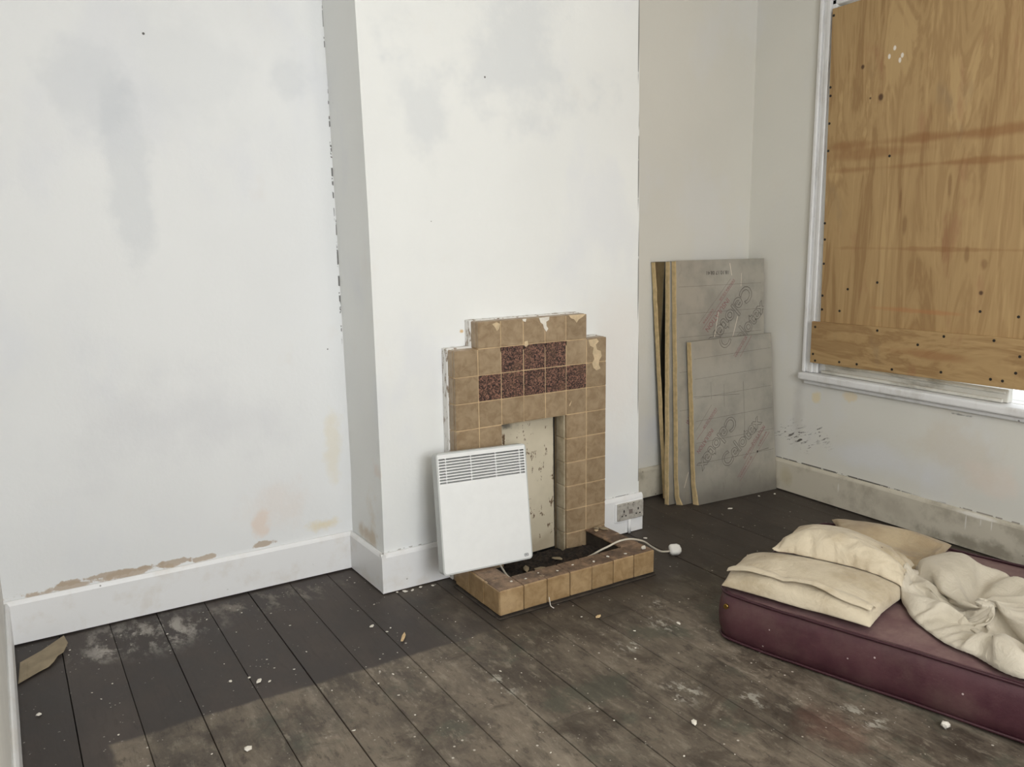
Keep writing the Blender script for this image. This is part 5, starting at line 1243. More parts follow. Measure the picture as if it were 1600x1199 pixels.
        -7, -8, -8, -8, -8, -8, -8, -8, -9, -9, -8, -9, -9, -9, -10, -8, -11, -10, -11, 401, -10, -9, -8, -8, -7, -8, -8, -8, -8, -8, -8, -8, -7, -7, -8, -6, -7, -7, -8, -8, -8, -8, -8, -9,
        -8, -7, -6, -9, -8, -6, -6, -9, -9, -7, -9, -9, -9, -9, -9, -10, -9, -9, -10, -11, -12, -13, 423, -10, -10, -9, -8, -8, -8, -8, -9, -8, -8, -9, -8, -7, -8, -7, -8, -7, -7, -8, -8,
        -8, -9, -8, -9, -8, -9, -8, -9, -8, -8, -8, -4, -7, -9, -9, -8, -9, -10, -10, -9, -9, -10, -11, -10, -13, -16, 445, -10, -11, -9, -9, -8, -8, -9, -9, -9, -8, -8, -8, -8, -8, -9, -8,
        -8, -8, -9, -9, -8, -7, -8, -9, -9, -9, -9, -9, -9, -8, -9, -8, -5, -6, -9, -10, -10, -8, -9, -10, -10, -10, -11, -11, -13, -18, 466, -9, -12, -10, -8, -9, -9, -9, -9, -10, -8, -8,
        -8, -9, -8, -9, -9, -9, -10, -9, -9, -9, -9, -9, -8, -6, -9, -9, -9, -9, -9, -10, -9, -10, -8, -9, -8, -4, -9, -9, -11, -9, -11, -12, -11, -14, -19, 487, -8, -12, -10, -10, -9, -10,
        -10, -10, -9, -9, -8, -9, -9, -9, -10, -9, -9, -9, -10, -8, -9, -10, -10, -9, -10, -8, -7, -8, -9, -10, -9, -10, -10, -9, -10, -9, -6, -6, -9, -11, -9, -12, -11, -11, -15, -21, 507,
        -6, -13, -10, -11, -11, -10, -11, -9, -9, -7, -10, -9, -10, -9, -10, -9, -10, -10, -10, -9, -9, -10, -11, -8, -10, -10, -6, -11, -7, -10, -10, -10, -10, -10, -10, -10, -10, -8, -5,
        -9, -11, -11, -12, -12, -15, -21, 527, -5, -12, -12, -12, -11, -11, -10, -7, -9, -10, -10, -9, -10, -10, -10, -10, -10, -10, -10, -10, -10, -10, -11, -10, -8, -10, -11, -10, -6, -9,
        -11, -10, -10, -11, -10, -10, -11, -10, -10, -7, -8, -13, -9, -13, -15, -22, 545, -1, -15, -13, -12, -11, -11, -10, -9, -8, -10, -10, -9, -10, -10, -10, -11, -10, -10, -11, -10, -10,
        -11, -10, -11, -10, -11, -9, -11, -9, -8, -10, -10, -11, -10, -11, -11, -11, -10, -11, -11, -10, -5, -11, -12, -17, -24, 564, 0, -15, -13, -12, -11, -11, -10, -11, -10, -10, -10,
        -10, -10, -9, -9, -11, -11, -10, -11, -11, -10, -11, -11, -11, -11, -11, -11, -9, -11, -8, -11, -11, -11, -10, -10, -11, -10, -11, -10, -12, -11, -6, -11, -14, -17, -24, 583, 1, -14,
        -13, -13, -10, -11, -11, -11, -10, -10, -11, -10, -10, -10, -11, -11, -11, -11, -11, -11, -11, -11, -11, -11, -12, -11, -10, -11, -11, -11, -11, -11, -11, -12, -11, -11, -11, -11,
        -11, -5, -10, -10, -13, -14, -18, -23, 602, 2, -14, -14, -12, -14, -11, -8, -10, -10, -11, -11, -11, -11, -10, -12, -11, -11, -11, -12, -11, -11, -12, -11, -12, -12, -11, -10, -12,
        -11, -11, -12, -11, -11, -12, -11, -12, -11, -12, -12, -12, -9, -9, -13, -14, -16, -22, 619, 5, -14, -13, -14, -13, -13, -11, -11, -9, -10, -11, -10, -11, -11, -11, -12, -11, -12,
        -12, -11, -12, -12, -12, -12, -12, -12, -12, -10, -11, -12, -11, -12, -12, -12, -12, -11, -12, -12, -13, -13, -12, -9, -14, -12, -15, -22, 638, 5, -13, -14, -13, -14, -13, -12, -13,
        -12, -11, -10, -10, -10, -11, -10, -11, -12, -12, -12, -12, -12, -13, -12, -12, -12, -12, -12, -10, -12, -12, -12, -12, -12, -13, -12, -12, -12, -13, -13, -13, -13, -12, -11, -11,
        -17, -23, 658, 5, -13, -14, -14, -14, -13, -13, -12, -13, -12, -12, -10, -11, -11, -10, -10, -12, -12, -13, -13, -13, -12, -12, -11, -12, -13, -12, -11, -12, -13, -12, -12, -13, -13,
        -12, -13, -13, -13, -13, -13, -13, -12, -12, -11, -17, -24, 678, 5, -14, -14, -14, -13, -14, -13, -13, -13, -13, -11, -11, -11, -11, -11, -10, -14, -14, -12, -12, -13, -12, -12, -12,
        -13, -12, -12, -13, -12, -12, -13, -13, -13, -13, -13, -13, -13, -14, -13, -13, -14, -12, -13, -11, -18, -21, 697, 6, -14, -15, -14, -14, -13, -14, -13, -13, -14, -12, -11, -11, -11,
        -11, -12, -14, -14, -10, -13, -12, -12, -13, -13, -12, -13, -13, -13, -12, -13, -14, -13, -13, -14, -14, -13, -14, -14, -13, -14, -14, -11, -13, -14, -18, -20, 717, 6, -15, -14, -14,
        -14, -14, -14, -14, -14, -13, -13, -13, -11, -11, -12, -12, -14, -15, -10, -13, -13, -12, -13, -13, -12, -13, -13, -13, -13, -14, -13, -14, -13, -14, -14, -14, -14, -14, -14, -14,
        -15, -14, -12, -14, -18, -18, 737, 6, -15, -15, -14, -14, -14, -14, -15, -14, -14, -14, -13, -11, -12, -13, -12, -15, -14, -12, -13, -13, -13, -12, -13, -13, -14, -13, -12, -13, -14,
        -14, -14, -14, -14, -14, -14, -15, -14, -14, -15, -15, -14, -14, -14, -18, -16, 758, 5, -15, -15, -14, -15, -14, -15, -14, -15, -14, -15, -14, -13, -13, -12, -12, -15, -15, -12, -14,
        -14, -13, -13, -13, -12, -13, -13, -13, -13, -14, -14, -15, -14, -14, -15, -15, -14, -15, -15, -14, -15, -16, -14, -15, -18, -13, 778, 5, -15, -15, -15, -15, -14, -15, -15, -14, -15,
        -15, -15, -14, -14, -11, -15, -15, -15, -12, -15, -14, -13, -14, -14, -13, -13, -13, -11, -14, -14, -14, -15, -15, -14, -15, -15, -15, -15, -15, -15, -15, -16, -15, -16, -18, -11,
        800, 4, -16, -15, -15, -15, -15, -15, -15, -15, -15, -15, -15, -16, -15, -13, -13, -15, -16, -14, -14, -15, -14, -13, -14, -14, -13, -13, -12, -14, -13, -15, -15, -15, -16, -15, -15,
        -15, -16, -15, -15, -15, -16, -16, -15, -18, -13, 821, 3, -16, -15, -16, -15, -15, -15, -16, -15, -15, -15, -16, -15, -16, -14, -15, -15, -16, -14, -15, -15, -15, -14, -14, -14, -14,
        -12, -12, -14, -14, -16, -15, -15, -16, -15, -16, -15, -16, -15, -16, -15, -16, -17, -17, -18, -12, 844, 1, -16, -16, -16, -16, -15, -16, -15, -16, -15, -16, -16, -15, -16, -16, -15,
        -16, -15, -15, -16, -15, -15, -15, -14, -15, -14, -13, -12, -14, -15, -15, -17, -15, -16, -15, -16, -15, -16, -16, -17, -15, -16, -17, -17, -18, -13, 866, 0, -17, -16, -16, -16, -16,
        -16, -16, -16, -16, -15, -16, -16, -17, -15, -16, -16, -16, -16, -16, -15, -16, -16, -15, -14, -15, -12, -14, -15, -14, -16, -17, -16, -16, -15, -16, -16, -17, -16, -16, -16, -16,
        -16, -18, -18, -15, 889, -2, -17, -17, -16, -16, -16, -17, -16, -16, -17, -16, -16, -17, -16, -16, -16, -17, -16, -16, -16, -16, -16, -16, -16, -16, -13, -14, -15, -15, -15, -16,
        -17, -17, -15, -17, -15, -17, -17, -16, -17, -16, -16, -17, -17, -18, -13, 914, -7, -17, -17, -16, -17, -16, -17, -17, -16, -17, -16, -17, -17, -16, -17, -16, -17, -16, -17, -16,
        -17, -16, -17, -16, -16, -15, -16, -15, -15, -15, -16, -17, -17, -16, -17, -16, -17, -17, -16, -17, -16, -16, -17, -17, -18, -14, 934, -6, -17, -17, -18, -17, -16, -17, -17, -17,
        -17, -17, -17, -17, -17, -17, -16, -17, -17, -17, -16, -17, -17, -17, -16, -17, -17, -16, -16, -16, -14, -17, -17, -17, -17, -17, -17, -16, -17, -16, -17, -16, -17, -17, -17, -18,
        -16, 957, -8, -17, -18, -17, -18, -17, -17, -18, -17, -17, -17, -18, -17, -17, -17, -18, -17, -17, -17, -17, -17, -17, -17, -17, -16, -17, -17, -17, -17, -17, -17, -16, -16, -17,
        -17, -17, -17, -17, -17, -17, -17, -17, -17, -17, -17, -18, 982, -11, -19, -18, -17, -18, -18, -18, -17, -18, -17, -18, -18, -17, -18, -17, -18, -17, -17, -18, -17, -17, -17, -18,
        -17, -17, -17, -18, -17, -17, -17, -17, -17, -17, -17, -18, -17, -17, -18, -17, -17, -17, -17, -17, -18, -17, -20, 1007, -15, -18, -19, -18, -19, -18, -18, -18, -18, -18, -18, -17,
        -18, -18, -18, -18, -17, -18, -18, -17, -17, -18, -18, -17, -18, -17, -18, -17, -18, -17, -17, -18, -17, -18, -18, -17, -18, -17, -18, -17, -18, -18, -17, -18, -18, -19, 1031, -17,
        -19, -19, -19, -19, -18, -19, -18, -19, -18, -18, -18, -18, -19, -18, -18, -18, -18, -17, -18, -18, -18, -17, -18, -18, -18, -17, -18, -18, -18, -18, -17, -18, -18, -18, -18, -18,
        -18, -18, -18, -18, -18, -18, -18, -18, -19, 1056, -20, -20, -20, -20, -20, -19, -20, -19, -19, -20, -19, -19, -18, -18, -18, -19, -18, -18, -18, -17, -17, -18, -17, -17, -18, -17,
        -17, -18, -17, -18, -18, -18, -18, -18, -19, -18, -18, -19, -18, -19, -19, -19, -19, -19, -19, -18, 9, 1, 1, 0, 0, -1, -1, 0, -1, -1, 0, 0, 1, 0, 0, 0, 0, 0, 1, 2, 2, 1, 0, 0, 1, -1,
        1, -1, 0, 0, -1, -2, -3, 0, 0, 1, 1, -1, 0, 0, 0, 0, 0, -1, -2, 1, 2, 10, 14, 7, 4, 2, 1, 2, 1, 1, 1, 1, 1, 2, 2, 0, 1, 1, 0, 1, 0, 0, 0, 0, 0, 0, -1, 0, 0, -1, 0, -1, -1, -1, -2,
        -1, -1, -2, -1, -2, -1, -2, -1, -2, -3, -4, -4, -13, 13, 19, 6, -2, -3, 1, 3, 2, 0, 1, 1, 1, 1, 2, 5, 2, -7, -3, 1, -4, -2, -1, 0, 0, 0, 1, 3, 1, 1, 1, 1, -1, -6, -3, -2, -2, 0, -1,
        0, 0, -1, -2, 0, 4, 1, -5, -17, 16, 23, 3, -1, -3, -5, 0, 1, 2, 1, 0, 2, 1, 6, 4, 4, -8, -6, -5, -3, -2, -3, -2, 0, 0, 0, 0, 3, 0, 1, 4, 2, 1, -2, -7, -3, -1, -1, -1, 0, -1, 0, 1, 2,
        4, 4, -21, 17, 26, 3, -3, -5, -3, -2, 0, 0, 1, 1, 2, 3, 4, 4, 7, -5, -7, -6, -4, -4, -4, 0, -5, -2, -1, -1, -1, 1, 0, 2, 2, 7, 3, 0, -2, -7, -2, -1, -1, 0, 1, 1, 4, 7, 4, -24, 18,
        29, 1, -3, -5, -3, -2, -1, -1, 3, 3, 6, 0, 5, 3, 2, -3, -5, -6, -2, -3, -5, -7, -4, -4, -3, -2, -1, -1, 0, 0, 1, 3, 6, 5, 3, 2, 0, -6, -2, 1, -4, 2, 3, 6, 8, -26, 17, 32, 1, -3, -4,
        -4, -2, 0, 9, 5, 3, 1, 0, 0, -1, -1, -2, -2, -2, -3, -3, -3, -5, -4, -6, -7, -5, -4, 2, -2, 0, -1, 0, 0, 4, 4, 4, 9, 3, -4, 0, -6, 0, 4, 8, 7, -28, 17, 35, 0, -4, -4, -2, 2, 7, 4, 1,
        -5, -8, -2, -2, -1, -1, -1, -1, 1, -3, 2, 0, -2, -2, -2, -4, -6, -6, -7, 2, -1, 0, 1, -2, 0, 2, 3, 7, 7, 5, 0, -7, -1, 4, 8, 7, -29, 18, 37, -1, -4, -2, 6, 4, 3, -2, -5, -9, -4, -4,
        -3, -3, -2, -1, -2, -1, 0, -1, 2, -3, -1, 3, 1, -3, -8, -2, -7, 0, 0, 0, 2, 0, -2, 1, 2, 7, 8, 7, -2, -5, 3, 9, 7, -30, 19, 39, -3, 0, 3, 6, 2, -1, -9, -7, -4, -5, -5, -4, -2, -3,
        -2, -2, -1, -1, -2, -1, 0, 0, 0, 5, 3, -1, -3, -9, -4, -1, -1, 0, 1, 1, 0, -1, 3, 5, 9, 8, 2, -5, 7, 9, -30, 21, 40, 4, 3, 3, 1, -1, -3, -6, -8, -6, -5, -5, -6, -4, -3, 0, -3, -2,
        -1, -1, -2, -1, 0, 0, 0, 2, 7, 2, -6, -7, -2, -2, -2, -1, 0, 1, -1, 3, 4, 3, 7, 13, -1, 8, 5, -33, 21, 41, 9, 4, 3, -2, -3, -4, -4, -5, -6, -5, -6, -6, -6, -6, -2, -2, 0, -2, -2, -1,
        -1, 0, 0, 1, 2, 3, 8, -3, -6, -2, 0, -4, -3, -2, -3, 9, 3, 2, 4, -1, 13, 7, 4, 2, -33, 22, 41, 12, 4, 1, -8, -5, -4, 0, -5, -7, -5, -5, -6, -5, -4, -1, -2, -1, -1, -3, -1, 0, 0, -1,
        1, 2, 8, 4, 0, -2, -2, -1, -3, -2, -2, -2, -2, -8, 2, 11, 8, 8, 6, 5, 2, -33, 24, 41, 12, 0, 6, -2, -5, -10, -6, -5, -5, -4, -5, -4, -4, -3, -2, -2, -1, -2, -2, -1, -1, 0, 0, 1, 2,
        8, -1, -5, 2, -3, -4, -1, -1, -2, -3, -6, 3, -1, 3, 9, 10, 5, 6, 8, -34, 27, 40, 12, 1, 0, 5, -1, -5, -6, -9, -5, -6, -6, -5, -5, -3, -3, -2, -2, -1, -2, -1, -1, 1, 4, 2, 1, 1, -9,
        -1, 2, -5, -4, -3, -2, -2, -1, 4, 1, -1, -1, 6, 10, 4, 9, 11, -35, 28, 40, 13, 5, 1, -1, 3, -5, -1, -5, -6, -6, -8, -6, -5, -7, -5, -2, -2, -2, 0, 0, 3, 2, 0, -1, -1, -2, -9, -2, 1,
        -6, -3, -3, -2, 1, 4, 1, -1, -2, 0, 4, 6, 10, 11, 9, -35, 29, 40, 12, 7, 4, 1, -1, -2, -5, -1, -3, -6, -6, -6, -7, -7, -8, -3, 0, 2, 1, -1, 0, -2, -6, -2, -2, 0, -7, -4, 0, -6, -3,
        -2, 2, 1, 2, -1, -1, -1, 2, 3, 6, 10, 12, 7, -35, 30, 40, 13, 7, 6, -2, -2, -2, -1, -1, 0, -6, -7, -6, -7, -7, -7, 2, 2, -1, -2, -3, -3, -3, -3, -4, -3, -3, -4, -4, -5, -6, -1, -1,
        1, 1, 0, 0, 0, 1, 1, 3, 7, 10, 11, 7, -36, 30, 41, 13, 7, 6, 3, 0, -2, 0, -1, -2, -5, -8, -6, -7, -7, -5, 0, 3, -8, -5, -5, -4, -4, -4, -4, -3, -4, -3, -3, -3, -1, -1, 0, -1, 0, 1,
        0, 1, 1, 2, 1, 10, 9, 9, 6, -36, 31, 41, 13, 7, 4, 5, 3, 0, 0, -1, -2, -3, -6, -8, -7, -6, -6, 2, 1, -8, -4, -5, -5, -5, -4, -5, -4, -4, -4, -3, -3, -1, -2, -2, 0, 0, 0, 1, 1, 1, 1,
        2, 6, 10, 9, 6, -37, 31, 42, 12, 7, 5, 4, 3, 2, 1, 0, 0, -2, -5, -8, -6, -6, -5, 0, 2, -8, -3, -5, -6, -5, -5, -6, -3, -5, -7, -3, -2, -2, -2, -1, -1, -1, 0, 1, 0, 1, 1, 2, 5, 8, 10,
        5, -37, 32, 40, 13, 7, 5, 4, 3, 4, 1, 1, 1, -1, -2, -5, -6, -7, -6, 1, 0, -7, -3, -4, -5, -6, -5, -8, -6, -6, -5, -4, -2, -3, -2, -1, -1, 0, -1, 0, 0, 1, 0, 2, 3, 7, 10, 5, -38, 32,
        40, 12, 8, 5, 4, 4, 3, 2, 2, 1, 1, -1, -3, -4, -10, 0, -1, -2, -6, -4, -4, -5, -5, -4, -7, -6, -6, -9, -5, -4, -2, -2, -1, -1, -1, 0, 0, -1, 1, 0, 1, 1, 7, 8, 6, -39, 33, 39, 12, 7,
        6, 4, 4, 3, 3, 2, 1, 2, 1, -1, -2, -7, -6, 0, 0, -4, -5, -4, -5, -6, -5, -6, -6, -7, -9, -4, -6, -2, -2, -1, 0, -1, -1, -2, 0, 0, 0, 0, 1, 3, 8, 7, -38, 33, 39, 13, 7, 6, 4, 3, 3, 2,
        3, 2, 1, 2, 0, 0, -5, -5, 0, -1, -4, -4, -3, -5, -6, -5, -5, -7, -8, -9, -6, -4, -1, -3, -1, -2, 0, 0, -3, -1, 0, -1, -1, 2, 1, 4, 8, -37, 34, 38, 12, 7, 5, 4, 4, 4, 3, 1, 3, 1, 1,
        1, 1, 1, -2, -2, -4, -3, -4, -3, -4, -5, -5, -6, -6, -9, -8, -6, -5, -2, 2, -2, -3, -2, -2, -1, 1, 0, 1, -3, -3, 1, 6, 2, -36, 34, 37, 10, 6, 6, 5, 4, 3, 3, 3, 2, 2, 1, 1, 2, 0, -1,
        -1, -2, -3, -2, -3, -4, -3, -5, -5, -7, -9, -8, -4, -6, -3, 2, 1, -2, -4, -3, 0, 2, 0, -1, -2, -3, -3, 4, -3, -34, 33, 37, 10, 5, 4, 5, 4, 3, 4, 4, 2, 2, 2, 1, 0, 2, -1, -1, -1, -2,
        -2, -2, -2, -3, -3, -4, -9, -7, -6, -6, -5, -4, 4, 0, -3, -1, -5, 2, 0, -2, 0, -1, -2, -3, -3, -7, -33, 34, 35, 9, 5, 4, 4, 3, 4, 3, 3, 3, 3, 2, 1, 1, 0, 0, 0, -1, -2, -1, -1, -1,
        -1, -2, -3, -7, -4, -5, -7, -7, -4, 4, 0, -2, -2, -4, 1, -1, -2, -3, -4, -6, -1, -6, -5, -32, 34, 35, 8, 5, 3, 3, 3, 3, 3, 3, 3, 2, 3, 2, 0, 0, 0, 1, 0, -2, -1, -2, 0, -1, -1, -1,
        -2, -3, -5, -5, -8, -4, 4, -2, -1, -2, -2, -2, -4, -4, -7, -2, -5, -3, -5, -6, -29, 35, 32, 8, 4, 3, 3, 2, 3, 2, 3, 2, 3, 3, 2, 0, 0, 1, 0, 0, -1, -2, -1, 0, -1, -1, 0, -1, -1, -1,
        -3, -4, -3, -4, -9, 0, 1, -3, -3, -4, -4, -6, -3, -4, -5, -5, -6, -26, 37, 29, 7, 4, 3, 3, 2, 1, 1, 2, 2, 3, 2, 2, 1, -1, 1, 0, 0, 0, -2, -1, 0, -1, -1, -1, 0, -1, -1, -1, -3, -2,
        -7, -5, 1, -2, -2, -4, -4, -5, -4, -4, -6, -5, -5, -5, -22, 38, 24, 7, 3, 4, 2, 2, 1, 0, 1, 2, 1, 2, 1, 1, 0, 1, 1, 0, -1, -1, -2, -1, 0, 0, -1, -1, -1, 0, -2, -1, -1, -3, -2, -4,
        -3, -4, -4, -4, -4, -4, -5, -4, -5, -4, -5, -19, 38, 18, 6, 3, 3, 2, 1, 1, 1, 0, 1, 0, 1, 0, 1, 0, 1, 1, -1, -1, -1, -2, 0, -1, 0, -1, 0, -2, -1, -1, -1, -2, -2, -2, -2, -2, -4, -4,
        -3, -4, -4, -3, -4, -3, -4, -5, -13, 39, 0, -1, 0, 0, -1, -1, -1, -2, -2, -2, -1, 0, 0, 0, 0, 0, 0, -1, -1, -1, 0, 0, 0, 0, -1, 1, -1, -1, -1, -1, 0, -1, -1, -1, -1, -2, -1, -3, -3,
        -2, -1, -1, 0, -4, 1, 1,
    ]),
    'p2': (47, (0.8050, -1.3150, 0.2221), [
        0, 7, 6, 18, 9, 15, 0, 12, 19, -5, 7, 9, 10, 15, 3, 15, -4, 9, 12, 11, 11, 12, 15, 8, -8, 17, -1, 10, 12, 12, -3, 6, 10, 18, -1, 1, 14, 14, 12, -7, 7, 9, 12, 9, 12, 0, 11, 20, 8, 14,
        -2, 6, 8, 9, 9, 10, 11, 13, 16, 8, 15, 15, -6, 3, 8, 9, 10, 11, 11, 17, -4, 15, -4, 4, 10, 12, 15, -4, 7, 6, 8, 15, 1, 6, 12, 19, 4, 4, 10, 9, 10, 11, -6, 9, 40, 8, 14, -1, 2, 8, 9,
        10, 12, 6, 10, 12, 14, 17, 8, -5, 3, 8, 9, 10, 11, 15, 9, -1, 16, 0, 11, -1, 8, 14, 2, 13, 4, 4, 6, 7, 8, 8, 17, 18, 4, 7, 7, 11, 10, -5, 6, 59, 8, 14, 0, -1, 7, 9, 12, 9, 5, 10, 10,
        13, 17, 3, 5, -2, 8, 8, 10, 10, 15, 1, 8, 12, 11, 4, 4, 5, 5, 9, 14, 9, 2, 8, 5, 7, 8, 8, 17, 17, -2, 11, 11, 8, 1, 5, 79, 8, 11, -3, 3, 6, 8, 11, 6, 8, 8, 10, 11, 12, 12, -6, 6, 8,
        7, 9, 9, 14, 5, 11, 12, 11, 6, 4, 3, 4, 7, 9, 13, 5, 6, 8, 5, 8, 9, 8, 17, 3, 14, 9, 9, 3, 3, 98, 8, 9, -4, 5, 6, 6, 7, 8, 8, 9, 9, 12, 12, -2, 6, 8, 8, 9, 6, 9, 8, 11, 12, 11, 10,
        4, 9, 2, 3, 7, 7, 8, 12, 4, 7, 8, 8, 9, 7, 8, 11, 13, 10, 10, 4, 3, 117, 9, 0, 5, 4, 6, 6, 6, 7, 7, 8, 8, 13, 2, 7, 7, 9, 8, 9, 6, 7, 9, 11, 11, 9, 8, 5, 10, 6, 1, 8, 6, 8, 7, 8, 8,
        8, 8, 9, 7, 8, 8, 10, 15, 4, 12, 2, 136, 3, 7, 4, 6, 4, 6, 6, 6, 7, 6, 7, 8, 7, 8, 8, 9, 8, 8, 5, 8, 8, 11, 7, 7, 7, 8, 9, 10, 2, 8, 7, 7, 8, 7, 8, 8, 7, 8, 8, 8, 8, 9, 8, 9, 14, -6,
        155, 5, 5, 6, 5, 4, 5, 6, 6, 6, 7, 7, 7, 7, 8, 8, 8, 8, 6, 7, 8, 7, 9, 9, 5, 7, 7, 8, 8, 8, 7, 7, 7, 8, 8, 7, 8, 7, 8, 8, 8, 8, 8, 8, 8, 13, -4, 173, 8, 4, 6, 5, 3, 6, 6, 6, 6, 6, 7,
        7, 7, 7, 8, 8, 7, 7, 7, 8, 7, 7, 8, 7, 7, 7, 8, 8, 7, 7, 7, 7, 8, 7, 7, 8, 7, 8, 7, 8, 8, 8, 9, 8, 0, 8, 192, 9, 0, 10, 2, 6, 6, 6, 6, 6, 6, 7, 7, 7, 7, 7, 7, 8, 7, 7, 7, 8, 7, 7, 7,
        7, 7, 8, 7, 8, 7, 7, 6, 5, 9, 7, 7, 7, 7, 8, 7, 8, 8, 5, 10, 1, 2, 210, 10, 0, 8, 5, 6, 5, 6, 6, 6, 7, 7, 8, 7, 8, 7, 8, 7, 7, 7, 7, 7, 7, 7, 7, 7, 7, 7, 6, 7, 7, 7, 6, 5, 8, 6, 6,
        7, 7, 7, 7, 7, 8, 8, 7, 2, 1, 229, 4, 6, 7, 1, 12, 5, 5, 6, 6, 6, 7, 8, 7, 8, 7, 8, 7, 7, 7, 7, 7, 7, 7, 7, 7, 6, 7, 6, 6, 6, 7, 6, 7, 6, 4, 7, 7, 6, 7, 7, 7, 8, 9, 3, 6, 0, 247, 6,
        6, -1, 5, 9, 11, 6, 5, 6, 6, 6, 8, 7, 7, 8, 7, 8, 7, 7, 7, 7, 8, 6, 4, 6, 8, 6, 6, 6, 6, 6, 6, 5, 7, 6, 6, 6, 6, 6, 5, 9, 8, 9, 6, 4, -1, 265, 7, 1, 2, 5, 6, 7, 8, 7, 7, 8, 8, 7, 7,
        7, 8, 7, 7, 7, 7, 7, 7, 8, 6, 6, 5, 5, 5, 6, 6, 5, 6, 5, 6, 6, 6, 7, 6, 5, 6, 4, 9, 8, 9, 9, -2, 5, 283, 4, 6, 0, 6, 6, 7, 7, 7, 8, 7, 8, 7, 7, 7, 7, 7, 7, 7, 7, 7, 7, 7, 6, 7, 5, 5,
        5, 5, 5, 5, 6, 5, 5, 6, 5, 6, 5, 6, 5, 6, 6, 8, 9, 5, 6, 0, 301, 3, 6, 2, 6, 6, 6, 7, 8, 7, 7, 8, 7, 7, 7, 7, 7, 7, 6, 7, 6, 7, 7, 7, 5, 6, 5, 5, 5, 5, 5, 6, 5, 5, 5, 6, 5, 5, 6, 5,
        5, 6, 6, 7, 6, 8, -2, 319, 2, 3, 7, 6, 5, 7, 7, 7, 7, 8, 7, 7, 7, 6, 7, 7, 7, 7, 6, 6, 6, 7, 6, 7, 5, 6, 4, 5, 5, 5, 5, 5, 6, 5, 5, 5, 5, 5, 5, 5, 6, 6, 6, 7, 6, -7, 337, 4, 4, 2, 7,
        7, 7, 7, 7, 7, 7, 7, 7, 6, 7, 7, 6, 7, 6, 7, 6, 6, 6, 6, 7, 6, 5, 5, 4, 5, 5, 5, 5, 5, 5, 5, 5, 5, 4, 5, 5, 6, 5, 6, 6, 7, -7, 355, 6, 4, 1, 7, 7, 6, 7, 7, 7, 7, 7, 7, 6, 7, 6, 7, 6,
        6, 6, 7, 6, 5, 6, 6, 7, 5, 5, 5, 4, 5, 5, 5, 4, 5, 5, 5, 4, 5, 5, 4, 6, 4, 7, 5, 7, -7, 373, 9, 3, 0, 7, 6, 7, 7, 7, 6, 7, 7, 6, 7, 6, 7, 6, 6, 6, 6, 6, 6, 6, 6, 6, 5, 6, 5, 5, 4, 5,
        5, 4, 5, 5, 4, 5, 4, 5, 4, 5, 4, 4, 4, 8, 6, -5, 391, 4, 8, 1, 6, 7, 7, 6, 7, 7, 6, 7, 6, 7, 6, 6, 6, 6, 6, 6, 6, 6, 6, 5, 6, 5, 6, 5, 5, 4, 5, 4, 4, 5, 5, 4, 5, 4, 4, 5, 4, 4, 1, 6,
        1, 10, -1, 409, 2, 9, 3, 6, 7, 6, 7, 6, 7, 6, 7, 6, 6, 6, 6, 6, 6, 6, 6, 6, 5, 6, 5, 6, 5, 5, 5, 5, 4, 5, 4, 5, 4, 5, 4, 4, 5, 4, 4, 4, 2, 2, 6, 0, 2, 9, 427, 5, 1, 8, 7, 6, 7, 6, 7,
        6, 6, 7, 6, 6, 6, 6, 6, 6, 5, 6, 5, 6, 5, 6, 5, 5, 5, 5, 4, 4, 5, 4, 5, 4, 4, 5, 4, 4, 4, 4, -1, 2, 6, 7, 0, 1, 3, 445, -8, 14, 8, 7, 7, 6, 7, 6, 6, 7, 5, 6, 6, 6, 6, 6, 6, 5, 6, 5,
        5, 6, 5, 5, 5, 5, 4, 5, 4, 4, 4, 4, 4, 5, 4, 4, 5, 4, -3, 1, 5, 6, 7, 1, 1, 2, 463, -5, 1, 9, 11, 2, 11, 9, 8, 7, 7, 5, 6, 6, 5, 6, 6, 5, 5, 5, 7, 5, 5, 4, 5, 5, 5, 3, 6, 4, 4, 3, 4,
        4, 5, 4, 5, 4, 2, -4, 2, 6, 6, 6, 1, 3, 2, 481, -3, -1, 8, 7, -1, 6, 12, 11, 9, 9, 8, 6, 5, 6, 5, 5, 4, 6, 5, 5, 2, 9, 5, 4, 5, 4, 3, 6, 4, 4, 3, 4, 4, 4, 5, 5, 4, 0, -6, 5, 6, 6, 6,
        2, 2, 0, 499, 0, -1, 0, 4, 6, 2, 4, 11, 10, 11, 11, 12, 6, 5, 5, 3, 4, 6, 5, 3, 1, 8, 8, 5, 4, 4, 2, 5, 7, 3, 3, 4, 4, 4, 5, 4, 4, -8, 3, 5, 6, 6, 4, 3, 3, -4, 518, 1, -2, 1, 3, 5,
        4, 4, 4, 10, 13, 11, 11, 5, 8, 4, 5, 3, 4, 5, 1, 2, 6, 9, 7, 5, 3, 2, 4, 7, 4, 4, 4, 4, 4, 4, 4, 2, -10, 5, 6, 6, 6, 2, 0, 8, -3, 536, 3, -2, 1, 3, 4, 4, 4, 5, 3, 13, 12, 11, 5, 8,
        5, 5, 5, 3, 3, 1, 0, 5, 10, 8, 5, 5, 2, 2, 7, 5, 4, 4, 4, 3, 4, 3, 2, -9, 6, 6, -1, 10, -1, 4, 8, -1, 555, 5, -2, 0, 3, 3, 4, 5, 4, 4, 4, 12, 14, 3, 6, 9, 4, 2, 7, 3, 1, 0, 4, 9, 6,
        -1, 8, 9, 2, 7, 3, 4, 4, 4, 4, 3, 2, -8, 3, 7, -1, 0, 12, 0, 5, 9, -2, 573, 7, -2, 0, 3, 3, 5, 4, 2, 6, 4, 4, 14, 5, 4, 10, 1, 3, 8, 5, 2, -1, 3, 8, 5, -4, 4, 11, 10, -1, 7, 4, 5, 4,
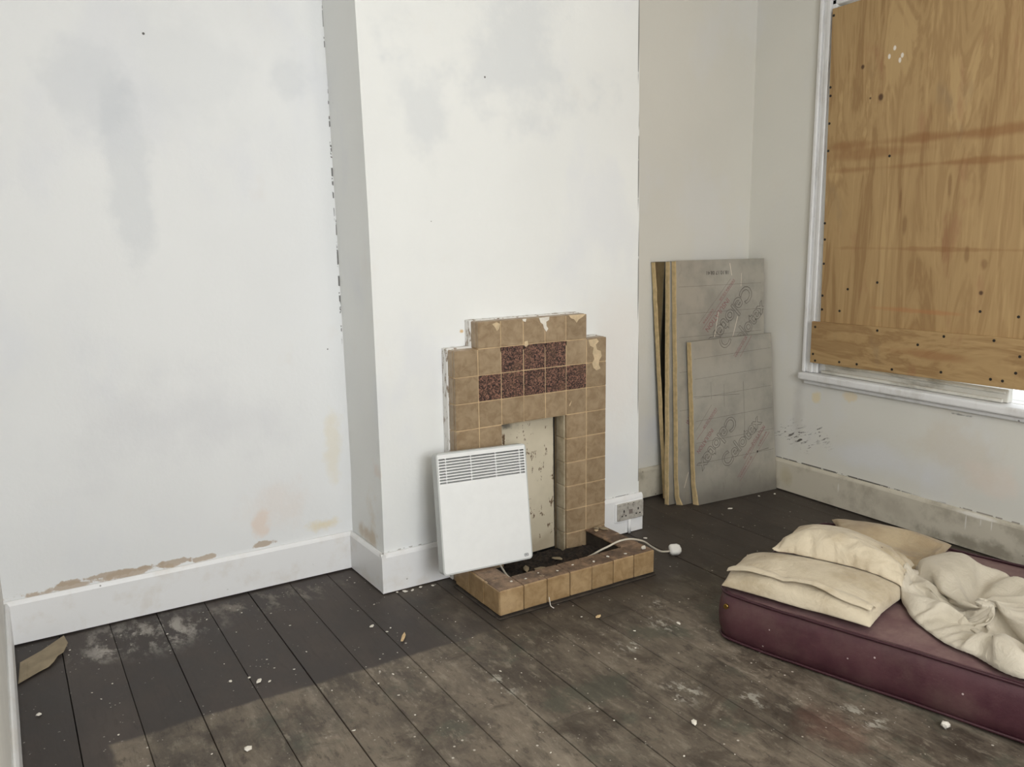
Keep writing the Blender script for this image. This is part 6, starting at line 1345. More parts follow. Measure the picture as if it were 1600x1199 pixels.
        4, 4, -10, -6, 11, 8, 1, -3, 13, 2, 7, 7, -4, 592, 7, -8, 6, 5, 3, 5, 3, 1, 6, 6, 3, 1, 17, -1, 9, 3, 0, 9, 5, 3, 2, -1, 7, 3, -2, -2, 11, 12, -2, 8, 5, 5, 5, 4, 1, -14, 4, 11, 6, 3,
        -6, 14, 6, 6, 6, -3, 611, 7, -8, 7, 5, 5, 4, 2, 0, 7, -4, 10, 7, -7, 19, 3, -4, 9, 5, -1, 11, 5, 2, 1, -2, -9, 12, 9, 5, 0, 9, 5, 6, 5, 4, -15, 10, 5, 3, -8, 15, -3, 13, 7, 0, 11, 1,
        630, 3, 6, -7, 4, 12, 0, 11, 9, -1, -9, 9, 0, 7, -3, 16, 1, -4, 2, 9, 4, -10, 15, 2, 0, -1, -7, 17, 6, 6, 0, 4, 10, -4, -8, 14, 6, 2, -9, 14, 11, 7, -1, -5, 14, 5, 5, 800, -18, -21,
        -13, -19, -15, -21, -17, -9, -21, -20, -19, -18, -14, -20, -13, -20, -18, -17, -17, -17, -17, -13, -18, -19, -10, -21, -18, -16, -17, -20, -19, -19, -9, -21, -21, -14, -15, -17, -19,
        -21, -18, -17, -20, -15, -26, -13, 806, -24, -17, -6, -19, -19, -18, -19, -18, -18, -17, -13, -19, -15, -13, -18, -20, -19, -18, -18, -18, -17, -12, -20, -12, -20, -20, -18, -16,
        -14, -20, -20, -20, -19, -14, -21, -20, -16, 1, -22, -21, -18, -19, -16, -10, -28, -27, 811, -22, -18, -7, -16, -18, -19, -18, -18, -18, -18, -18, -15, -11, -18, -19, -20, -19, -19,
        -18, -17, -14, -18, -20, -13, -20, -16, -19, -19, -15, -20, -14, -21, -20, -21, -19, -19, -19, -7, -5, -21, -10, -18, -22, -15, -29, -17, 817, -19, -18, -14, -10, -18, -18, -18, -19,
        -18, -18, -18, -17, -11, -20, -20, -19, -19, -19, -18, -17, -15, -20, -19, -16, -10, -19, -20, -20, -20, -19, -13, -18, -21, -19, -20, -20, -19, -18, -7, -7, -20, -13, -11, -25, -28,
        -14, 823, -16, -18, -10, -14, -18, -19, -18, -18, -19, -18, -19, -18, -16, -17, -18, -19, -20, -19, -19, -18, -15, -20, -16, -12, -16, -20, -19, -20, -20, -19, -19, -14, -20, -20,
        -19, -20, -19, -17, -19, -6, -18, -3, -17, -17, -30, -10, 829, -12, -18, -8, -18, -17, -18, -19, -19, -18, -19, -19, -17, -16, -19, -19, -20, -19, -18, -19, -19, -19, -16, -14, -15,
        -18, -20, -19, -19, -20, -19, -20, -19, -15, -21, -19, -19, -18, -16, -20, -19, -13, 0, -15, -16, -29, -10, 835, -21, 0, -16, -17, -17, -18, -19, -18, -19, -18, -19, -16, -20, -19,
        -19, -19, -19, -18, -19, -19, -19, -15, -15, -18, -20, -20, -17, -20, -19, -19, -19, -20, -19, -19, -19, -18, -18, -16, -19, -19, -18, -9, -3, -23, -22, -6, 841, -11, -10, -15, -18,
        -16, -18, -17, -19, -18, -18, -18, -20, -19, -19, -19, -19, -19, -19, -19, -19, -19, -14, -19, -20, -19, -19, -18, -18, -20, -18, -19, -19, -19, -19, -19, -18, -19, -18, -18, -18,
        -17, -16, -13, -3, -23, 0, 847, -12, -18, -10, -15, -14, -17, -18, -18, -18, -19, -18, -19, -20, -19, -19, -19, -19, -19, -19, -19, -19, -19, -16, -20, -20, -19, -19, -19, -19, -15,
        -19, -19, -19, -19, -19, -19, -18, -18, -18, -18, -18, -17, -15, 0, -20, -5, 853, -14, -15, -18, -10, -18, -14, -15, -16, -18, -19, -19, -19, -19, -19, -20, -18, -20, -19, -19, -19,
        -19, -19, -19, -19, -19, -19, -19, -19, -19, -16, -18, -20, -19, -19, -18, -19, -18, -18, -18, -18, -18, -17, -18, 1, -11, -21, 859, -22, -21, -5, -18, -13, -10, -15, -17, -15, -20,
        -19, -18, -19, -19, -19, -20, -19, -19, -20, -19, -19, -19, -19, -19, -19, -19, -19, -19, -19, -19, -19, -18, -17, -19, -19, -18, -19, -18, -18, -18, -17, -17, -16, -18, -9, 0, 865,
        -32, -9, -18, -14, -6, -14, -11, -16, -16, -18, -19, -19, -19, -18, -19, -19, -19, -20, -19, -19, -20, -19, -19, -20, -18, -19, -20, -19, -19, -18, -19, -19, -18, -19, -18, -18, -19,
        -18, -18, -17, -18, -17, -18, -16, -11, 1, 871, -22, -17, -18, -10, -16, -9, -14, -16, -15, -15, -19, -19, -19, -19, -19, -19, -19, -19, -20, -19, -20, -19, -19, -20, -19, -19, -19,
        -19, -19, -18, -19, -19, -19, -18, -18, -18, -19, -18, -18, -18, -17, -18, -18, -13, -14, 3, 877, -21, -20, -7, -13, -16, -15, -16, -16, -16, -15, -15, -19, -19, -19, -19, -19, -19,
        -20, -19, -19, -20, -19, -19, -19, -19, -19, -19, -19, -19, -19, -19, -19, -18, -19, -18, -19, -18, -18, -18, -17, -18, -18, -18, -16, -12, 3, 883, -30, -2, -10, -14, -14, -16, -16,
        -16, -17, -16, -17, -19, -19, -20, -19, -19, -19, -20, -19, -20, -19, -19, -20, -19, -17, -19, -19, -19, -19, -19, -19, -19, -18, -19, -19, -18, -18, -18, -18, -17, -18, -18, -18,
        -19, -6, -11, 890, -23, -13, -4, -13, -15, -16, -16, -17, -16, -18, -18, -18, -19, -20, -19, -19, -20, -19, -20, -19, -19, -20, -19, -20, -19, -18, -18, -19, -19, -18, -19, -19, -18,
        -19, -18, -18, -19, -18, -18, -17, -18, -18, -18, -17, -18, 3, 896, -16, -13, -7, -16, -16, -13, -17, -17, -17, -17, -19, -18, -19, -20, -19, -19, -20, -19, -20, -19, -20, -19, -20,
        -19, -20, -18, -18, -19, -19, -19, -19, -19, -19, -18, -19, -18, -18, -19, -18, -18, -18, -12, -17, -18, -21, 4, 903, -12, -10, -15, -15, -13, -15, -17, -17, -18, -18, -18, -18, -19,
        -20, -19, -20, -19, -20, -19, -20, -19, -20, -19, -20, -19, -20, -18, -18, -20, -19, -19, -19, -19, -19, -19, -18, -19, -18, -18, -19, -17, -12, -16, -18, -20, 10, 909, -12, -12, -7,
        -15, -15, -17, -17, -18, -18, -17, -19, -18, -20, -19, -19, -20, -19, -20, -19, -20, -20, -19, -20, -19, -20, -20, -18, -19, -19, -20, -19, -19, -19, -19, -19, -19, -19, -18, -19,
        -18, -17, -16, -11, -17, -20, 10, 916, -13, -12, -4, -16, -16, -16, -17, -18, -18, -18, -19, -18, -20, -19, -20, -19, -19, -20, -20, -19, -20, -20, -19, -20, -20, -19, -20, -18, -19,
        -20, -20, -19, -19, -19, -19, -19, -19, -19, -19, -18, -16, -19, -11, -18, -15, 8, 923, -21, -6, -1, -17, -16, -17, -16, -18, -18, -18, -19, -19, -19, -19, -20, -19, -20, -19, -20,
        -20, -19, -20, -20, -19, -20, -20, -20, -19, -19, -19, -20, -19, -19, -20, -19, -19, -19, -19, -19, -19, -19, -18, -16, -12, -10, -2, 930, -12, -13, -1, -16, -17, -17, -17, -18, -19,
        -18, -19, -19, -19, -20, -19, -19, -20, -20, -19, -20, -20, -19, -20, -20, -20, -19, -20, -20, -19, -20, -19, -19, -20, -19, -20, -19, -19, -19, -19, -19, -18, -16, -19, -4, -13,
        -12, 937, -5, -14, -5, -17, -18, -17, -18, -17, -18, -19, -19, -19, -20, -19, -19, -20, -19, -20, -20, -19, -20, -20, -20, -19, -20, -20, -20, -19, -20, -19, -20, -19, -20, -20, -19,
        -19, -19, -19, -19, -18, -17, -16, -21, -3, -7, -23, 944, -13, 3, -13, -17, -18, -17, -18, -18, -18, -19, -19, -20, -19, -19, -20, -19, -20, -19, -20, -20, -20, -19, -20, -20, -20,
        -20, -19, -20, -19, -20, -19, -20, -20, -19, -20, -19, -20, -19, -18, -15, -17, -19, -20, -5, -15, -7, 951, 0, -11, -15, -15, -17, -17, -18, -18, -19, -18, -20, -19, -19, -20, -19,
        -20, -19, -20, -20, -19, -20, -20, -20, -20, -19, -20, -20, -20, -19, -20, -19, -20, -19, -20, -20, -19, -20, -19, -15, -15, -18, -21, -20, -12, -12, -5, 958, -2, -23, -14, -11, -19,
        -13, -15, -16, -18, -18, -19, -19, -20, -19, -20, -19, -20, -20, -20, -19, -20, -19, -20, -20, -20, -20, -19, -20, -20, -19, -20, -19, -20, -20, -19, -20, -20, -18, -12, -17, -20,
        -21, -19, -12, -15, -7, 966, -7, -20, -16, -17, -20, -16, -13, -14, -14, -16, -16, -20, -19, -20, -20, -19, -20, -20, -20, -20, -20, -18, -20, -20, -19, -20, -20, -20, -19, -20, -19,
        -20, -19, -20, -20, -20, -20, -17, -10, -20, -20, -20, -18, -16, -15, -2, 973, -8, -22, -20, -19, -15, -20, -18, -14, -14, -14, -13, -13, -19, -20, -20, -20, -20, -19, -20, -20, -20,
        -19, -18, -20, -20, -20, -19, -20, -20, -19, -20, -19, -20, -20, -20, -20, -20, -11, -17, -19, -20, -19, -18, -16, -18, 4, 981, -11, -21, -20, -19, -19, -17, -16, -19, -14, -11, -12,
        -15, -19, -18, -20, -20, -20, -20, -20, -20, -20, -19, -18, -19, -20, -19, -20, -20, -19, -20, -19, -20, -20, -20, -19, -20, -20, -8, -20, -20, -19, -19, -16, -16, -20, -6, 989, -15,
        -18, -21, -17, -18, -17, -18, -20, -18, -11, -10, -14, -20, -18, -19, -20, -20, -20, -20, -20, -19, -20, -17, -19, -19, -20, -19, -20, -19, -20, -20, -20, -19, -20, -20, -20, -19,
        -11, -17, -20, -18, -19, -15, -17, -21, -9, 997, -16, -19, -21, -18, -19, -14, -19, -19, -19, -19, -11, -8, -20, -18, -17, -20, -21, -18, -20, -20, -20, -20, -17, -19, -20, -19, -18,
        -20, -19, -19, -20, -20, -20, -20, -19, -20, -16, -18, -14, -18, -19, -17, -15, -19, -21, -7, 1005, -16, -22, -21, -19, -14, -16, -19, -20, -19, -20, -17, -3, -20, -20, -15, -21,
        -20, -18, -19, -20, -20, -20, -17, -20, -19, -20, -17, -18, -20, -19, -20, -19, -20, -20, -20, -15, -17, -15, -20, -20, -16, -16, -17, -20, -20, -5, 1013, -22, -18, -16, -20, -15,
        -18, -20, -20, -19, -19, -20, -18, -4, -20, -17, -20, -20, -17, -19, -20, -20, -20, -18, -20, -19, -20, -16, -17, -20, -18, -20, -19, -20, -20, -20, -12, -19, -17, -20, -20, -14,
        -16, -19, -20, -20, -15, 1021, -25, -17, -10, -19, -20, -20, -20, -20, -19, -20, -17, -19, -18, -8, -20, -19, -18, -20, -20, -16, -20, -19, -20, -20, -17, -16, -18, -19, -20, -18,
        -19, -19, -20, -20, -13, -18, -20, -20, -18, -16, -17, -16, -20, -20, -19, -20, 1030, -18, -21, -20, -21, -15, -22, -17, -18, -21, -17, -19, -20, -19, -19, -12, -20, -19, -20, -18,
        -19, -18, -13, -20, -20, -20, -19, -11, -19, -19, -20, -19, -17, -20, -19, -14, -19, -21, -18, -14, -18, -20, -21, -20, -16, -20, -21, 126, -11, -7, -2, 6, 4, 5, 3, 1, 0, 0, 0, -2,
        -4, 3, -3, 5, 0, -1, -1, -1, -2, -4, 1, 2, -4, 1, -1, -2, -2, 3, -1, -2, -2, -1, -2, -6, -7, -7, 5, -4, -7, -8, -8, -13, 2, -31, 123, 8, -6, 22, 10, 8, 7, 6, 4, 1, 0, -2, 2, -2, -5,
        8, 4, 1, 0, 0, -2, -2, -4, 3, -5, 4, 0, -2, -2, -3, 3, -2, -2, -2, -5, -3, -6, -8, -10, -3, -6, -10, -11, -15, -21, -1, -41, 120, 19, -6, 23, 15, 9, 7, 4, 1, 8, 4, 1, -1, -6, 2, 8,
        4, 1, 0, -1, -1, -5, 0, 2, -6, 1, -7, 8, 0, -3, 0, -8, 1, 0, -2, -5, -7, -7, -13, -12, -6, -20, -14, -1, -19, -5, -49, 118, 26, -4, 20, 21, 10, 7, 1, 6, 9, 4, 3, 0, -6, 6, 1, 8, 1,
        0, -1, -2, -4, 3, -1, -4, -15, 5, 4, 3, 1, -3, -8, -5, 2, -5, -2, -6, -8, -9, -14, -13, -12, -17, -19, 0, -11, -53, 116, 32, 0, 22, 18, 11, 9, 2, 9, 7, 5, 3, 2, -2, -3, 9, 3, 2, 1,
        0, -1, -5, 1, -6, -12, -7, 0, 5, 7, 2, -1, -4, -8, -1, -3, -7, -3, -8, -12, -7, -13, -14, -20, -16, -18, -2, -57, 114, 35, 8, 21, 15, 13, 10, 7, 7, 6, 6, 3, -1, -3, 8, 3, 2, 0, -5,
        5, 2, 0, -7, -10, -8, -3, 1, -2, 7, 5, -2, -1, -4, -8, -1, -6, -6, -8, -13, -7, -8, -16, -20, -17, -20, -7, -59, 111, 33, 22, 12, 17, 13, 11, 9, 8, 8, 6, 5, -4, 7, 3, 0, -1, -2, -4,
        7, 3, 0, -9, -9, -3, -1, 0, -5, 1, 8, -5, 1, -2, -3, -5, -7, -8, -8, -13, -7, -9, -12, -21, -19, -14, -18, -61, 109, 39, 19, 14, 11, 15, 13, 10, 9, 9, 8, 7, 4, 0, 0, -1, -3, -4, 2,
        7, 2, 1, -10, -1, -1, -2, -2, -4, -5, 7, -5, -4, -8, 2, -5, -6, -7, -8, -9, -10, -11, -12, -16, -20, -26, -14, -62, 108, 40, 12, 17, 12, 16, 13, 11, 10, 9, 8, 7, 4, 3, 0, 0, -5, -1,
        5, 4, -3, 4, -2, -7, 2, 0, -2, -2, -3, -2, -14, -5, -4, 2, -5, -6, -7, -8, -9, -10, -11, -12, -13, -19, -26, -20, -63, 107, 41, 15, 8, 17, 8, 14, 15, 12, 9, 7, 7, 6, 4, 2, 1, -4, 3,
        2, 1, -4, 2, 5, -3, -2, -4, -7, 1, -2, -4, -11, -7, 1, -4, -5, -7, -8, -8, -9, -10, -10, -12, -13, -15, -26, -29, -61, 106, 38, 8, 16, 9, 14, 17, 11, 11, 13, 5, 7, 6, 6, 4, 3, 2, 0,
        0, 0, -2, -2, 5, -2, -3, -5, -6, 1, -3, -3, -6, -7, -6, -11, -2, -6, -7, -9, -8, -10, -11, -12, -13, -17, -17, -30, -66, 104, 32, 20, 1, 14, 18, 14, 15, 12, 10, 8, 2, 3, 2, 6, 4, 5,
        2, 1, 0, -2, 2, 2, -3, -3, -6, -2, -3, -5, -6, -4, -6, -7, -10, -4, -9, -8, -8, -10, -9, -11, -12, -13, -15, -19, -27, -66, 102, 40, 14, 5, 17, 5, 18, 13, 10, 13, 12, 4, 3, 2, 1, 4,
        1, 2, 4, 1, 1, 0, 0, -1, -4, -4, -5, -5, -5, -6, -6, -6, -6, -7, -8, -10, -7, -8, -9, -10, -11, -13, -12, -14, -23, -28, -64, 99, 41, 10, 19, 15, 8, 6, 10, 12, 11, 12, 13, 1, 0, 2,
        3, 2, 2, 1, -2, -1, 2, 1, -3, -8, -4, -3, -5, -5, -5, -6, -7, -8, -7, -6, -7, -8, -9, -10, -10, -13, -9, -12, -14, -19, -29, -58, 95, 36, 23, 18, 14, 13, 11, 9, 10, 9, 9, 8, 2, 2, 1,
        2, 1, 1, 0, 0, -1, 0, 0, -5, -3, -11, -7, -7, -5, -5, -6, -7, -7, -7, -7, -7, -6, -9, -9, -10, -13, -10, -11, -13, -16, -29, -50, 93, 41, 18, 20, 14, 12, 12, 9, 9, 9, 8, 6, 3, 2, 1,
        1, 2, 1, -1, -1, 0, 0, 0, -2, -3, -7, -8, -9, -8, -7, -7, -7, -8, -8, -8, -9, -9, -9, -10, -10, -10, -11, -10, -11, -16, -18, -51, 91, 43, 18, 20, 12, 10, 14, 9, 9, 8, 7, 5, 4, 3, 1,
        1, 1, 1, 0, -2, -2, 0, 1, -1, -4, -3, -8, -9, -7, -5, -6, -7, -8, -8, -8, -9, -9, -9, -10, -9, -9, -12, -17, -13, -14, -12, -51, 89, 46, 21, 12, 12, 14, 12, 9, 8, 7, 7, 5, 4, 3, 2,
        0, 1, 1, 1, -1, -2, -3, 0, 0, -1, -4, -5, -9, -8, -4, -5, -7, -7, -8, -7, -9, -8, -9, -10, -9, -9, -11, -17, -15, -12, -14, -49, 88, 46, 19, 19, 11, 11, 11, 8, 7, 6, 7, 6, 4, 2, 2,
        0, 1, 1, -1, 1, -2, -2, -2, -1, 0, -2, -4, -7, -8, -6, -3, -6, -7, -7, -7, -8, -8, -8, -9, -9, -9, -11, -15, -18, -14, -13, -49, 86, 46, 19, 20, 10, 10, 10, 9, 7, 6, 6, 6, 4, 2, 1,
        1, 1, 1, 0, -1, -1, -1, -3, -1, -1, -2, -2, -5, -8, -6, -3, -5, -7, -7, -6, -8, -7, -8, -8, -8, -9, -13, -11, -17, -13, -18, -49, 85, 42, 23, 20, 8, 9, 9, 11, 7, 6, 5, 4, 4, 3, 1, 2,
        1, 1, 0, 0, -1, -2, -2, -2, -1, -2, -2, -4, -5, -7, -4, -6, -6, -7, -6, -6, -7, -7, -8, -8, -8, -9, -10, -14, -18, -21, -51, 84, 46, 18, 21, 9, 8, 9, 8, 7, 6, 5, 3, 4, 2, 3, 1, 1, 2,
        0, 0, -1, 0, -2, -2, -2, -3, -3, -3, -4, -5, -6, -6, -6, -6, -5, -7, -6, -7, -7, -7, -9, -11, -14, -7, -22, -18, -49, 84, 47, 16, 20, 9, 6, 8, 7, 9, 6, 4, 3, 3, 3, 3, 2, 1, 1, 1, 0,
        -1, -1, -2, -2, -2, -3, -3, -3, -4, -4, -6, -6, -5, -4, -6, -6, -7, -7, -6, -7, -10, -13, -14, -2, -22, -23, -44, 83, 45, 23, 14, 9, 7, 7, 6, 7, 5, 4, 3, 4, 3, 3, 2, 1, 1, 1, 1, -2,
        -1, -2, -2, -2, -2, -3, -3, -5, -5, -5, -5, -3, -5, -7, -5, -5, -6, -7, -9, -15, -13, -7, 0, -21, -19, -48, 82, 45, 14, 13, 11, 9, 8, 7, 6, 5, 5, 3, 2, 3, 3, 3, 1, 2, 1, 1, -1, -1,
        -2, -2, -3, -2, -3, -2, -5, -5, -4, -5, -6, -4, -4, -5, -7, -5, -6, -15, -14, -9, 0, -2, -19, -21, -48, 80, 45, -2, 13, 13, 6, 10, 10, 9, 8, 7, 3, 2, 2, 3, 3, 1, 1, 1, -1, 3, 0, -3,
        -2, -2, -3, -3, -4, -2, -4, -5, -6, -6, -5, -2, -4, -5, -5, -10, -16, -12, 0, -1, -7, -19, -18, -46, 78, 44, -10, 11, 9, 5, 9, 10, 10, 10, 10, 9, 3, 1, 2, 2, 0, 0, 3, 1, -1, -3, 3,
        -1, -3, -2, -4, -5, 0, -3, -5, -6, -6, -5, -3, -4, -2, -5, -13, -16, 0, -1, -4, -10, -16, -18, -46, 76, 42, -6, -6, 8, 11, 5, 7, 10, 10, 10, 11, 11, 3, 1, 0, -1, 0, 3, 1, -3, -3, 2,
        4, -1, -3, -4, -6, -1, 0, -6, -6, -4, -4, -3, -2, -4, -5, -16, -11, 5, -2, -5, -12, -15, -17, -46, 73, 41, -10, -4, 5, 8, 10, 12, -4, 10, 13, 11, 10, 3, 4, 2, 0, -1, 0, 1, -4, -3, 1,
        5, 2, -1, -4, -6, -3, 1, -3, -6, -3, -3, -3, -3, -5, -7, -16, 3, 0, -3, -8, -14, -17, -12, -44, 72, 37, -11, -4, 11, 10, 10, 8, -1, -7, 13, 12, 10, 3, 6, 3, 2, 0, 0, -1, -4, -5, 1,
        5, 3, 0, -1, -7, -4, 2, -2, -3, -3, -3, -4, -4, -6, -7, -16, 10, -2, -11, -4, -16, -13, -8, -41, 71, 34, -12, -4, 9, 8, 14, 7, 6, -5, -8, 13, 12, 2, 5, 6, 1, -1, 3, -1, -4, -5, 0, 6,
        1, -3, 1, 1, -6, 2, -3, -3, -2, -2, -4, -4, -6, -10, -11, 14, -11, -10, 0, -15, -11, -6, -39, 70, 30, -1, -1, -9, 15, 12, 7, -1, 6, -3, -9, 13, 3, 3, 8, -1, 0, 4, 1, -3, -5, -2, 5,
        0, -4, -1, 2, 1, -4, -1, -2, -2, -1, -2, -4, -9, -10, 8, -2, -7, -14, 3, -13, -5, -9, -37, 69, 20, -8, 12, -5, 14, 9, 2, -3, 7, 6, -2, -9, 12, -4, 7, 0, -3, 5, 2, -1, -3, -5, 4, -1,
        -3, -5, 2, 3, -4, 0, -2, -1, -1, -1, -4, -8, -5, 7, -3, -6, -14, 5, -6, -6, -10, -31, 68, 8, -9, 18, 6, 7, 4, 0, -5, 7, -3, 3, 3, -7, 4, 1, -2, 2, 2, 0, 2, 0, -2, -2, -3, -4, 3, 0,
        -1, -3, 0, -1, -1, 0, -1, -2, 1, -2, -4, -6, -1, -12, 5, -4, -10, -6, -20, 66, -11, -1, -4, 4, 8, 0, 4, 3, -5, -7, 2, -3, 0, -5, 4, 0, -2, 1, 1, -1, -1, -1, -1, -3, -1, 0, 2, 0, -1,
        -2, -1, 1, -1, 0, 3, -1, -2, -3, 4, -2, -2, -2, -4, -1, -3, -2,
    ]),
    'duvet': (130, (0.7840, -2.3503, 0.1930), [
        442, -3, -2, -2, -2, -3, -2, -2, -1, -2, -2, -1, -2, -1, -1, -1, -1, -1, 0, -1, 0, 0, 0, 0, 0, 1, 0, 1, 1, 1, 1, 1, 1, 2, 1, 2, 2, 2, 2, 2, 2, 2, 3, 2, 3, 2, 3, 3, 2, 3, 3, 3, 3, 3,
        2, 3, 3, 3, 3, 3, 3, 2, 3, 3, 2, 3, 2, 3, 2, 2, 3, 2, 2, 1, 2, 2, 1, 2, 1, 1, 1, 1, 0, 1, 0, 1, 0, 0, 0, 0, -1, 0, -1, -1, -1, -1, -1, -1, -2, -1, -2, -2, -2, -2, -2, -2, -2, -3, -2,
        -3, -2, -3, -3, -2, -3, -3, -3, -3, -3, -3, -2, -3, -3, -3, -3, -3, -2, -3, -3, -2, 465, -2, -1, -3, 1, -3, -2, -1, -1, 1, 1, 1, 0, -3, -1, -3, 3, 4, -3, -5, 4, 1, 1, 0, -2, -3, -3,
        -4, -6, -5, -5, -4, -2, 2, 4, -2, 3, 4, 3, 2, 3, 3, 5, 3, -3, -3, 4, 5, 3, 4, 4, 2, 4, 0, 5, 2, 4, 2, -5, 4, 5, 4, 4, 2, 4, 3, 2, -5, 5, 4, 5, 3, -4, -5, 0, 2, -1, 3, 4, 5, 4, 5, 6,
        5, 4, 3, 2, -7, 3, -2, -3, -4, -3, -3, -5, -4, -7, -5, -1, 2, 4, 5, 7, -6, -5, -6, -7, -7, -6, 1, 0, 4, 3, 3, 2, 2, 0, -1, -3, -4, -3, -3, -1, -2, -4, -4, -4, -4, -5, 2, 501, -3, 1,
        1, 0, 1, 0, -1, -1, 1, 2, -1, -4, -2, -4, 1, 5, -6, -7, -7, -7, -4, -3, -4, -7, -2, -1, -2, -6, -7, -6, 0, 3, 6, 5, 3, -2, -3, 2, 6, 0, -6, -3, -2, 1, 4, 6, 5, 5, 6, 3, 1, 2, 3, 6,
        5, -2, -4, -1, 2, 3, 5, 4, 5, 3, -3, -4, 6, 6, 5, 5, -6, -7, -5, 1, 2, 6, 6, 7, 6, 6, 2, 2, 1, -1, -2, -4, -8, -11, -12, -10, -6, -2, 0, 8, 8, 8, 10, 10, 7, 4, -8, -7, 3, 9, 5, 3, 1,
        -9, 4, 6, 6, 6, 4, 2, 1, 0, -1, -6, -7, -5, -4, -5, -6, -7, -7, -6, -1, 2, -2, 543, 0, 1, 1, 1, 1, 0, -1, 0, 1, 0, -4, -4, -3, -2, -5, -6, -7, -6, -5, -3, -8, -9, -8, -4, -2, -4,
        -10, -10, -6, -3, 2, 5, 7, 6, 5, -1, -3, -8, -2, -7, -6, -2, -1, 1, 6, 7, 6, 7, 4, 1, 3, 4, 4, 7, 6, -7, -1, 5, 3, 1, -3, -5, 5, 5, 1, 1, 0, 5, 5, -3, -6, -7, 1, 0, 7, 8, 7, 4, 3, 2,
        0, 0, -3, -8, -10, -8, -11, -13, -12, -8, 6, 12, -2, 11, 13, 9, 14, 15, -5, 5, 13, 13, 11, 9, 12, 0, -4, -3, 5, 7, 9, 8, 5, 2, 1, -2, 0, -10, -11, -8, -7, -7, -9, -8, -2, -1, -1, -2,
        -2, 587, 0, 1, 1, 2, 0, -1, -1, 1, 0, -3, -5, -5, -7, -5, -5, -4, 1, -5, -9, -11, -13, -10, -9, -6, -5, -10, -13, -11, -6, 0, 4, 7, 6, 8, 6, -4, -10, -9, -10, -4, -1, -7, -5, 0, 8,
        7, 9, 6, 3, 2, 2, 3, 6, 8, 8, -1, -2, -2, -5, -5, -7, -4, 7, 5, 4, 1, 1, 5, 0, -6, -7, 1, 7, 6, 5, 3, 2, 2, 2, 0, 0, -1, -9, -15, -12, -8, -10, -11, -10, -1, 13, 14, 14, 3, 7, 12,
        16, 17, 17, 16, 4, 14, 16, 17, 13, 4, -2, -3, 4, 9, 11, 9, 5, 2, 0, 0, -4, -12, -13, -11, -10, -9, -5, -1, 0, -1, -2, -2, -1, 630, 0, 0, 1, 2, 0, -4, -1, -4, -6, 0, 1, -8, -6, -5,
        -4, 0, 0, -10, -13, -13, -13, -12, -12, -11, -10, -12, -15, -11, -6, 3, 6, 6, 8, 8, 6, -11, -11, -9, -4, -3, -7, -8, -10, -5, 10, 8, 8, 2, 1, 0, 0, 10, 10, 8, 0, -3, -5, -6, -6, -6,
        -7, -2, 7, 7, -2, 0, 1, 6, 4, -8, 4, 4, 2, 1, 2, 2, 3, 3, 3, 1, -2, -3, -15, -17, -12, -7, -9, -9, -7, -1, 15, 18, 16, 17, 19, 19, 15, 10, 21, 19, 11, 16, 19, 19, 15, 7, 0, -2, 2,
        11, 12, 10, 5, 3, 1, 0, -9, -15, -16, -14, -11, -3, 2, 1, -1, -2, -2, -1, -3, 672, 0, 0, 1, -6, -5, 1, -3, -1, 1, 2, -5, -8, -7, -5, -4, 0, -3, -10, -14, -15, -14, -15, -15, -15,
        -13, -18, -16, -12, 3, -3, 8, 6, 6, 6, 6, -13, -12, -12, -3, -10, -5, -11, -9, -4, 9, 7, 1, -6, -2, 4, 11, 11, 10, -3, 1, -5, -8, -7, -6, -8, -4, 1, 8, 9, 10, 0, 0, -9, -5, 1, 1, 1,
        1, 1, 2, 3, 5, 7, 7, -1, -3, -5, -19, -18, -12, -5, -7, -7, -5, 0, 15, 17, 19, 20, 21, 24, 24, 17, 25, 21, 17, 20, 22, 22, 13, 5, 0, 1, 7, 13, 13, 11, 7, 2, 2, -2, -12, -18, -20,
        -16, -3, 4, 1, 1, -1, -2, -3, -3, -3, 713, 0, -1, -5, -5, -2, 0, 0, 1, 2, -1, -7, -9, -7, -5, -4, -4, -6, -10, -11, -17, -16, -16, -18, -19, -19, -22, -15, -2, 7, -10, 7, 7, 5, 7,
        -7, -14, -14, -12, -13, -9, -5, -9, -9, -3, 4, 10, 6, -10, -9, 12, 12, 0, 0, -5, 4, -5, -6, -6, -8, -6, 1, 11, 5, 3, 3, 0, -6, 0, 6, -9, -6, 1, 0, 1, 1, 3, 4, 8, 11, 5, -6, -7, -17,
        -22, -10, -3, -4, -6, -6, 1, 13, 22, 20, 21, 23, 27, 27, 29, 30, 26, 21, 25, 24, 21, 13, 5, 0, 4, 12, 14, 12, 11, 8, 5, 4, -4, -16, -22, -22, -12, 4, 5, 1, 1, -1, -3, -5, -3, -3,
        754, -1, -6, -4, -3, 0, 1, 0, 2, 2, -4, -8, -10, -7, -5, -4, -4, -5, -10, -15, -19, -18, -19, -19, -24, -24, -25, -8, 4, 6, -13, -4, 11, 11, -4, -16, -13, -14, -14, -15, -9, -11,
        -10, 0, 6, 10, 4, -11, -11, -5, 11, -4, 5, -5, -1, 1, -6, -7, -6, -7, 5, 2, 2, 0, 3, 3, 0, -5, 3, 4, -1, -4, -9, -1, 0, 3, -1, 6, 9, 12, 9, -9, -13, -9, -24, -6, -1, -3, -4, -4, 1,
        9, 20, 23, 24, 27, 32, 33, 34, 33, 31, 29, 27, 26, 22, 13, 5, 2, 7, 15, 13, 12, 11, 11, 8, 3, -4, -21, -28, -20, -3, 5, 5, 2, 1, -2, -3, -6, -4, -4, 794, -4, -4, -5, -2, 1, 2, 0, 3,
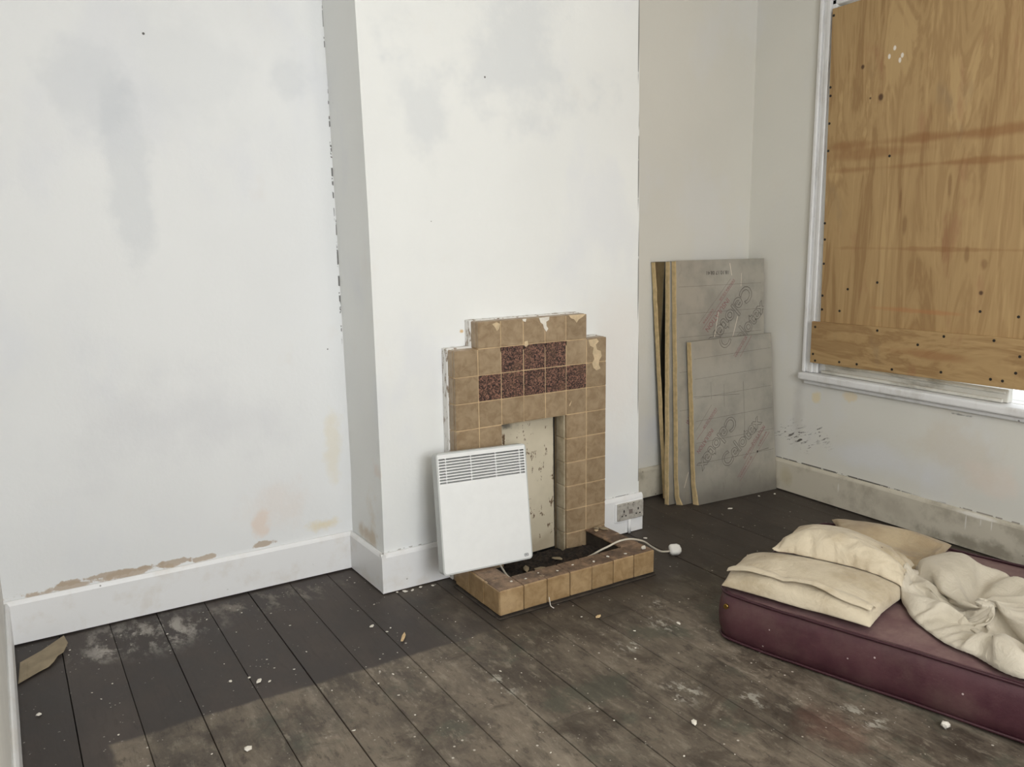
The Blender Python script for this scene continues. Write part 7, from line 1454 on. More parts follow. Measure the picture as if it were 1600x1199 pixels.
        1, -6, -8, -12, -6, -6, -3, -4, -6, -11, -17, -21, -21, -21, -22, -27, -29, -20, -6, 4, 7, -9, -19, 13, 11, -17, -18, -12, -14, -17, -14, -15, -10, -2, 8, 11, 6, -8, -5, -8, -12,
        -11, 1, 2, -2, -1, -6, -4, 1, -11, 7, -7, 2, -2, -3, 1, 3, 3, 0, -1, 7, 1, -15, -1, -1, 0, 2, 9, 9, 6, 7, 0, -8, -25, -11, 4, 12, -6, -9, -8, -4, -2, 6, 19, 24, 29, 32, 36, 37, 37,
        36, 34, 33, 32, 30, 26, 14, 5, 3, 8, 18, 13, 13, 12, 13, 10, 2, -5, -27, -30, -11, -2, 5, 5, 2, 2, -2, -5, -6, -5, -4, 836, -8, -7, -3, 1, -2, 5, 2, 4, -2, -8, -11, -8, -7, -5, -1,
        -5, -9, -12, -19, -24, -24, -24, -23, -26, -26, -21, -9, 3, 7, -12, -18, 7, -6, -14, -11, -18, -17, -18, -16, -11, -11, 9, 12, 7, -3, -11, -14, -12, -11, -8, -1, -8, -2, -2, -2, -3,
        2, 5, -13, -5, -3, -2, -1, 2, 1, 2, 3, 3, 10, 4, -18, -9, -3, 2, 8, 8, 2, 2, 7, 1, -2, -12, -29, 5, 14, 16, 2, -11, -9, -8, 1, 16, 27, 31, 36, 40, 42, 40, 40, 38, 37, 35, 34, 30, 15,
        10, 2, 8, 18, 12, 12, 18, 16, 10, 2, -6, -38, -18, -9, -2, 5, 4, 4, 1, -3, -6, -7, -4, -4, 873, -9, -5, 0, -2, -5, 1, 13, 3, -7, -12, -5, -6, -8, -4, -1, -5, -10, -16, -22, -25, -25,
        -24, -24, -26, -25, -23, -12, 4, 0, -22, 1, -23, -6, -15, -4, -20, -20, -17, -8, -7, -15, 12, -4, 3, 0, -16, -13, -12, -9, -14, -3, -7, -7, -6, 0, 0, 2, 3, -9, -10, -2, -3, -1, -1,
        1, 2, 3, 8, 12, 10, -20, -17, -3, 9, 4, 2, -1, 4, 9, 3, -6, -15, -17, 0, 11, 20, 10, 2, -10, -6, 0, 2, 30, 35, 39, 44, 45, 45, 43, 42, 41, 39, 37, 35, 23, 7, 3, 8, 10, 12, 18, 24,
        18, 9, 0, -5, -39, -11, -10, -3, 6, 3, 4, 1, -5, -7, -6, -4, -6, 911, -7, -3, -2, -6, -4, 2, 16, -14, -3, -2, -1, -8, -8, -2, -2, -5, -11, -19, -24, -27, -26, -26, -24, -26, -24,
        -23, -18, 3, -21, -15, 9, -23, -25, -17, 3, -23, -13, -17, -13, -18, 4, 3, -18, -8, 5, -7, -16, -15, -13, -8, -7, -6, -6, -5, 4, 6, 6, 6, -6, -15, -8, -9, -9, -8, 1, 3, 5, 11, 14,
        10, -20, -12, -7, 3, 1, -1, 1, 8, 9, -3, -13, -16, -13, 2, 14, 21, 11, 3, -3, -24, 8, 20, 30, 38, 43, 47, 49, 48, 48, 46, 44, 42, 41, 38, 30, 14, 0, 8, 11, 5, 21, 28, 19, 7, -11, -2,
        -22, -12, -11, -4, 5, 4, 4, 0, -6, -8, -4, -5, -10, 954, -7, -4, -8, -4, -1, 4, 2, -3, -2, 1, -2, -10, -8, -2, -1, -5, -13, -21, -26, -28, -29, -28, -21, -28, -18, -26, -19, -17,
        -27, -1, -1, -27, -26, -26, 8, -15, -15, -23, -18, -16, 4, -2, -15, -17, -10, 0, 3, 7, -9, -10, -12, -11, -9, -6, 13, 10, 6, -12, 5, -8, -9, -9, -9, -8, -11, -12, -9, 11, 14, 10,
        -16, -22, -4, 0, 1, 1, 1, 1, 5, -3, -14, -16, -9, 3, 15, 22, 12, 1, -13, 1, 21, 21, 21, 41, 45, 50, 53, 52, 52, 51, 47, 45, 44, 42, 35, 22, 2, 5, 9, 0, 27, 30, 20, 1, -1, -4, -18,
        -13, -12, -5, 6, 3, 5, -1, -7, -8, -4, -6, -11, 996, -6, -7, -8, -2, 1, 0, 1, 0, -1, 2, -4, -11, -7, -1, -2, -6, -14, -23, -27, -30, -31, -30, -29, -28, -19, -21, -23, -31, -20, 8,
        -14, -30, -28, -25, 16, -21, -24, -21, -18, -19, -10, 3, -14, -14, -13, -9, 5, 19, 7, -5, -8, -10, -13, -10, 5, 17, -3, 6, -5, -5, -3, -8, -10, -8, -12, -14, -12, -16, 4, 9, -18,
        -25, -4, 0, 1, 4, -10, 0, 6, -4, -14, -13, -7, 3, 15, 23, 12, -3, -16, 3, 23, 37, 28, 42, 48, 54, 56, 57, 56, 51, 55, 48, 46, 45, 39, 28, 14, -36, 17, 19, 31, 34, 19, 3, 2, -11, -9,
        -14, -13, -6, 6, 3, 6, -3, -10, -5, -3, -10, -8, 1039, -10, -9, -4, 0, 2, 0, 1, 0, -2, 1, -2, -11, -8, -1, -3, -7, -15, -24, -30, -32, -32, -31, -31, -34, -30, -23, -21, -36, -9, 7,
        -20, -32, -30, -25, 17, -24, -24, -20, -15, -19, -24, -6, -16, -9, -9, -2, 7, 9, 15, -4, -4, -6, -6, -6, 5, 4, 3, -4, -6, -8, -6, -7, -7, -6, -6, -14, -15, -10, -13, -13, -17, -26,
        -5, 0, 0, 4, -3, -6, 0, -6, -10, -9, -9, 2, 14, 25, 12, -9, -16, 8, 24, 41, 41, 46, 51, 58, 60, 60, 57, 52, 56, 57, 50, 48, 43, 30, 3, -12, 18, 17, 30, 34, 18, 9, 3, -12, -9, -14,
        -19, -1, 6, 4, 6, -4, -11, -3, -6, -13, -6, 1083, -14, -6, -6, 4, 0, 1, 0, -1, 2, 0, -2, -12, -9, -1, -2, -8, -17, -26, -31, -34, -34, -33, -33, -38, -37, -26, -26, -39, 9, -3, -28,
        -33, -32, -29, 15, -18, -21, -21, -24, -18, -7, -12, -2, -18, -18, 1, 14, 4, -2, -10, -9, -11, -4, 3, -4, 12, -9, -9, -3, -8, -8, -8, -7, -6, -4, -8, -18, -12, -3, -16, -21, -30, -7,
        -1, 2, 2, -1, -4, -3, -4, -14, -13, -8, 2, 13, 26, 25, -20, -10, 9, 32, 50, 41, 47, 54, 59, 64, 64, 51, 61, 56, 62, 57, 51, 46, 30, -6, 9, 22, 18, 29, 35, 21, 11, -1, -8, -9, -16,
        -22, 2, 5, 6, 6, -7, -11, -2, -9, -14, -8, 1125, -14, -4, -7, 4, 3, 0, 0, 0, 2, 1, -3, -13, -9, -3, 0, -9, -18, -28, -34, -36, -36, -35, -35, -40, -44, -37, -31, -34, 18, -10, -34,
        -33, -34, -32, 12, -17, -23, -26, -26, -18, 7, -5, -11, -20, -12, 11, 2, -10, -12, -13, -6, -4, 1, 1, -3, -6, -7, -11, -5, -8, -9, -7, -9, -7, -4, -5, -9, -16, -10, -2, -28, -14,
        -31, 0, 2, 0, 1, -6, 1, -2, 6, -41, -8, 6, 23, 39, 24, -23, -15, 7, 40, 55, 46, 46, 54, 60, 66, 67, 48, 67, 58, 65, 62, 56, 47, 35, 3, 11, 24, 20, 30, 37, 24, 11, -1, -7, -9, -18,
        -25, 4, 6, 6, 5, -10, -8, -3, -15, -11, -7, 1158, -2, -9, -2, 2, 6, 0, 0, 2, 2, 1, -4, -13, -14, -4, 4, -10, -19, -30, -35, -38, -38, -38, -38, -34, -44, -49, -50, -27, 23, -23, -33,
        -29, -35, -35, 1, -26, -18, -16, -17, -23, -17, 1, 4, -16, 0, -12, -9, -18, -14, -2, -1, -2, -5, -7, -8, -9, -6, -9, -9, -7, -9, -9, -10, -8, -4, -3, -5, -10, -14, -7, -7, -18, -35,
        -8, -6, -2, 3, 1, -1, 3, 17, -55, -11, 13, 30, 41, 31, -24, -20, 3, 47, 58, 53, 47, 55, 60, 66, 70, 47, 71, 59, 68, 68, 59, 50, 36, 19, 12, 23, 19, 36, 38, 26, 13, 2, -7, -12, -17,
        -29, 3, 0, 15, 5, -12, -5, -6, -18, -8, -17, 1206, -7, -5, -1, 0, 9, 0, 0, -14, 19, -7, 3, -19, -12, -6, -16, 12, -20, -31, -37, -40, -41, -39, -41, -47, -43, -33, -56, -42, 20, -37,
        -22, -32, -37, -35, -2, -27, -29, -12, -26, -15, -26, -2, 7, -9, -16, -13, -10, -17, -16, -9, 0, 4, -6, -9, -9, -10, -7, -10, -8, -7, -10, -10, -9, -10, -5, -3, -3, -5, -4, -6, -3,
        -23, -39, -21, -7, -3, 3, 6, 3, 11, 24, -54, -25, 20, 34, 43, 40, -20, -22, -9, 53, 60, 59, 55, 59, 68, 49, 74, 48, 73, 61, 72, 72, 61, 52, 32, 28, 29, 21, 24, 38, 39, 27, 15, 2, -5,
        -21, -54, 12, -11, 14, 17, 6, -11, -4, -13, -14, -21, -13, 1259, -7, -12, -6, 11, 5, 4, -7, -20, 15, -2, 12, -21, -20, -31, 9, 16, -19, -31, -40, -44, -45, -36, -45, -34, -57, -62,
        -33, -45, -16, 1, -34, -33, -31, -30, -34, -7, -33, -31, -21, -23, -27, 2, -14, -12, -10, -14, -11, -13, -10, -20, -5, 8, -9, -9, -9, -11, -9, -10, -9, -7, -9, -10, -9, -10, -6, -5,
        -3, -5, -3, -2, 3, -26, -32, -34, -2, -7, 1, 6, 26, 15, 33, -43, -57, 25, 37, 47, 41, -27, -34, 6, 58, 63, 64, 61, 48, 48, 77, 74, 56, 73, 64, 77, 75, 73, 57, 43, 28, 33, 26, 27, 29,
        42, 28, 14, 4, -5, -49, -55, 17, 1, 24, 20, 8, -10, -3, -14, -15, -27, -10, 1320, -9, -17, 0, 9, 7, -16, -4, -12, 22, -8, 2, -36, -30, -2, 21, 1, -19, -32, -48, -51, -49, -34, -47,
        -56, -27, -66, -63, -52, 49, -67, -47, -36, -17, -10, -37, -27, -32, -32, -13, -23, -21, -23, -20, -16, -17, -12, -12, -8, -6, -19, -15, 5, -4, -14, -10, -9, -11, -10, -10, -7, -9,
        -3, -17, -1, -2, -17, -7, 6, 6, 4, -17, -25, -7, -43, -13, -3, 3, 13, 31, 29, 11, -59, -30, 24, 40, 48, 36, -42, -21, 20, 59, 58, 66, 39, 46, 69, 77, 83, 64, 80, 66, 80, 79, 77, 70,
        57, 34, 26, 29, 37, 21, 43, 28, 14, 3, -7, -54, -52, -2, 14, 23, 32, 17, -6, -19, -23, 5, -29, -6, 1413, -10, -8, -5, -2, -1, 0, -2, -3, -6, -10, -15, -21, -18, -12, -12, -17, -24,
        -35, -40, -43, -43, -42, -42, -51, -54, -53, -48, -44, -37, -36, -35, -35, -33, -32, -30, -29, -30, -29, -26, -24, -22, -20, -18, -19, -19, -20, -20, -18, -16, -15, -13, -12, -11,
        -11, -10, -11, -10, -11, -9, -10, -8, -8, -7, -5, -4, -2, 0, 2, 4, -1, -7, -10, -12, -11, -9, -3, 3, 11, 18, 6, -4, -7, -2, 7, 21, 33, 21, 13, 17, 27, 42, 55, 49, 51, 57, 66, 72, 72,
        72, 71, 70, 69, 68, 67, 62, 52, 44, 37, 35, 36, 44, 40, 27, 16, 4, -3, -7, -8, -5, 2, 15, 14, 9, 3, -2, -5, -9, -10, -11, 1613, -2, -2, -1, -2, -2, -2, -2, -3, -2, -2, -3, -2, -3,
        -3, -2, -3, -3, -3, -3, -3, -3, -2, -3, -3, -3, -3, -3, -3, -2, -3, -3, -2, -3, -2, -2, -3, -2, -2, -2, -2, -2, -1, -2, -1, -2, -1, -1, -1, -1, 0, -1, 0, 0, 0, 0, 0, 0, 1, 0, 1, 1,
        1, 1, 1, 2, 1, 2, 1, 2, 2, 2, 2, 3, 2, 2, 3, 3, 2, 3, 3, 2, 3, 3, 3, 3, 3, 3, 2, 3, 3, 3, 3, 3, 2, 3, 3, 2, 3, 2, 3, 2, 2, 2, 2, 2, 2, 1, 2, 1, 2, 1, 1, 1, 1, 0, 1, 0, 0, 1, 0, -1,
        0, 0, -1, -1, -1, -1, -1, -1, 1586, 5, 5, -5, -4, 3, 5, 5, 4, -5, -5, -6, -6, 1, 5, 0, -5, -1, 5, 0, -2, -6, -5, -5, -6, -5, -5, -4, -2, 0, -1, 0, -1, 1, -1, -2, -3, -3, -4, -4, 0,
        1, -3, -3, -4, -3, -1, 1, 3, 1, -2, -4, -3, -4, -1, 4, 2, -4, -1, -1, 0, -2, -4, -3, 2, 3, 5, 1, 1, 1, 1, 3, 2, 1, 5, 4, 5, 3, 3, 3, 3, 1, -1, -4, -4, -3, -3, -1, -5, -4, -3, 0, 1,
        0, -1, -1, 2, 4, 1, 1, 2, 3, 2, 1, 2, 2, 3, 2, 1, 6, -1, 2, 2, 5, 6, 6, 7, 7, 3, 0, 0, 2, 2, 3, 1, -4, -3, -3, 1, 5, 1581, 6, 5, 3, -3, 6, 6, 7, 1, -7, -8, -7, 3, 7, 6, -6, 3, -2,
        -1, -2, 3, 2, 3, -2, 0, -4, -5, -5, -2, -1, 0, -4, -5, -4, -2, -6, -3, -2, -5, -2, 2, 0, -6, -5, -6, -4, 0, 2, 3, -2, -4, -6, -6, -4, -2, 2, 5, -5, -5, -6, -5, -4, -4, -3, 5, 5, 5,
        0, 1, 3, -3, 0, 1, 4, 6, 5, 3, 1, 0, -2, -5, -8, -9, -9, -8, -5, 0, -2, -2, -3, -2, -1, 0, -6, -10, -10, -6, -2, 0, 2, 3, 4, 4, 6, 6, 4, 6, 6, 1, 9, 9, 6, 5, 9, 10, 9, 10, 10, 6, 1,
        2, -1, -1, -3, -5, -3, 2, 8, 8, 7, 1579, 7, 3, 2, 5, 9, 9, 7, -3, -9, -8, -1, 9, 10, -4, 2, 8, 9, 6, 4, 1, 4, 1, 3, -2, -7, -6, -5, -4, -3, -2, -6, -6, -7, -5, -6, -5, -3, -1, 2, -1,
        -6, -7, -7, -7, -4, 0, 4, -1, -5, -7, -6, -7, -5, -2, 3, 1, -7, -5, -7, -7, -6, -5, -3, 5, 7, 7, 7, 5, -5, -7, -5, -5, 6, 7, 2, -3, -6, -6, -6, -8, -11, -13, -12, -8, -1, 3, -2, -6,
        -8, -8, -10, -5, -10, -12, -13, -12, -4, 1, 8, 10, 6, 5, 5, 5, 8, 6, 5, 7, 13, 12, 9, 10, 12, 12, 13, 13, 15, 3, 1, 0, -3, -5, -4, 1, 9, 10, 10, 10, 10, 1576, 7, 4, 5, 9, 11, 11, 6,
        -10, -4, -3, 1, 11, 6, 7, 13, 12, 3, 7, 8, 7, 3, 5, 4, -3, -6, -8, -7, -7, -4, -4, -7, -8, -9, -8, -7, -5, 3, 1, -1, -8, -10, -7, -7, -9, -3, 3, 1, -5, -8, -8, -8, -8, 3, 1, -4, -8,
        -8, -7, -8, -6, -4, -7, 1, 6, 7, 8, 8, 6, -8, -6, -6, -7, 4, -1, -10, -11, -10, -8, -7, -10, -14, -16, -12, -5, -2, 1, -6, -11, -13, -14, -14, -6, -13, -15, -15, -8, 3, 6, 6, 4, -2,
        5, 7, 7, 10, 10, 9, 10, 15, 15, 12, 11, 13, 15, 17, 18, 14, 4, 1, -2, -5, -4, 5, 12, 12, 13, 13, 12, 12, 1572, 8, 6, 8, 12, 13, 1, 5, 9, 11, -7, -8, 10, 13, 15, 15, 10, 5, 11, 9, 7,
        6, 7, 5, -2, -7, -9, -9, -9, -6, -5, -8, -11, -10, -10, -10, 1, 2, -2, -9, -10, -8, -8, -6, -9, -2, 4, -5, -8, -10, -9, 0, -1, -2, -5, -9, -9, -8, -8, -6, -4, -7, -8, 3, 5, 9, 9, 9,
        2, -7, -7, -7, -8, -11, -13, -13, -13, -12, -10, -9, -11, -17, -18, -11, -7, -4, -1, -9, -16, -18, -18, -15, -8, -14, -20, -18, -11, 3, 8, 7, 3, 1, 4, 9, 8, 11, 13, 14, 13, 17, 18,
        13, 13, 16, 18, 21, 21, 13, 5, 0, -3, -4, 6, 14, 15, 15, 13, 15, 14, 14, 1570, 8, 7, 12, 12, 13, 15, 14, 7, -3, -8, 4, 14, 15, 17, 17, 11, 9, 8, 8, 10, 9, 9, 7, -1, -8, -10, -11,
        -11, -12, -1, -10, -12, -13, -13, -12, 0, 3, -3, -10, -7, -8, -8, -8, -9, 1, -5, -10, -10, -6, -8, -1, -2, -3, -8, -7, -10, -6, -5, -4, -7, -8, -7, 7, 6, -1, -6, -5, 3, 0, -4, -9,
        -13, -14, -15, -15, -15, -14, -12, -10, -13, -19, -20, -12, -9, -7, -3, -12, -21, -23, -21, -15, -5, -17, -23, -24, -14, 0, 9, 7, 4, 3, 6, 9, 9, 11, 14, 16, 19, 21, 21, 15, 15, 19,
        22, 25, 23, 13, 4, -1, -2, 7, 17, 16, 17, 17, 13, 14, 17, 16, 1567, 8, 14, 17, 15, 17, 12, 16, 1, -6, -1, 13, 16, 17, 19, 19, 16, 13, 7, 4, 11, 11, 10, 9, 0, -8, -10, -16, -17, -15,
        4, -11, -13, -14, -15, -10, -2, -1, -2, -4, -8, -9, -10, -10, -11, -10, -8, -4, -5, -7, -1, -1, -12, -8, -11, -1, -11, -7, 2, -5, -9, -7, -2, -4, -12, -10, -5, 4, -8, -9, 0, -4, -14,
        -15, -16, -17, -16, -15, -13, -11, -17, -20, -23, -17, -10, -10, -5, -15, -25, -27, -24, -16, -7, -18, -25, -24, -19, 1, 5, 6, 6, 4, 9, 10, 8, 10, 16, 19, 24, 26, 24, 15, 16, 23, 26,
        29, 25, 13, 5, -1, 7, 18, 18, 18, 19, 18, 15, 14, 17, 19, 1565, 13, 18, 19, 11, 15, 20, 14, 0, -6, 8, 18, 18, 19, 21, 20, 18, 11, 7, 9, 12, 12, 12, 10, 1, -7, -13, -22, -22, -17, 7,
        -11, -14, -16, -11, -6, -4, 0, -2, -6, -9, -10, -12, -13, -12, -11, -5, -4, -5, -6, -8, -10, -3, -12, -7, -6, -11, -12, -7, 3, -3, -9, -13, -12, -13, -13, -7, 6, -5, -9, -13, -8, -5,
        -16, -19, -19, -15, -18, -15, -12, -17, -23, -23, -26, -11, -14, -6, -19, -28, -32, -28, -16, -5, -20, -29, -29, -20, -3, 4, 6, 8, 8, 10, 9, 8, 12, 17, 23, 28, 30, 26, 16, 18, 27,
        31, 32, 28, 11, 3, 6, 20, 21, 19, 21, 21, 19, 15, 15, 20, 20, 1563, 20, 16, 12, 15, 21, 21, 15, -4, 1, 17, 21, 20, 19, 23, 22, 19, 13, 10, 8, 14, 13, 11, 6, 1, -4, -14, -26, -25,
        -18, -3, 5, -16, -17, -10, -4, -4, 0, -3, -8, -9, -13, -15, -14, -12, -10, -5, -6, -6, -9, -10, -7, -7, -8, -8, -13, -14, -6, -6, -13, -10, -7, -14, -10, -15, -15, -11, -1, 0, -7,
        -7, -2, -19, -20, -19, -21, -4, -15, -19, -17, -21, -26, -20, -24, -29, -24, -7, -21, -33, -36, -31, -17, -4, -22, -35, -33, -24, -3, 4, 7, 9, 10, 11, 11, 9, 14, 19, 26, 31, 34, 27,
        19, 20, 30, 34, 36, 32, 8, 4, 21, 26, 20, 21, 23, 24, 19, 15, 16, 23, 22, 1559, 16, 14, 17, 22, 19, 23, 21, -8, 14, 24, 23, 18, 20, 24, 17, 24, 20, 10, 10, 14, 10, 9, 13, 2, -8, -17,
        -27, -28, -19, -2, 6, -19, -8, -12, -6, -2, -1, -4, -9, -13, -14, -17, -12, -12, -9, -6, -7, -8, -9, -9, -9, -14, -11, -12, -14, -15, -8, -13, -7, -2, -16, -15, -16, -16, -15, -7,
        -12, -4, -10, -9, 1, -13, -21, -22, -6, -10, -22, -20, -19, -24, -30, -33, -20, -32, -25, -14, -25, -37, -40, -34, -18, -3, -25, -38, -38, -27, -4, 4, 7, 10, 11, 13, 12, 12, 14, 24,
        27, 35, 37, 28, 20, 24, 33, 37, 39, 36, 2, 19, 29, 28, 23, 20, 26, 25, 19, 17, 17, 25, 25, 1546, 16, 21, 25, 22, 14, 25, 22, 4, 26, 24, 23, 16, 23, 21, 19, 18, 14, 21, 16, 8, 15, 17,
        15, 1, -12, -20, -28, -30, -18, 3, -15, 3, -8, -14, -6, -3, 0, -8, -14, -18, -12, -11, -18, -7, -8, -8, -7, -8, -12, -10, -17, -16, -15, -16, -14, -17, -13, -17, 15, -12, -17, -17,
        -18, -17, -17, -13, -8, -14, -12, -13, 1, -8, -22, -2, -10, -22, -25, -22, -20, -26, -33, -31, -36, -34, -25, -16, -30, -42, -45, -37, -20, -1, -28, -42, -43, -30, -6, 5, 8, 11, 12,
        14, 14, 13, 20, 24, 30, 38, 36, 31, 23, 27, 37, 40, 40, 40, 16, 31, 24, 29, 24, 20, 29, 25, 18, 15, 23, 28, 25, 1535, 22, 27, 25, 15, 21, 26, 15, 25, 30, 26, 15, 24, 22, 17, 15, 20,
        20, 20, 19, 19, 17, 18, 15, 0, -16, -23, -28, -32, -9, 0, -17, 2, -4, -15, -7, -3, -9, -7, -15, -12, -17, -18, -11, -16, -2, -11, -2, -10, -14, -17, -18, -17, -18, -17, -16, -17,
        -17, -13, -10, 0, -16, -16, -16, -14, -17, -16, -17, -15, -10, -10, 1, -14, -13, 3, -20, -26, -26, -24, -22, -22, -29, -38, -40, -31, -22, -19, -32, -45, -57, -48, -28, -8, -29, -47,
        -48, -34, -6, 5, 9, 12, 14, 15, 15, 15, 24, 31, 30, 41, 40, 28, 26, 30, 39, 41, 38, 48, 34, 35, 25, 29, 26, 20, 31, 25, 16, 17, 29, 29, 19, 1528, 29, 28, 16, 21, 26, 30, 27, 20, 32,
        21, 22, 27, 21, 14, 18, 23, 25, 23, 22, 20, 18, 20, 14, -1, -26, -24, -32, -23, -2, -6, -15, -3, -3, -10, -8, -13, -7, -6, -11, -15, -18, -20, -16, -15, -17, -6, -14, -15, -17, -16,
        -12, -16, -17, -19, -9, -13, -17, -10, -18, -18, -17, -17, -17, -14, -16, -16, -14, -17, -11, -6, -9, -1, 2, -13, -22, -28, -28, -22, -17, -23, -35, -42, -38, -32, -23, -20, -35,
        -52, -64, -62, -40, -9, -29, -52, -53, -36, -7, 5, 10, 13, 14, 16, 16, 17, 28, 37, 35, 42, 40, 29, 29, 32, 41, 42, 48, 52, 43, 39, 30, 27, 27, 21, 33, 24, 17, 19, 32, 30, 18, 1525,
        32, 25, 15, 27, 32, 22, 29, 32, 33, 19, 24, 32, 20, 15, 20, 25, 28, 27, 25, 21, 20, 20, 17, -7, -25, -30, -29, -17, -5, -12, -9, -3, -6, -8, -22, -9, 0, -7, -14, -15, -21, -19, -20,
        -18, -18, -15, -17, -9, -20, -21, -19, -19, -15, -18, -17, -7, -18, -18, -13, -19, -19, -19, -19, -14, -17, -17, -1, -10, -20, -12, -7, 4, 1, -17, -25, -30, -21, -21, -19, -26, -40,
        -39, -38, -34, -24, -24, -39, -59, -68, -66, -36, -23, -44, -57, -55, -39, -8, 5, 10, 18, 10, 17, 17, 18, 30, 43, 47, 35, 40, 33, 33, 34, 44, 46, 55, 52, 54, 42, 34, 27, 27, 23, 35,
        23, 13, 27, 35, 26, 29, 1524, 23, 22, 28, 32, 34, 19, 33, 36, 36, 24, 20, 34, 20, 16, 21, 29, 33, 31, 26, 23, 21, 21, 17, -4, -22, -31, -32, -18, -10, -13, -6, -4, -9, -18, -14, -7,
        -2, -11, -18, -16, -14, -22, -21, -21, -19, -17, -18, -19, -16, -22, -22, -21, -22, -21, -11, -9, -10, -21, -21, -19, -19, -21, -21, -20, -13, -17, -17, -2, 2, -19, -13, 4, 2, -21,
        -31, -32, -27, -17, -15, -25, -36, -35, -41, -39, -29, -26, -42, -65, -74, -65, -52, -29, -48, -61, -59, -43, -9, 5, 14, 22, 3, 17, 18, 20, 32, 46, 47, 51, 42, 31, 31, 37, 46, 54,
        59, 56, 58, 45, 29, 38, 28, 25, 37, 21, 12, 35, 34, 23, 33, 1522, 19, 27, 34, 33, 36, 18, 35, 38, 38, 27, 21, 34, 22, 18, 22, 35, 37, 32, 28, 24, 22, 23, 17, -2, -20, -33, -32, -19,
        -20, -8, -4, -7, -11, -14, -14, -11, -7, -11, -16, -21, -22, -25, -24, -16, -13, -19, -18, -20, -22, -22, -22, -20, -18, -16, -17, -9, -21, -21, -15, -20, -22, -21, -23, -21, -4,
        -17, -16, -21, -16, -5, 11, -9, -8, -28, -33, -35, -30, -20, -12, -29, -19, -40, -45, -44, -34, -26, -49, -69, -79, -76, -54, -23, -53, -67, -65, -47, -11, 7, 24, 15, 0, 13, 19, 21,
        35, 48, 50, 60, 47, 33, 29, 41, 49, 58, 63, 62, 61, 47, 29, 44, 28, 30, 37, 18, 16, 40, 30, 25, 34, 1515, 21, 37, 33, 34, 38, 19, 37, 40, 24, 30, 37, 33, 26, 24, 20, 41, 41, 34, 28,
        25, 23, 23, 19, -4, -17, -30, -32, -23, -23, -5, -4, -11, -10, -13, -15, -12, -18, -15, -12, -15, -29, -24, -23, -16, -18, -20, -21, -20, -22, -22, -18, -18, -18, -17, -19, -21, -17,
        -21, -15, -23, -23, -23, -21, -24, -2, -10, -21, -19, -24, -7, 7, -30, 2, -33, -30, -38, -33, -19, -17, -34, -32, -25, -50, -49, -40, -22, -52, -73, -83, -80, -55, -15, -55, -74,
        -71, -54, -15, 10, 28, 12, -3, 12, 19, 21, 36, 53, 56, 65, 49, 36, 29, 44, 54, 62, 66, 68, 63, 52, 27, 48, 32, 32, 35, 14, 25, 42, 24, 32, 40, 1498, 40, 32, 39, 38, 37, 20, 39, 41,
        15, 37, 43, 29, 19, 30, 37, 46, 44, 35, 29, 27, 24, 23, 20, -14, -21, -23, -21, -26, -24, -3, -7, -20, -6, -8, -16, -20, -22, -8, -12, -22, -27, -24, -22, -20, -24, -19, -24, -18,
        -22, -16, -17, -19, -20, -21, -22, -24, -16, -22, -18, -22, -23, -24, -23, -25, -12, 1, -15, -24, -22, -26, -1, -30, 10, -33, -38, -39, -37, -27, -18, -37, -41, -21, -51, -55, -42,
        -19, -52, -77, -88, -85, -52, -12, -53, -78, -78, -60, -23, 12, 33, 7, -4, 10, 19, 22, 38, 55, 65, 68, 50, 38, 33, 46, 59, 66, 71, 71, 66, 57, 26, 48, 28, 42, 36, 12, 35, 39, 23, 41,
        31, 1496, 34, 40, 40, 37, 40, 24, 43, 19, 29, 44, 44, 14, 30, 46, 49, 42, 46, 38, 31, 27, 22, 22, 18, -14, -41, -50, -8, 16, -25, 1, -13, -22, -7, -6, -35, -19, -1, -8, -20, -29,
        -20, -26, -22, -26, -24, -24, -25, -17, -22, -26, -15, -9, -21, -24, -24, -24, -17, -24, -18, -21, -24, -25, -23, -26, -20, -6, 1, -21, -26, -27, -30, -27, -3, -15, -42, -41, -39,
        -33, -23, -40, -38, -35, -47, -60, -43, -19, -49, -83, -92, -88, -50, -11, -50, -79, -80, -59, -42, 11, 34, 4, -5, 9, 17, 25, 40, 58, 68, 74, 64, 33, 33, 50, 62, 70, 75, 75, 65, 36,
        54, 38, 40, 44, 40, 13, 45, 28, 34, 33, 36, 1491, 39, 37, 40, 40, 31, 43, 44, 20, 24, 46, 42, 27, 43, 41, 51, 42, 49, 41, 29, 10, 13, 32, 8, -44, -27, -9, -53, 18, 22, -40, 15, -15,
        -27, -11, -8, -27, -7, 3, -26, -26, -11, -27, -30, -29, -29, -22, -27, -25, -26, -10, -22, -2, -27, -26, -22, -25, -17, -26, -19, -27, -18, -26, -21, -26, -23, -21, 12, -25, -28,
        -30, -29, -15, -21, -23, -43, -42, -42, -38, -28, -42, -41, -51, -40, -62, -44, -17, -49, -86, -93, -95, -47, -12, -50, -80, -92, -64, -22, -9, 33, -2, -5, 12, 18, 26, 47, 62, 66,
        78, 78, 53, 8, 52, 65, 75, 79, 79, 47, 39, 57, 56, 41, 46, 44, 19, 50, 31, 46, 15, 44, 1489, 46, 30, 45, 31, 43, 41, 48, 38, 15, 49, 43, 26, 37, 53, 43, 55, 52, 42, 26, 15, 11, -15,
        22, 0, -61, -14, -13, -20, 29, 30, -32, -4, -51, -50, -11, -17, -13, -7, -15, -31, 33, -30, -28, -30, -27, -26, -26, -26, -25, -6, -26, -9, -28, -22, -27, -19, -21, -25, -27, -24,
        -14, -25, -24, -17, -28, -23, 0, -30, -29, -31, -31, -19, -43, -10, -44, -45, -43, -39, -25, -33, -60, -35, -68, -66, -45, -7, -59, -83, -103, -98, -58, -11, -44, -95, -93, -71, -10,
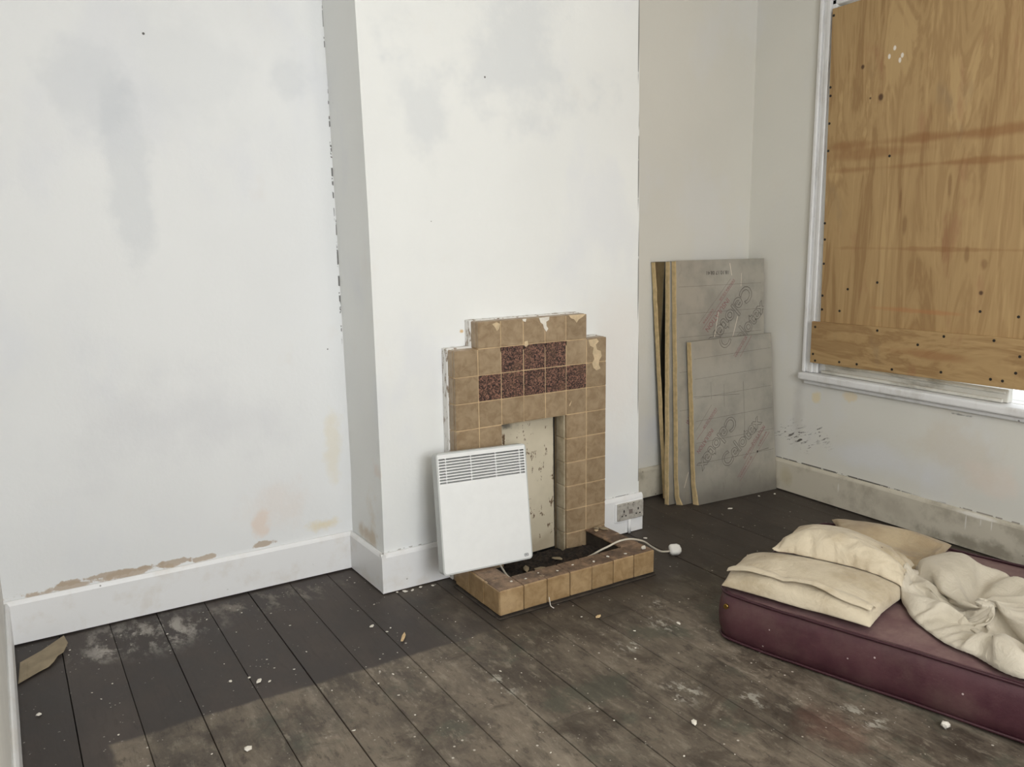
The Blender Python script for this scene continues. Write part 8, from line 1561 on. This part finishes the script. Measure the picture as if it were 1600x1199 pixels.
        5, 6, 13, -14, 13, 21, 27, 44, 66, 73, 86, 81, 68, -7, 55, 70, 78, 82, 83, 57, 36, 67, 56, 46, 31, 49, 39, 44, 42, 47, 6, 46, 1501, 39, 38, 39, 39, 41, 41, 42, 42, 43, 42, 40, 37,
        40, 45, 48, 47, 41, 31, 24, 19, 17, 18, 16, -5, -20, -28, -28, -22, -7, 1, -8, -15, -19, -19, -18, -12, -8, -13, -18, -21, -24, -24, -24, -23, -20, -17, -18, -19, -21, -22, -23, -23,
        -24, -23, -23, -23, -23, -23, -23, -24, -24, -24, -26, -25, -26, -27, -26, -27, -26, -28, -30, -33, -35, -38, -39, -40, -37, -35, -29, -41, -54, -63, -65, -61, -48, -33, -58, -81,
        -91, -83, -59, -29, -58, -79, -78, -55, -15, 3, 9, 13, 18, 19, 21, 22, 38, 56, 66, 69, 67, 58, 44, 45, 60, 67, 72, 73, 70, 66, 58, 51, 44, 42, 45, 45, 46, 45, 44, 43, 41, 174, 0, 0,
        1, 0, 0, 0, 0, 0, -1, 0, 0, 0, 0, -1, 0, 0, 0, 0, -1, 0, 0, 0, -1, 0, 0, 0, 0, 0, 0, 0, 0, 0, 0, 0, 0, 0, 0, 0, 0, 0, 0, 0, 0, 0, 0, 1, 0, 0, 0, 0, 1, 0, 0, 0, 1, 0, 0, 0, 0, 0, 0,
        0, 0, 0, 0, 0, 0, 0, 0, -1, 0, 0, 0, 0, 0, -1, 0, 0, 0, 0, 0, 0, 0, 0, 0, 0, 0, 0, 0, 0, 0, 0, 0, 0, 0, 0, 0, 0, 0, 0, 0, 0, 0, 0, 0, 0, 0, 0, 0, 0, 0, 0, 1, 0, 0, 0, 0, 0, 0, 0, 0,
        1, 0, 0, 0, 0, 0, 0, 0, 145, -2, -2, 0, 4, -3, -1, 2, 3, -1, 1, 1, -1, -4, 0, -6, 2, 4, 3, -4, 5, 1, 0, -3, -1, -2, 0, -1, -1, 0, 1, 3, 5, 4, 3, -4, -2, -2, -1, -2, 3, 4, -1, -2, -2,
        0, 0, 0, 3, 2, -1, -2, 0, -2, 1, 1, 1, -1, 0, -1, 0, -1, 0, 1, -1, 0, -1, 1, -1, 0, 0, -2, 1, 0, -2, -3, -1, -2, -2, -1, -1, -3, -1, 1, 2, 4, 5, 1, 5, 6, 6, 6, 6, 7, 6, 7, 2, -4, -7,
        -7, -6, -4, 0, -4, -4, -3, -2, 1, 3, -4, 7, 5, 5, 4, 3, 3, 1, -2, -5, -5, -5, -5, -5, -4, -5, 2, 2, 2, -3, 0, 115, -3, 5, 7, 7, 5, 4, -3, -7, -4, 1, -3, -6, 0, -5, -6, 6, -6, -4, -3,
        4, 7, 7, -6, 5, 8, 8, 7, 4, -2, -4, -6, -3, 3, 5, -2, -6, -5, -4, 3, 6, 3, -2, -2, -3, -3, 0, 1, 3, 0, -2, -2, -1, -1, 0, 2, 2, -2, -1, -1, 0, -1, 0, 0, -1, 0, 1, -1, -1, 0, -2, 1,
        0, -3, -4, -5, -4, -3, -1, 1, 2, 2, 3, 4, 6, 7, 7, 5, 4, 5, 6, 9, 10, 9, 1, -2, -8, 5, 4, -9, -10, -6, 7, 9, 1, -8, -9, -10, -8, -3, 2, 4, 6, 3, 4, 5, 5, 3, -7, -6, -7, -7, -6, -4,
        0, -1, -5, -1, 2, -1, 96, 7, 8, 10, 7, 4, -1, -8, -9, -5, -5, -9, -1, -1, -10, -9, -4, 0, 6, 9, 10, 6, -5, 5, 11, 10, 10, 6, -1, -6, -8, -7, -3, 0, 4, 0, -7, -6, -4, 8, 3, -1, -3,
        -3, -3, -3, 0, 3, 1, -3, -2, -2, -1, -1, 1, 3, -1, -1, 0, -1, -1, 1, 3, -4, -3, 0, 0, 1, 1, -3, -1, 0, -1, -6, -6, -7, -4, 0, 4, 6, 5, 4, 4, 6, 7, 6, 5, 7, 7, 10, 12, 8, 3, 11, 8, 1,
        -7, -2, 0, 11, 10, 4, -5, -8, -10, -3, -15, -14, -13, -7, 0, 2, 3, 5, 6, 7, 6, 0, -8, -8, -7, -7, -6, -4, -7, -4, -2, -2, -1, 0, 86, 9, 11, 10, 7, 2, -5, -10, -7, -11, -12, -11, -1,
        -8, -9, -1, 4, 13, 10, 5, 2, -3, 5, 9, 12, 13, 10, 2, -5, -8, -10, -7, -3, -1, 1, 0, -7, 0, 0, -1, -4, -3, -2, -2, -4, -2, 4, 1, -3, -3, -2, -2, -2, 5, 2, -2, -1, -2, -2, 0, 1, 3, 2,
        -5, -3, -1, 2, 4, -3, -3, 1, -1, -7, -8, -9, -4, 1, 4, 6, 8, 6, 5, 5, 7, 5, 7, 11, 11, 12, 14, 16, 2, -1, 4, 16, 17, 16, 8, 6, 5, -8, -19, -10, -6, -4, -8, -16, -17, -17, -11, 0, 4,
        7, 9, 9, 8, 2, -11, -10, -9, -8, -6, -8, -10, -6, -2, -1, 0, 0, 1, 76, 12, 12, 10, 7, 0, -14, -13, -10, -7, -13, -12, -5, -4, -1, 4, 12, 15, -3, 3, 2, 5, 6, 8, 12, 13, 11, -2, -7,
        -10, -11, -7, -4, -1, 0, -3, -1, -1, -5, -6, -5, -4, -2, -1, -2, -1, 4, -4, -4, -3, -2, 9, -1, -1, -2, -3, -1, 0, 1, 3, 6, 1, -5, -6, -4, 5, 4, 4, -7, -5, 1, -7, -9, -7, -3, 0, 2, 3,
        7, 8, 8, 5, 7, 7, 6, 11, 14, 14, 16, 18, 19, 5, 4, 6, 9, 12, 13, 17, 19, 3, -12, -20, -14, -8, -7, -12, -19, -19, -20, -15, 2, 8, 11, 11, 10, 7, -5, -15, -12, -10, -7, -10, -14, -3,
        1, -5, -6, -2, 3, 1, 67, 14, 13, 10, -8, -7, -4, 8, -15, -16, -14, -16, -2, 0, 3, 5, 15, 16, 12, 6, -2, -5, 2, 6, 11, 15, 8, -6, -9, -9, -13, -8, -6, -4, -3, -4, -1, 0, -2, -9, 3,
        -8, -1, -1, -7, 7, -7, -5, 1, 9, -8, -2, -2, -1, 7, -7, -1, 5, 7, 7, 4, -6, -9, -1, -4, -4, 10, 9, 6, -10, -11, -8, -6, -4, -2, -1, 1, 3, 2, 7, 9, 7, 8, 7, 8, 14, 17, 17, 19, 21, 22,
        15, 13, 10, 12, 9, 11, 13, 18, 0, -15, -20, -15, -10, -11, -19, -23, -23, -21, -14, 5, 12, 12, 12, 12, 5, -12, -18, -14, -8, -10, -16, -2, 7, 0, -5, -11, -9, -2, 2, 58, 16, 10, -2,
        -4, 5, 14, -9, -19, -17, -19, -11, -1, 3, 6, 9, 12, 15, 16, 17, -3, -6, -2, 3, 8, 13, 3, -10, -10, -3, -12, -9, -8, -7, -1, -10, -3, -1, 8, 4, -8, -10, -4, -4, 7, 7, 1, -10, -6, -4,
        -2, -1, -2, 10, -1, -11, -1, 8, 10, 8, -5, -10, -6, -10, 0, 7, 11, 11, 9, -7, -9, -12, -5, -8, 7, -4, -3, 7, -5, 0, 5, 9, 9, 11, 8, 17, 19, 20, 21, 24, 26, 21, 11, 16, 19, 20, 8, 13,
        6, -5, -13, -20, -15, -13, -19, -25, -27, -25, -22, -10, 8, 16, 18, 13, 8, -2, -16, -20, -15, -9, -17, -7, 7, 8, 0, -8, -13, -13, -6, 1, 49, 15, 0, 2, 16, 13, 1, -14, -21, -20, -19,
        -7, -1, 6, 9, 11, 15, 20, 19, 14, -2, -7, -2, 1, 2, 8, -2, -13, -3, -6, -10, -14, -4, 1, -14, 1, -9, 8, 6, -3, -10, -5, 4, 8, 5, 2, -12, -8, -7, -11, -6, 9, 12, 3, -11, -12, 5, 0, 8,
        11, -12, -9, -4, 6, 2, -3, 12, 11, 13, -9, -7, -13, -13, 8, 4, 0, -11, 0, 3, -1, 7, -6, 12, 11, 9, 20, 22, 21, 24, 27, 28, 27, 21, 19, 19, 18, 12, 5, -1, -6, -12, -15, -17, -18, -24,
        -28, -31, -28, -23, -5, 13, 21, 20, 11, 3, -7, -17, -23, -12, -18, -14, 4, 11, 7, -3, -12, -15, -15, -7, 0, 41, 8, 14, 17, 15, 5, -9, -16, -22, -23, -14, -6, -2, 12, 8, 14, 18, 21,
        20, 16, 0, -6, 3, 9, -1, -7, -18, -13, -4, -6, -17, -5, -2, -3, 3, -4, -13, 10, 1, -7, -2, 8, 9, 5, -2, -11, -12, -13, -11, 4, -3, 13, 13, -12, -12, -3, -1, 13, -8, 4, -7, 13, -4,
        -10, 3, -1, 10, 15, 15, -11, -14, -8, -1, -2, -8, 2, 18, 11, 1, -6, -6, -7, 3, 20, 11, 5, 24, 22, 24, 29, 33, 32, 26, 22, 12, 17, 8, 10, -5, -9, -12, -14, -16, -19, -25, -32, -34,
        -31, -25, 1, 19, 23, 23, 7, -3, -10, -18, -22, -16, -20, -8, 12, 11, 6, -6, -16, -18, -16, -7, 1, 46, 16, 18, 16, 4, -14, -5, -13, -23, -21, -3, 0, -16, 14, 12, 23, 15, 17, 22, 18,
        -1, 8, 9, 0, -13, -18, -20, -16, -5, -8, -18, 11, 11, -20, 11, -17, -7, 8, -4, 5, 9, 8, -5, 7, -12, -14, -11, -3, -7, -8, 12, 13, 3, -11, -11, 7, 0, -13, 6, -6, 15, 1, -2, -2, -4,
        -6, 15, 12, 15, -8, -14, -1, -13, -6, 5, 21, 19, 2, -7, -8, -3, 0, -7, 11, 13, 9, 17, 25, 25, 31, 35, 37, 32, 22, 17, 14, 9, 0, -8, -10, -13, -14, -15, -19, -25, -36, -35, -35, -27,
        10, 23, 28, 19, 2, -9, -14, -19, -12, -26, -16, -7, 14, 16, 5, -9, -19, -19, -20, -4, 4, 61, 19, 14, 3, -13, -21, -9, 10, -27, -3, 7, -13, -22, 13, 20, 26, 25, 25, 12, 12, 15, 2, -2,
        -8, -18, -23, -22, -17, -2, -17, -1, 18, 8, -22, 13, -22, -5, 3, 10, 12, 10, -6, -13, 9, -18, -16, 1, -11, -10, 10, 3, -3, 0, 1, 0, -10, -1, 10, 0, -1, -7, -2, -1, 0, 1, 5, 12, 15,
        6, -7, -6, 3, -12, -8, 23, 24, 10, -2, -5, -7, -2, -3, -18, -5, 18, 19, 14, 22, 28, 33, 38, 40, 39, 24, 17, 10, 4, -4, -8, -9, -13, -14, -17, -19, -25, -33, -40, -39, -31, 27, 26,
        26, 13, -3, -12, -20, -20, 11, -24, -27, -13, 15, 20, 5, -14, -22, -24, -16, 0, 10, 76, 15, 5, -11, -23, -18, -10, 19, 8, 1, -12, -26, -16, 18, 27, 31, 27, 23, 16, 10, 3, 0, -2, -13,
        -23, -26, -23, -20, -5, -13, 20, 16, -11, -8, 12, -23, -2, 15, 12, 11, -4, -14, -13, 5, -10, -19, -15, 10, -4, 1, 0, -1, -1, -1, -2, 8, -1, -3, -10, 14, 11, -4, -4, -5, -8, 9, 9, 8,
        -4, -8, 13, -8, -15, 21, 27, 18, 6, -1, -1, -7, -18, -18, -4, 12, 28, 25, 15, 24, 32, 22, 22, 38, 36, 30, 15, 5, -2, -5, -6, -8, -12, -16, -17, -22, -25, -30, -39, -43, -34, 28, 36,
        25, 9, -8, -21, -27, -10, 25, -24, -29, -19, 17, 23, 3, -18, -27, -24, -12, 6, 21, 87, 9, -8, -23, -20, -14, 4, 15, 25, -4, -23, -23, -13, 23, 32, 31, 28, 22, 15, 5, 0, 0, 0, -21,
        -25, -27, -26, -19, -20, 10, 26, 23, -4, -11, -3, -24, 15, 15, 5, -10, -10, -15, -14, -1, 0, -6, -20, 15, -12, 7, 7, 11, 4, 0, -2, -12, -10, -8, 12, 4, 5, 4, -3, -5, -12, -4, 4, 11,
        3, 10, 17, -15, -12, 27, 26, 20, 6, 0, -16, -18, -20, -11, 12, 25, 31, 27, 17, 26, 29, 10, 14, 26, 39, 42, 9, -6, -9, -5, -4, -3, -7, -17, -21, -23, -25, -28, -35, -45, -39, 35, 40,
        24, 2, -13, -29, -20, 7, 21, -25, -29, -25, 19, 25, 1, -23, -29, -27, -4, 13, 24, 95, -2, -18, -25, -17, -3, 23, 18, 11, -7, -28, -23, -7, 28, 33, 34, 29, 21, 10, 2, -4, 0, -5, -13,
        -27, -33, -29, -23, -14, 22, 24, 24, -1, -10, -13, -3, 13, -3, -12, -13, -8, -11, -16, -4, -4, -5, 13, 12, 5, 4, 4, 4, 4, 5, 1, -10, -11, -9, -6, -16, 4, 9, 3, 2, -14, 1, 3, 18, 11,
        7, 16, -15, -12, 29, 26, 19, 8, -19, -20, -19, -19, 2, 27, 32, 33, 31, 16, 26, 25, 7, 19, 36, 22, 29, -10, -14, -10, -3, -1, -3, -16, 4, -24, -26, -27, -28, -30, -37, -36, 39, 36,
        19, -5, -19, -27, -9, 20, 7, -25, -28, -30, 23, 27, -4, -28, -32, -23, 4, 22, 16, 102, -24, -23, -17, -6, 4, 29, 13, 4, -3, -27, -30, 2, 30, 36, 36, 29, 18, 5, -1, -4, -5, -7, -15,
        -25, -30, -31, -28, -7, 29, 27, 22, -5, -2, 5, -20, -11, -11, -14, -14, -9, -1, -14, -1, 10, 10, 15, 13, 9, 4, 5, 4, 2, 2, -1, -18, -19, -19, 4, -4, -7, -10, 0, 2, 10, 17, 0, 0, 21,
        18, 6, -14, -13, 31, 26, 14, 8, -17, -24, -26, -22, 24, 38, 34, 33, 30, 16, 27, 20, 7, 31, 18, 11, -3, -14, -14, -8, -2, -1, -13, -23, 20, -9, -26, -29, -26, -33, -46, -40, 42, 45,
        29, -11, -22, -18, 2, 20, -2, -29, -34, -20, 26, 28, -10, -31, -35, -17, 15, 27, 12, 94, -28, -21, 6, -13, 3, 33, 11, 4, -9, -27, -32, 12, 31, 38, 37, 26, 13, 3, -4, -5, -8, -9, -16,
        -24, -29, -33, -27, 6, 26, 30, 17, 4, -1, -10, -23, -20, -17, -14, -3, 10, -16, -5, 14, 12, 11, 15, 8, 13, 11, 3, 0, -4, -15, -16, -15, -18, 2, 2, -18, -8, 3, -4, 0, 10, 23, 15, -4,
        -2, 18, 18, -13, -2, 32, 21, 13, 7, -15, -25, -29, -22, 42, 36, 35, 32, 28, 20, 5, 12, 12, 12, 8, -2, -1, -10, -11, -5, 0, -4, -31, -12, 30, 2, -22, -29, -28, -36, -49, -35, 42, 47,
        37, -3, -22, -16, 12, 12, -11, -30, -38, -11, 29, 27, -15, -36, -36, -7, 24, 28, 14, 81, -29, -2, 15, -13, -5, 35, 15, 1, -32, -28, -15, 20, 30, 37, 42, 21, 6, 0, -4, -8, -9, -10,
        -16, -26, -26, -29, -29, 21, 20, 32, 7, -5, 3, -6, -27, -22, 4, -1, -9, -19, -7, 17, 15, 10, 16, 11, 15, 11, 5, -3, -17, -16, -17, -18, -15, -10, 15, -5, -18, -2, 5, 5, -9, 6, 25,
        22, 11, -5, -1, 26, 2, -2, 18, 17, 23, 1, -13, -27, -28, -21, 40, 33, 35, 29, 18, -3, 5, 11, 13, 15, -2, -10, -2, -9, -11, 1, 8, -9, -39, -3, 35, 12, -16, -29, -33, -34, -48, -34,
        43, 49, 40, 7, -16, -15, 14, 3, -17, -29, -41, 0, 28, 28, -23, -40, -34, 7, 32, 24, 2, 54, -5, 21, 6, -8, -14, 36, 15, -10, -40, -22, -1, 27, 37, 36, 32, 12, 0, -4, -7, -8, -9, -10,
        -13, -34, -29, -25, -13, 30, 18, 26, -14, -14, 12, 9, -30, 2, 12, -26, -23, -4, 4, 20, 21, 14, 14, 14, -8, 10, 4, -21, -20, -18, -15, -14, -9, -3, 18, -8, -17, 12, 5, -1, -10, -2,
        24, 26, 22, 6, -5, 9, 29, -2, 6, 21, 8, 1, -9, -23, -30, -16, 31, 21, 38, 22, 8, -13, 0, 11, 13, 17, -9, -16, -10, -11, -8, 4, 21, -13, -43, 5, 40, 18, -8, -31, -34, -37, -40, -37,
        49, 53, 36, 13, -2, -14, 8, -6, -18, -28, -44, 17, 36, 9, -26, -42, -28, 20, 35, 14, -24, 45, 25, 8, -8, -19, 12, 35, 12, -37, -28, 8, -5, 39, 32, 17, 4, 26, -2, -4, -7, -7, -15,
        -16, -16, -19, -6, -17, -15, 21, 24, 8, -29, 7, -11, 16, 8, 7, -15, -30, -4, 8, -9, 21, 22, 14, -2, -7, -10, 12, 8, -6, -23, -26, -15, -10, -8, -1, 19, -2, -18, 16, 6, -4, -12, -3,
        19, 27, 28, 17, 8, 11, -11, 8, -1, 31, 3, 2, -1, -17, -29, -10, 35, -12, 43, 10, 0, -15, -10, 11, 12, 22, -20, -20, -18, -14, -10, 2, 40, -10, -47, 17, 43, 19, 1, -34, -36, -44, -37,
        -21, 40, 58, 41, 10, 5, 2, -8, -6, -29, -23, -27, 35, 21, -4, -25, -44, -18, 35, 30, -25, -24, 50, 22, -18, -15, 11, 31, 13, -12, -37, 38, 9, -18, 32, -4, -9, 16, 29, 4, 2, -14, -24,
        -21, -11, -21, 9, 3, 18, 2, -10, 30, -1, -4, -23, -24, 30, -14, 20, 5, -16, 2, 5, -20, 23, 5, 3, -4, -14, 3, -6, -9, 19, -19, -27, -5, -6, -14, -6, 20, 4, -17, 2, 20, -6, -17, 7, 17,
        19, 27, 16, 6, -4, -18, 24, 15, 14, -7, 7, 4, 6, -7, -4, -27, 16, 20, 1, -2, -14, -20, 13, 18, 10, -26, -21, -22, -17, 20, 49, -9, -27, -45, 31, 45, 13, 4, -9, -29, -36, -49, -15,
        11, 44, 61, 9, 3, 1, -4, -4, -36, -26, 26, 2, 14, 2, -21, -45, -1, 35, 9, -37, -15, 53, 0, -29, 1, 32, 15, -20, -3, -28, 42, -1, 23, -21, -17, 8, 30, 14, 3, 4, -2, -8, -18, -35, 2,
        14, 5, 8, 9, -3, -4, 5, 40, -16, -8, 6, -3, -43, 24, 6, -17, 12, 12, 4, -2, -2, -2, -12, -9, -15, -17, 23, -3, -28, -10, 13, -7, -19, 17, 8, -6, -15, 24, -18, 3, 26, -10, 11, 30, -5,
        -4, -5, -4, 24, 1, 10, 4, 2, 1, 1, -7, -15, -12, 22, 11, 1, -4, -23, -12, 22, 8, 6, 4, -40, -36, 30, 39, 7, -31, -1, -52, 21, 47, 11, -1, -7, -6, -10, -42, 11, -5, -10, 68, 4, 0, 0,
        -1, -7, -20, -42, 6, 13, 10, 26, -3, -35, 21, -21, 20, -41, 15, 0, 0, 0, 0, 0, 0, 0, 0, 0, 0, 0, 0, 0, 0, 0, 0, 0, 0, 0, 0, 0, 0, 0, 0, 0, 0, 0, 0, 0, 0, 0, 0, 0, 0, 0, 0, 0, 0, 0,
        0, 0, 0, 0, 0, 0, 0, 0, 0, 0, 0, 0, 0, 0, 0, 0, 0, 0, 0, 0, 0, 0, 0, 0, 0, 0, 0, 0, 0, 0, 0, 0, 0, 0, 0, 0, 0, 0, 0, 0, 0, 0, 0, 0, 0, 0, 0, 0, 0, 0, 0, 0, 0, 0, 0, 0, 0, 0, 0, 0, 0,
        0, 0, 0, 0, 0, 0, 0, 0, 0, 0, 0, 0, 0, 0, 0, 0, 0, 0, 0, 0, 0, 0, 0, 0, 0, 0, 0, 0, 0, 0,
    ]),
}


def unpack(key):
    w, lo, num = SOFT[key]
    n_ = len(num) // 3
    out = []
    for c in range(3):
        q, x = [], 0
        for i in range(n_):
            x = num[c * n_ + i] + (x if i % w else 0)
            q.append(x)
        out.append(q)
    return [Vector((lo[0] + out[0][i] / 2000, lo[1] + out[1][i] / 2000, lo[2] + out[2][i] / 2000)) for i in range(n_)]

def soft(name, v, f, mat, root):
    m = MB()
    m.v, m.f, m.mi, m.sm = [tuple(p) for p in v], f, [0] * len(f), [True] * len(f)
    o = part(name, m, mat, root)
    md = o.modifiers.new('smooth', 'SUBSURF')
    md.levels = md.render_levels = 1
    return o

UNDER = []
def pillow(key, label, mat, hem=None):
    v = unpack(key)
    W, H = 47, 35
    o2 = W * H
    for p in v:
        p.z = max(p.z, .1925)
    for j in range(H):                       # underside: hangs from the rim, held up by what it lies on
        for i in range(W):
            p = v[j * W + i]
            a, b = i / (W - 1), j / (H - 1)
            z = ((v[j * W].z * (1 - a) + v[j * W + W - 1].z * a) + (v[i].z * (1 - b) + v[(H - 1) * W + i].z * b)) / 2 - .004
            edge = min(i, j, W - 1 - i, H - 1 - j)
            z = min(z, p.z - (.0015 if edge == 0 else .006))
            for t in UNDER:
                h = t.ray_cast(Vector((p.x, p.y, 2)), Vector((0, 0, -1)))
                if h[0] is not None:
                    z = max(z, h[0].z + .003)
            z = max(.1905, z)
            p.z = max(p.z, z + .0012)
            v.append(Vector((p.x, p.y, z)))
    f = []
    for k in (0, o2):
        for j in range(H - 1):
            for i in range(W - 1):
                q = (k + j * W + i, k + j * W + i + 1, k + (j + 1) * W + i + 1, k + (j + 1) * W + i)
                f.append(q if k == 0 else q[::-1])
    rim = [i for i in range(W - 1)] + [W - 1 + W * j for j in range(H - 1)] + [(H - 1) * W + W - 1 - i for i in range(W - 1)] + [W * (H - 1 - j) for j in range(H - 1)]
    for i in range(len(rim)):
        p, q = rim[i], rim[(i + 1) % len(rim)]
        f.append((p, p + o2, q + o2, q))
    cen = sum((v[i] for i in range(o2)), Vector()) / o2
    root = thing('pillow', (cen.x, cen.y, min(p.z for p in v)), label, 'pillow', 'pillows on the maroon mattress')
    soft('pillowcase', v, f, mat, root)
    UNDER.append(BVHTree.FromPolygons([tuple(p) for p in v], f))
    if hem is not None:                      # open end of the pillowcase: a loose flap along the near side
        j0, width = hem
        def top(i, jj):
            ja = int(jj); t = jj - ja
            return v[ja * W + i] * (1 - t) + v[min(ja + 1, H - 1) * W + i] * t
        def flap(a, b, lift):
            i = 1 + a * (W - 3)
            ia = int(i); t = i - ia
            jj = j0 - b * width * (1 + .25 * math.sin(a * 9)) + .5 * math.sin(a * 5 + 1)
            p = top(ia, jj) * (1 - t) + top(ia + 1, jj) * t
            return p + Vector((-.012 * b, -.004 * b, .002 + lift + .016 * math.sin(b * 2.2) * (1 + .4 * math.sin(a * 13))))
        m = MB()
        m.grid(lambda a, b: flap(a, b, 0), 60, 6)
        m.grid(lambda a, b: flap(a, b, -.0018), 60, 6, flip=True)
        part('open_hem', m, mat, root)
    return root

pillow('p1', 'cream pillow lowest and nearest on the mattress corner, open hem along its front', M_PILLOW, (7.5, 3.2))
pillow('p3', 'brown-stained pillow at the back beside the skirting, partly covered by another', M_PILLOW_B)
pillow('p2', 'cream pillow lying on top of the other two, pointed corner to the left', M_PILLOW)

du = thing('duvet', (1.15, -1.65, .19), 'crumpled off-white duvet twisted into a heap on the mattress', 'duvet')
v = unpack('duvet')
NA_ = 130; NR_ = len(v) // NA_ - 1
f = [(j * NA_ + i, (j + 1) * NA_ + i, (j + 1) * NA_ + (i + 1) % NA_, j * NA_ + (i + 1) % NA_) for j in range(NR_) for i in range(NA_)]
f.append(tuple(range(NA_))[::-1])
b0 = len(v)
for i in range(NA_):                      # turned-under edge and underside
    p = v[NR_ * NA_ + i]
    v.append(Vector((p.x + (1.1 - p.x) * .05, p.y + (-1.6 - p.y) * .05, .1885)))
f += [(NR_ * NA_ + i, b0 + i, b0 + (i + 1) % NA_, NR_ * NA_ + (i + 1) % NA_) for i in range(NA_)]
f.append(tuple(range(b0, b0 + NA_)))
for p in v[:b0]:
    p.z = max(p.z - .002, .1905)
    for t in UNDER:
        h = t.ray_cast(Vector((p.x, p.y, 2)), Vector((0, 0, -1)))
        if h[0] is not None:
            p.z = max(p.z, h[0].z + .004)
soft('cover', v, f, M_DUVET, du)

# ------------------------------------------------------------------ litter
pc = part('card_scrap', MB(), M_CARD) if False else None
m = MB().prism([(-1.568, .252, .0035), (-1.5, .305, .005), (-1.426, .372, .012), (-1.418, .30, .013), (-1.436, .236, .012), (-1.455, .222, .010), (-1.468, .190, .008), (-1.486, .163, .006), (-1.515, .146, .005), (-1.578, .098, .0035)], (0, 0, .002))
cs = thing('card_scrap', (-1.5, .22, 0), 'torn piece of brown card on the floor in the left corner', 'card')
part('sheet', m, M_CARD, cs)
part('folded_flap', MB().prism([(-1.573, .102, .0062), (-1.552, .117, .0064), (-1.545, .255, .0066), (-1.567, .245, .0062)], (0, 0, .0016)), M_CARD, cs)

def chip(loc, r, mat, flat=.45, seed=0, el=1.0, rz=0.0, name='paint_flake'):
    bm = bmesh.new()
    bmesh.ops.create_icosphere(bm, subdivisions=1, radius=1.0)
    rr = random.Random(seed)
    me = bpy.data.meshes.new(name)
    ca, sa = math.cos(rz), math.sin(rz)
    for v in bm.verts:
        s = r * rr.uniform(.72, 1.15)
        x, y, z = v.co.x * s * el, v.co.y * s, v.co.z * s * flat
        v.co = Vector((x * ca - y * sa, x * sa + y * ca, z))
    zmin = min(v.co.z for v in bm.verts)
    for v in bm.verts:
        v.co.z -= zmin
    bm.to_mesh(me); bm.free()
    me.materials.append(mat)
    o = bpy.data.objects.new(name, me); COL.objects.link(o); o.location = loc
    return o

tag(chip((-1.037, -.662, 0), .013, M_FLAKE_W, .5, 1), 'largest cream plaster crumb on the bare boards nearest the camera', 'plaster crumb').name = 'plaster_crumb'
tag(chip((.739, -1.653 - .0, 0), .016, M_FLAKE_W, .8, 2) if False else chip((.70, -1.665, 0), .014, M_FLAKE_W, .9, 2), 'white crumpled pellet on the floor against the mattress side', 'plaster crumb').name = 'paper_pellet'
tag(chip((.697, -.335, HH), .013, M_FLAKE_W, .7, 3, 1.2, .5), 'white plaster chip on the right front corner of the hearth', 'plaster chip').name = 'plaster_chip'
tag(chip((-.389, -.294, 0), .008, M_WOODCHIP, .35, 4, 5.5, 1.0), 'long pale wood splinter on the dark stained boards', 'wood splinter').name = 'wood_splinter'
tag(chip((.296, -.549, 0), .008, M_WOODCHIP, .5, 5, 1.8, .3), 'small tan wood chip on the floor in front of the hearth', 'wood chip').name = 'wood_chip'
tag(part('wire_offcut', MB().tube(smooth_path([(.185, -.383, .045), (.186, -.386, .03), (.187, -.391, .012), (.196, -.40, .0035)], 4), .0018, 6), M_FLAKE_W), 'short white wire offcut propped against the hearth front', 'wire')
for k, (x, y, r) in enumerate([(.69, -.03, .016), (.665, -.05, .012), (.70, -.055, .02), (.71, -.02, .009)]):
    tag(chip((x, y, HH), r, M_FLAKE if k % 2 else M_CARD, .25, 20 + k, 1.4, k), 'loose tile fragment on the right arm of the hearth by the fireplace', 'tile fragment', 'fragments on the right hearth arm').name = 'tile_fragment'
for k, (x, y, z) in enumerate([(.30, -.15, .062), (.25, -.12, .062), (.22, -.19, .058), (.36, -.20, .058), (.18, -.22, .055), (.42, -.1, .062)]):
    tag(chip((x, y, z - .012), .015, M_CARD, .3, 40 + k, 2.2, k * 1.1), 'dry leaf-like scrap lying on the soot in the hearth', 'scrap', 'scraps on the soot bed').name = 'scrap'
for k, (x, y) in enumerate([(.12, -.32), (.19, -.30), (.265, -.325), (.35, -.31), (.44, -.33), (.52, -.32), (.60, -.335), (.06, -.31)]):
    tag(chip((x, y, HH), .004 + .003 * rng.random(), M_FLAKE_W, .4, 60 + k, 1.3, k), 'tiny plaster crumb on the front ledge of the hearth', 'plaster crumb', 'crumbs along the hearth front').name = 'plaster_crumb'
rl = random.Random(11)
spots = [(-.988, -.258, .008), (-.908, -.309, .012), (-.93, -.27, .008), (-.88, -.33, .006), (-1.53, -.14, .013), (.511, -.752, .011), (.114, -1.249, .012), (-.45, -.15, .011), (-.42, -.22, .007), (1.62, .06, .012), (1.9, .12, .010), (2.0, .10, .010), (.98, -.02, .010), (-.22, .06, .012), (-.19, .055, .009), (-.15, .06, .011), (-.25, .07, .008), (-.10, .05, .010)]
for k in range(70):
    x, y = rl.uniform(-1.5, .52), rl.uniform(-1.6, .3)
    if HX0 - .05 < x < HX1 + .05 and y > HY0 - .03 or (x > -.34 and y > .05) or (x > .42 and y < -.8):
        continue
    spots.append((x, y, rl.uniform(.002, .0055)))
for k, (x, y, r) in enumerate(spots):
    tag(chip((x, y, -.0005), r * .72, M_FLAKE_W, .4, 100 + k, rl.uniform(1, 2), rl.uniform(0, 3)), 'small fleck of white paint on the dark floorboards', 'paint fleck', 'paint flecks scattered over the floorboards').name = 'paint_fleck'
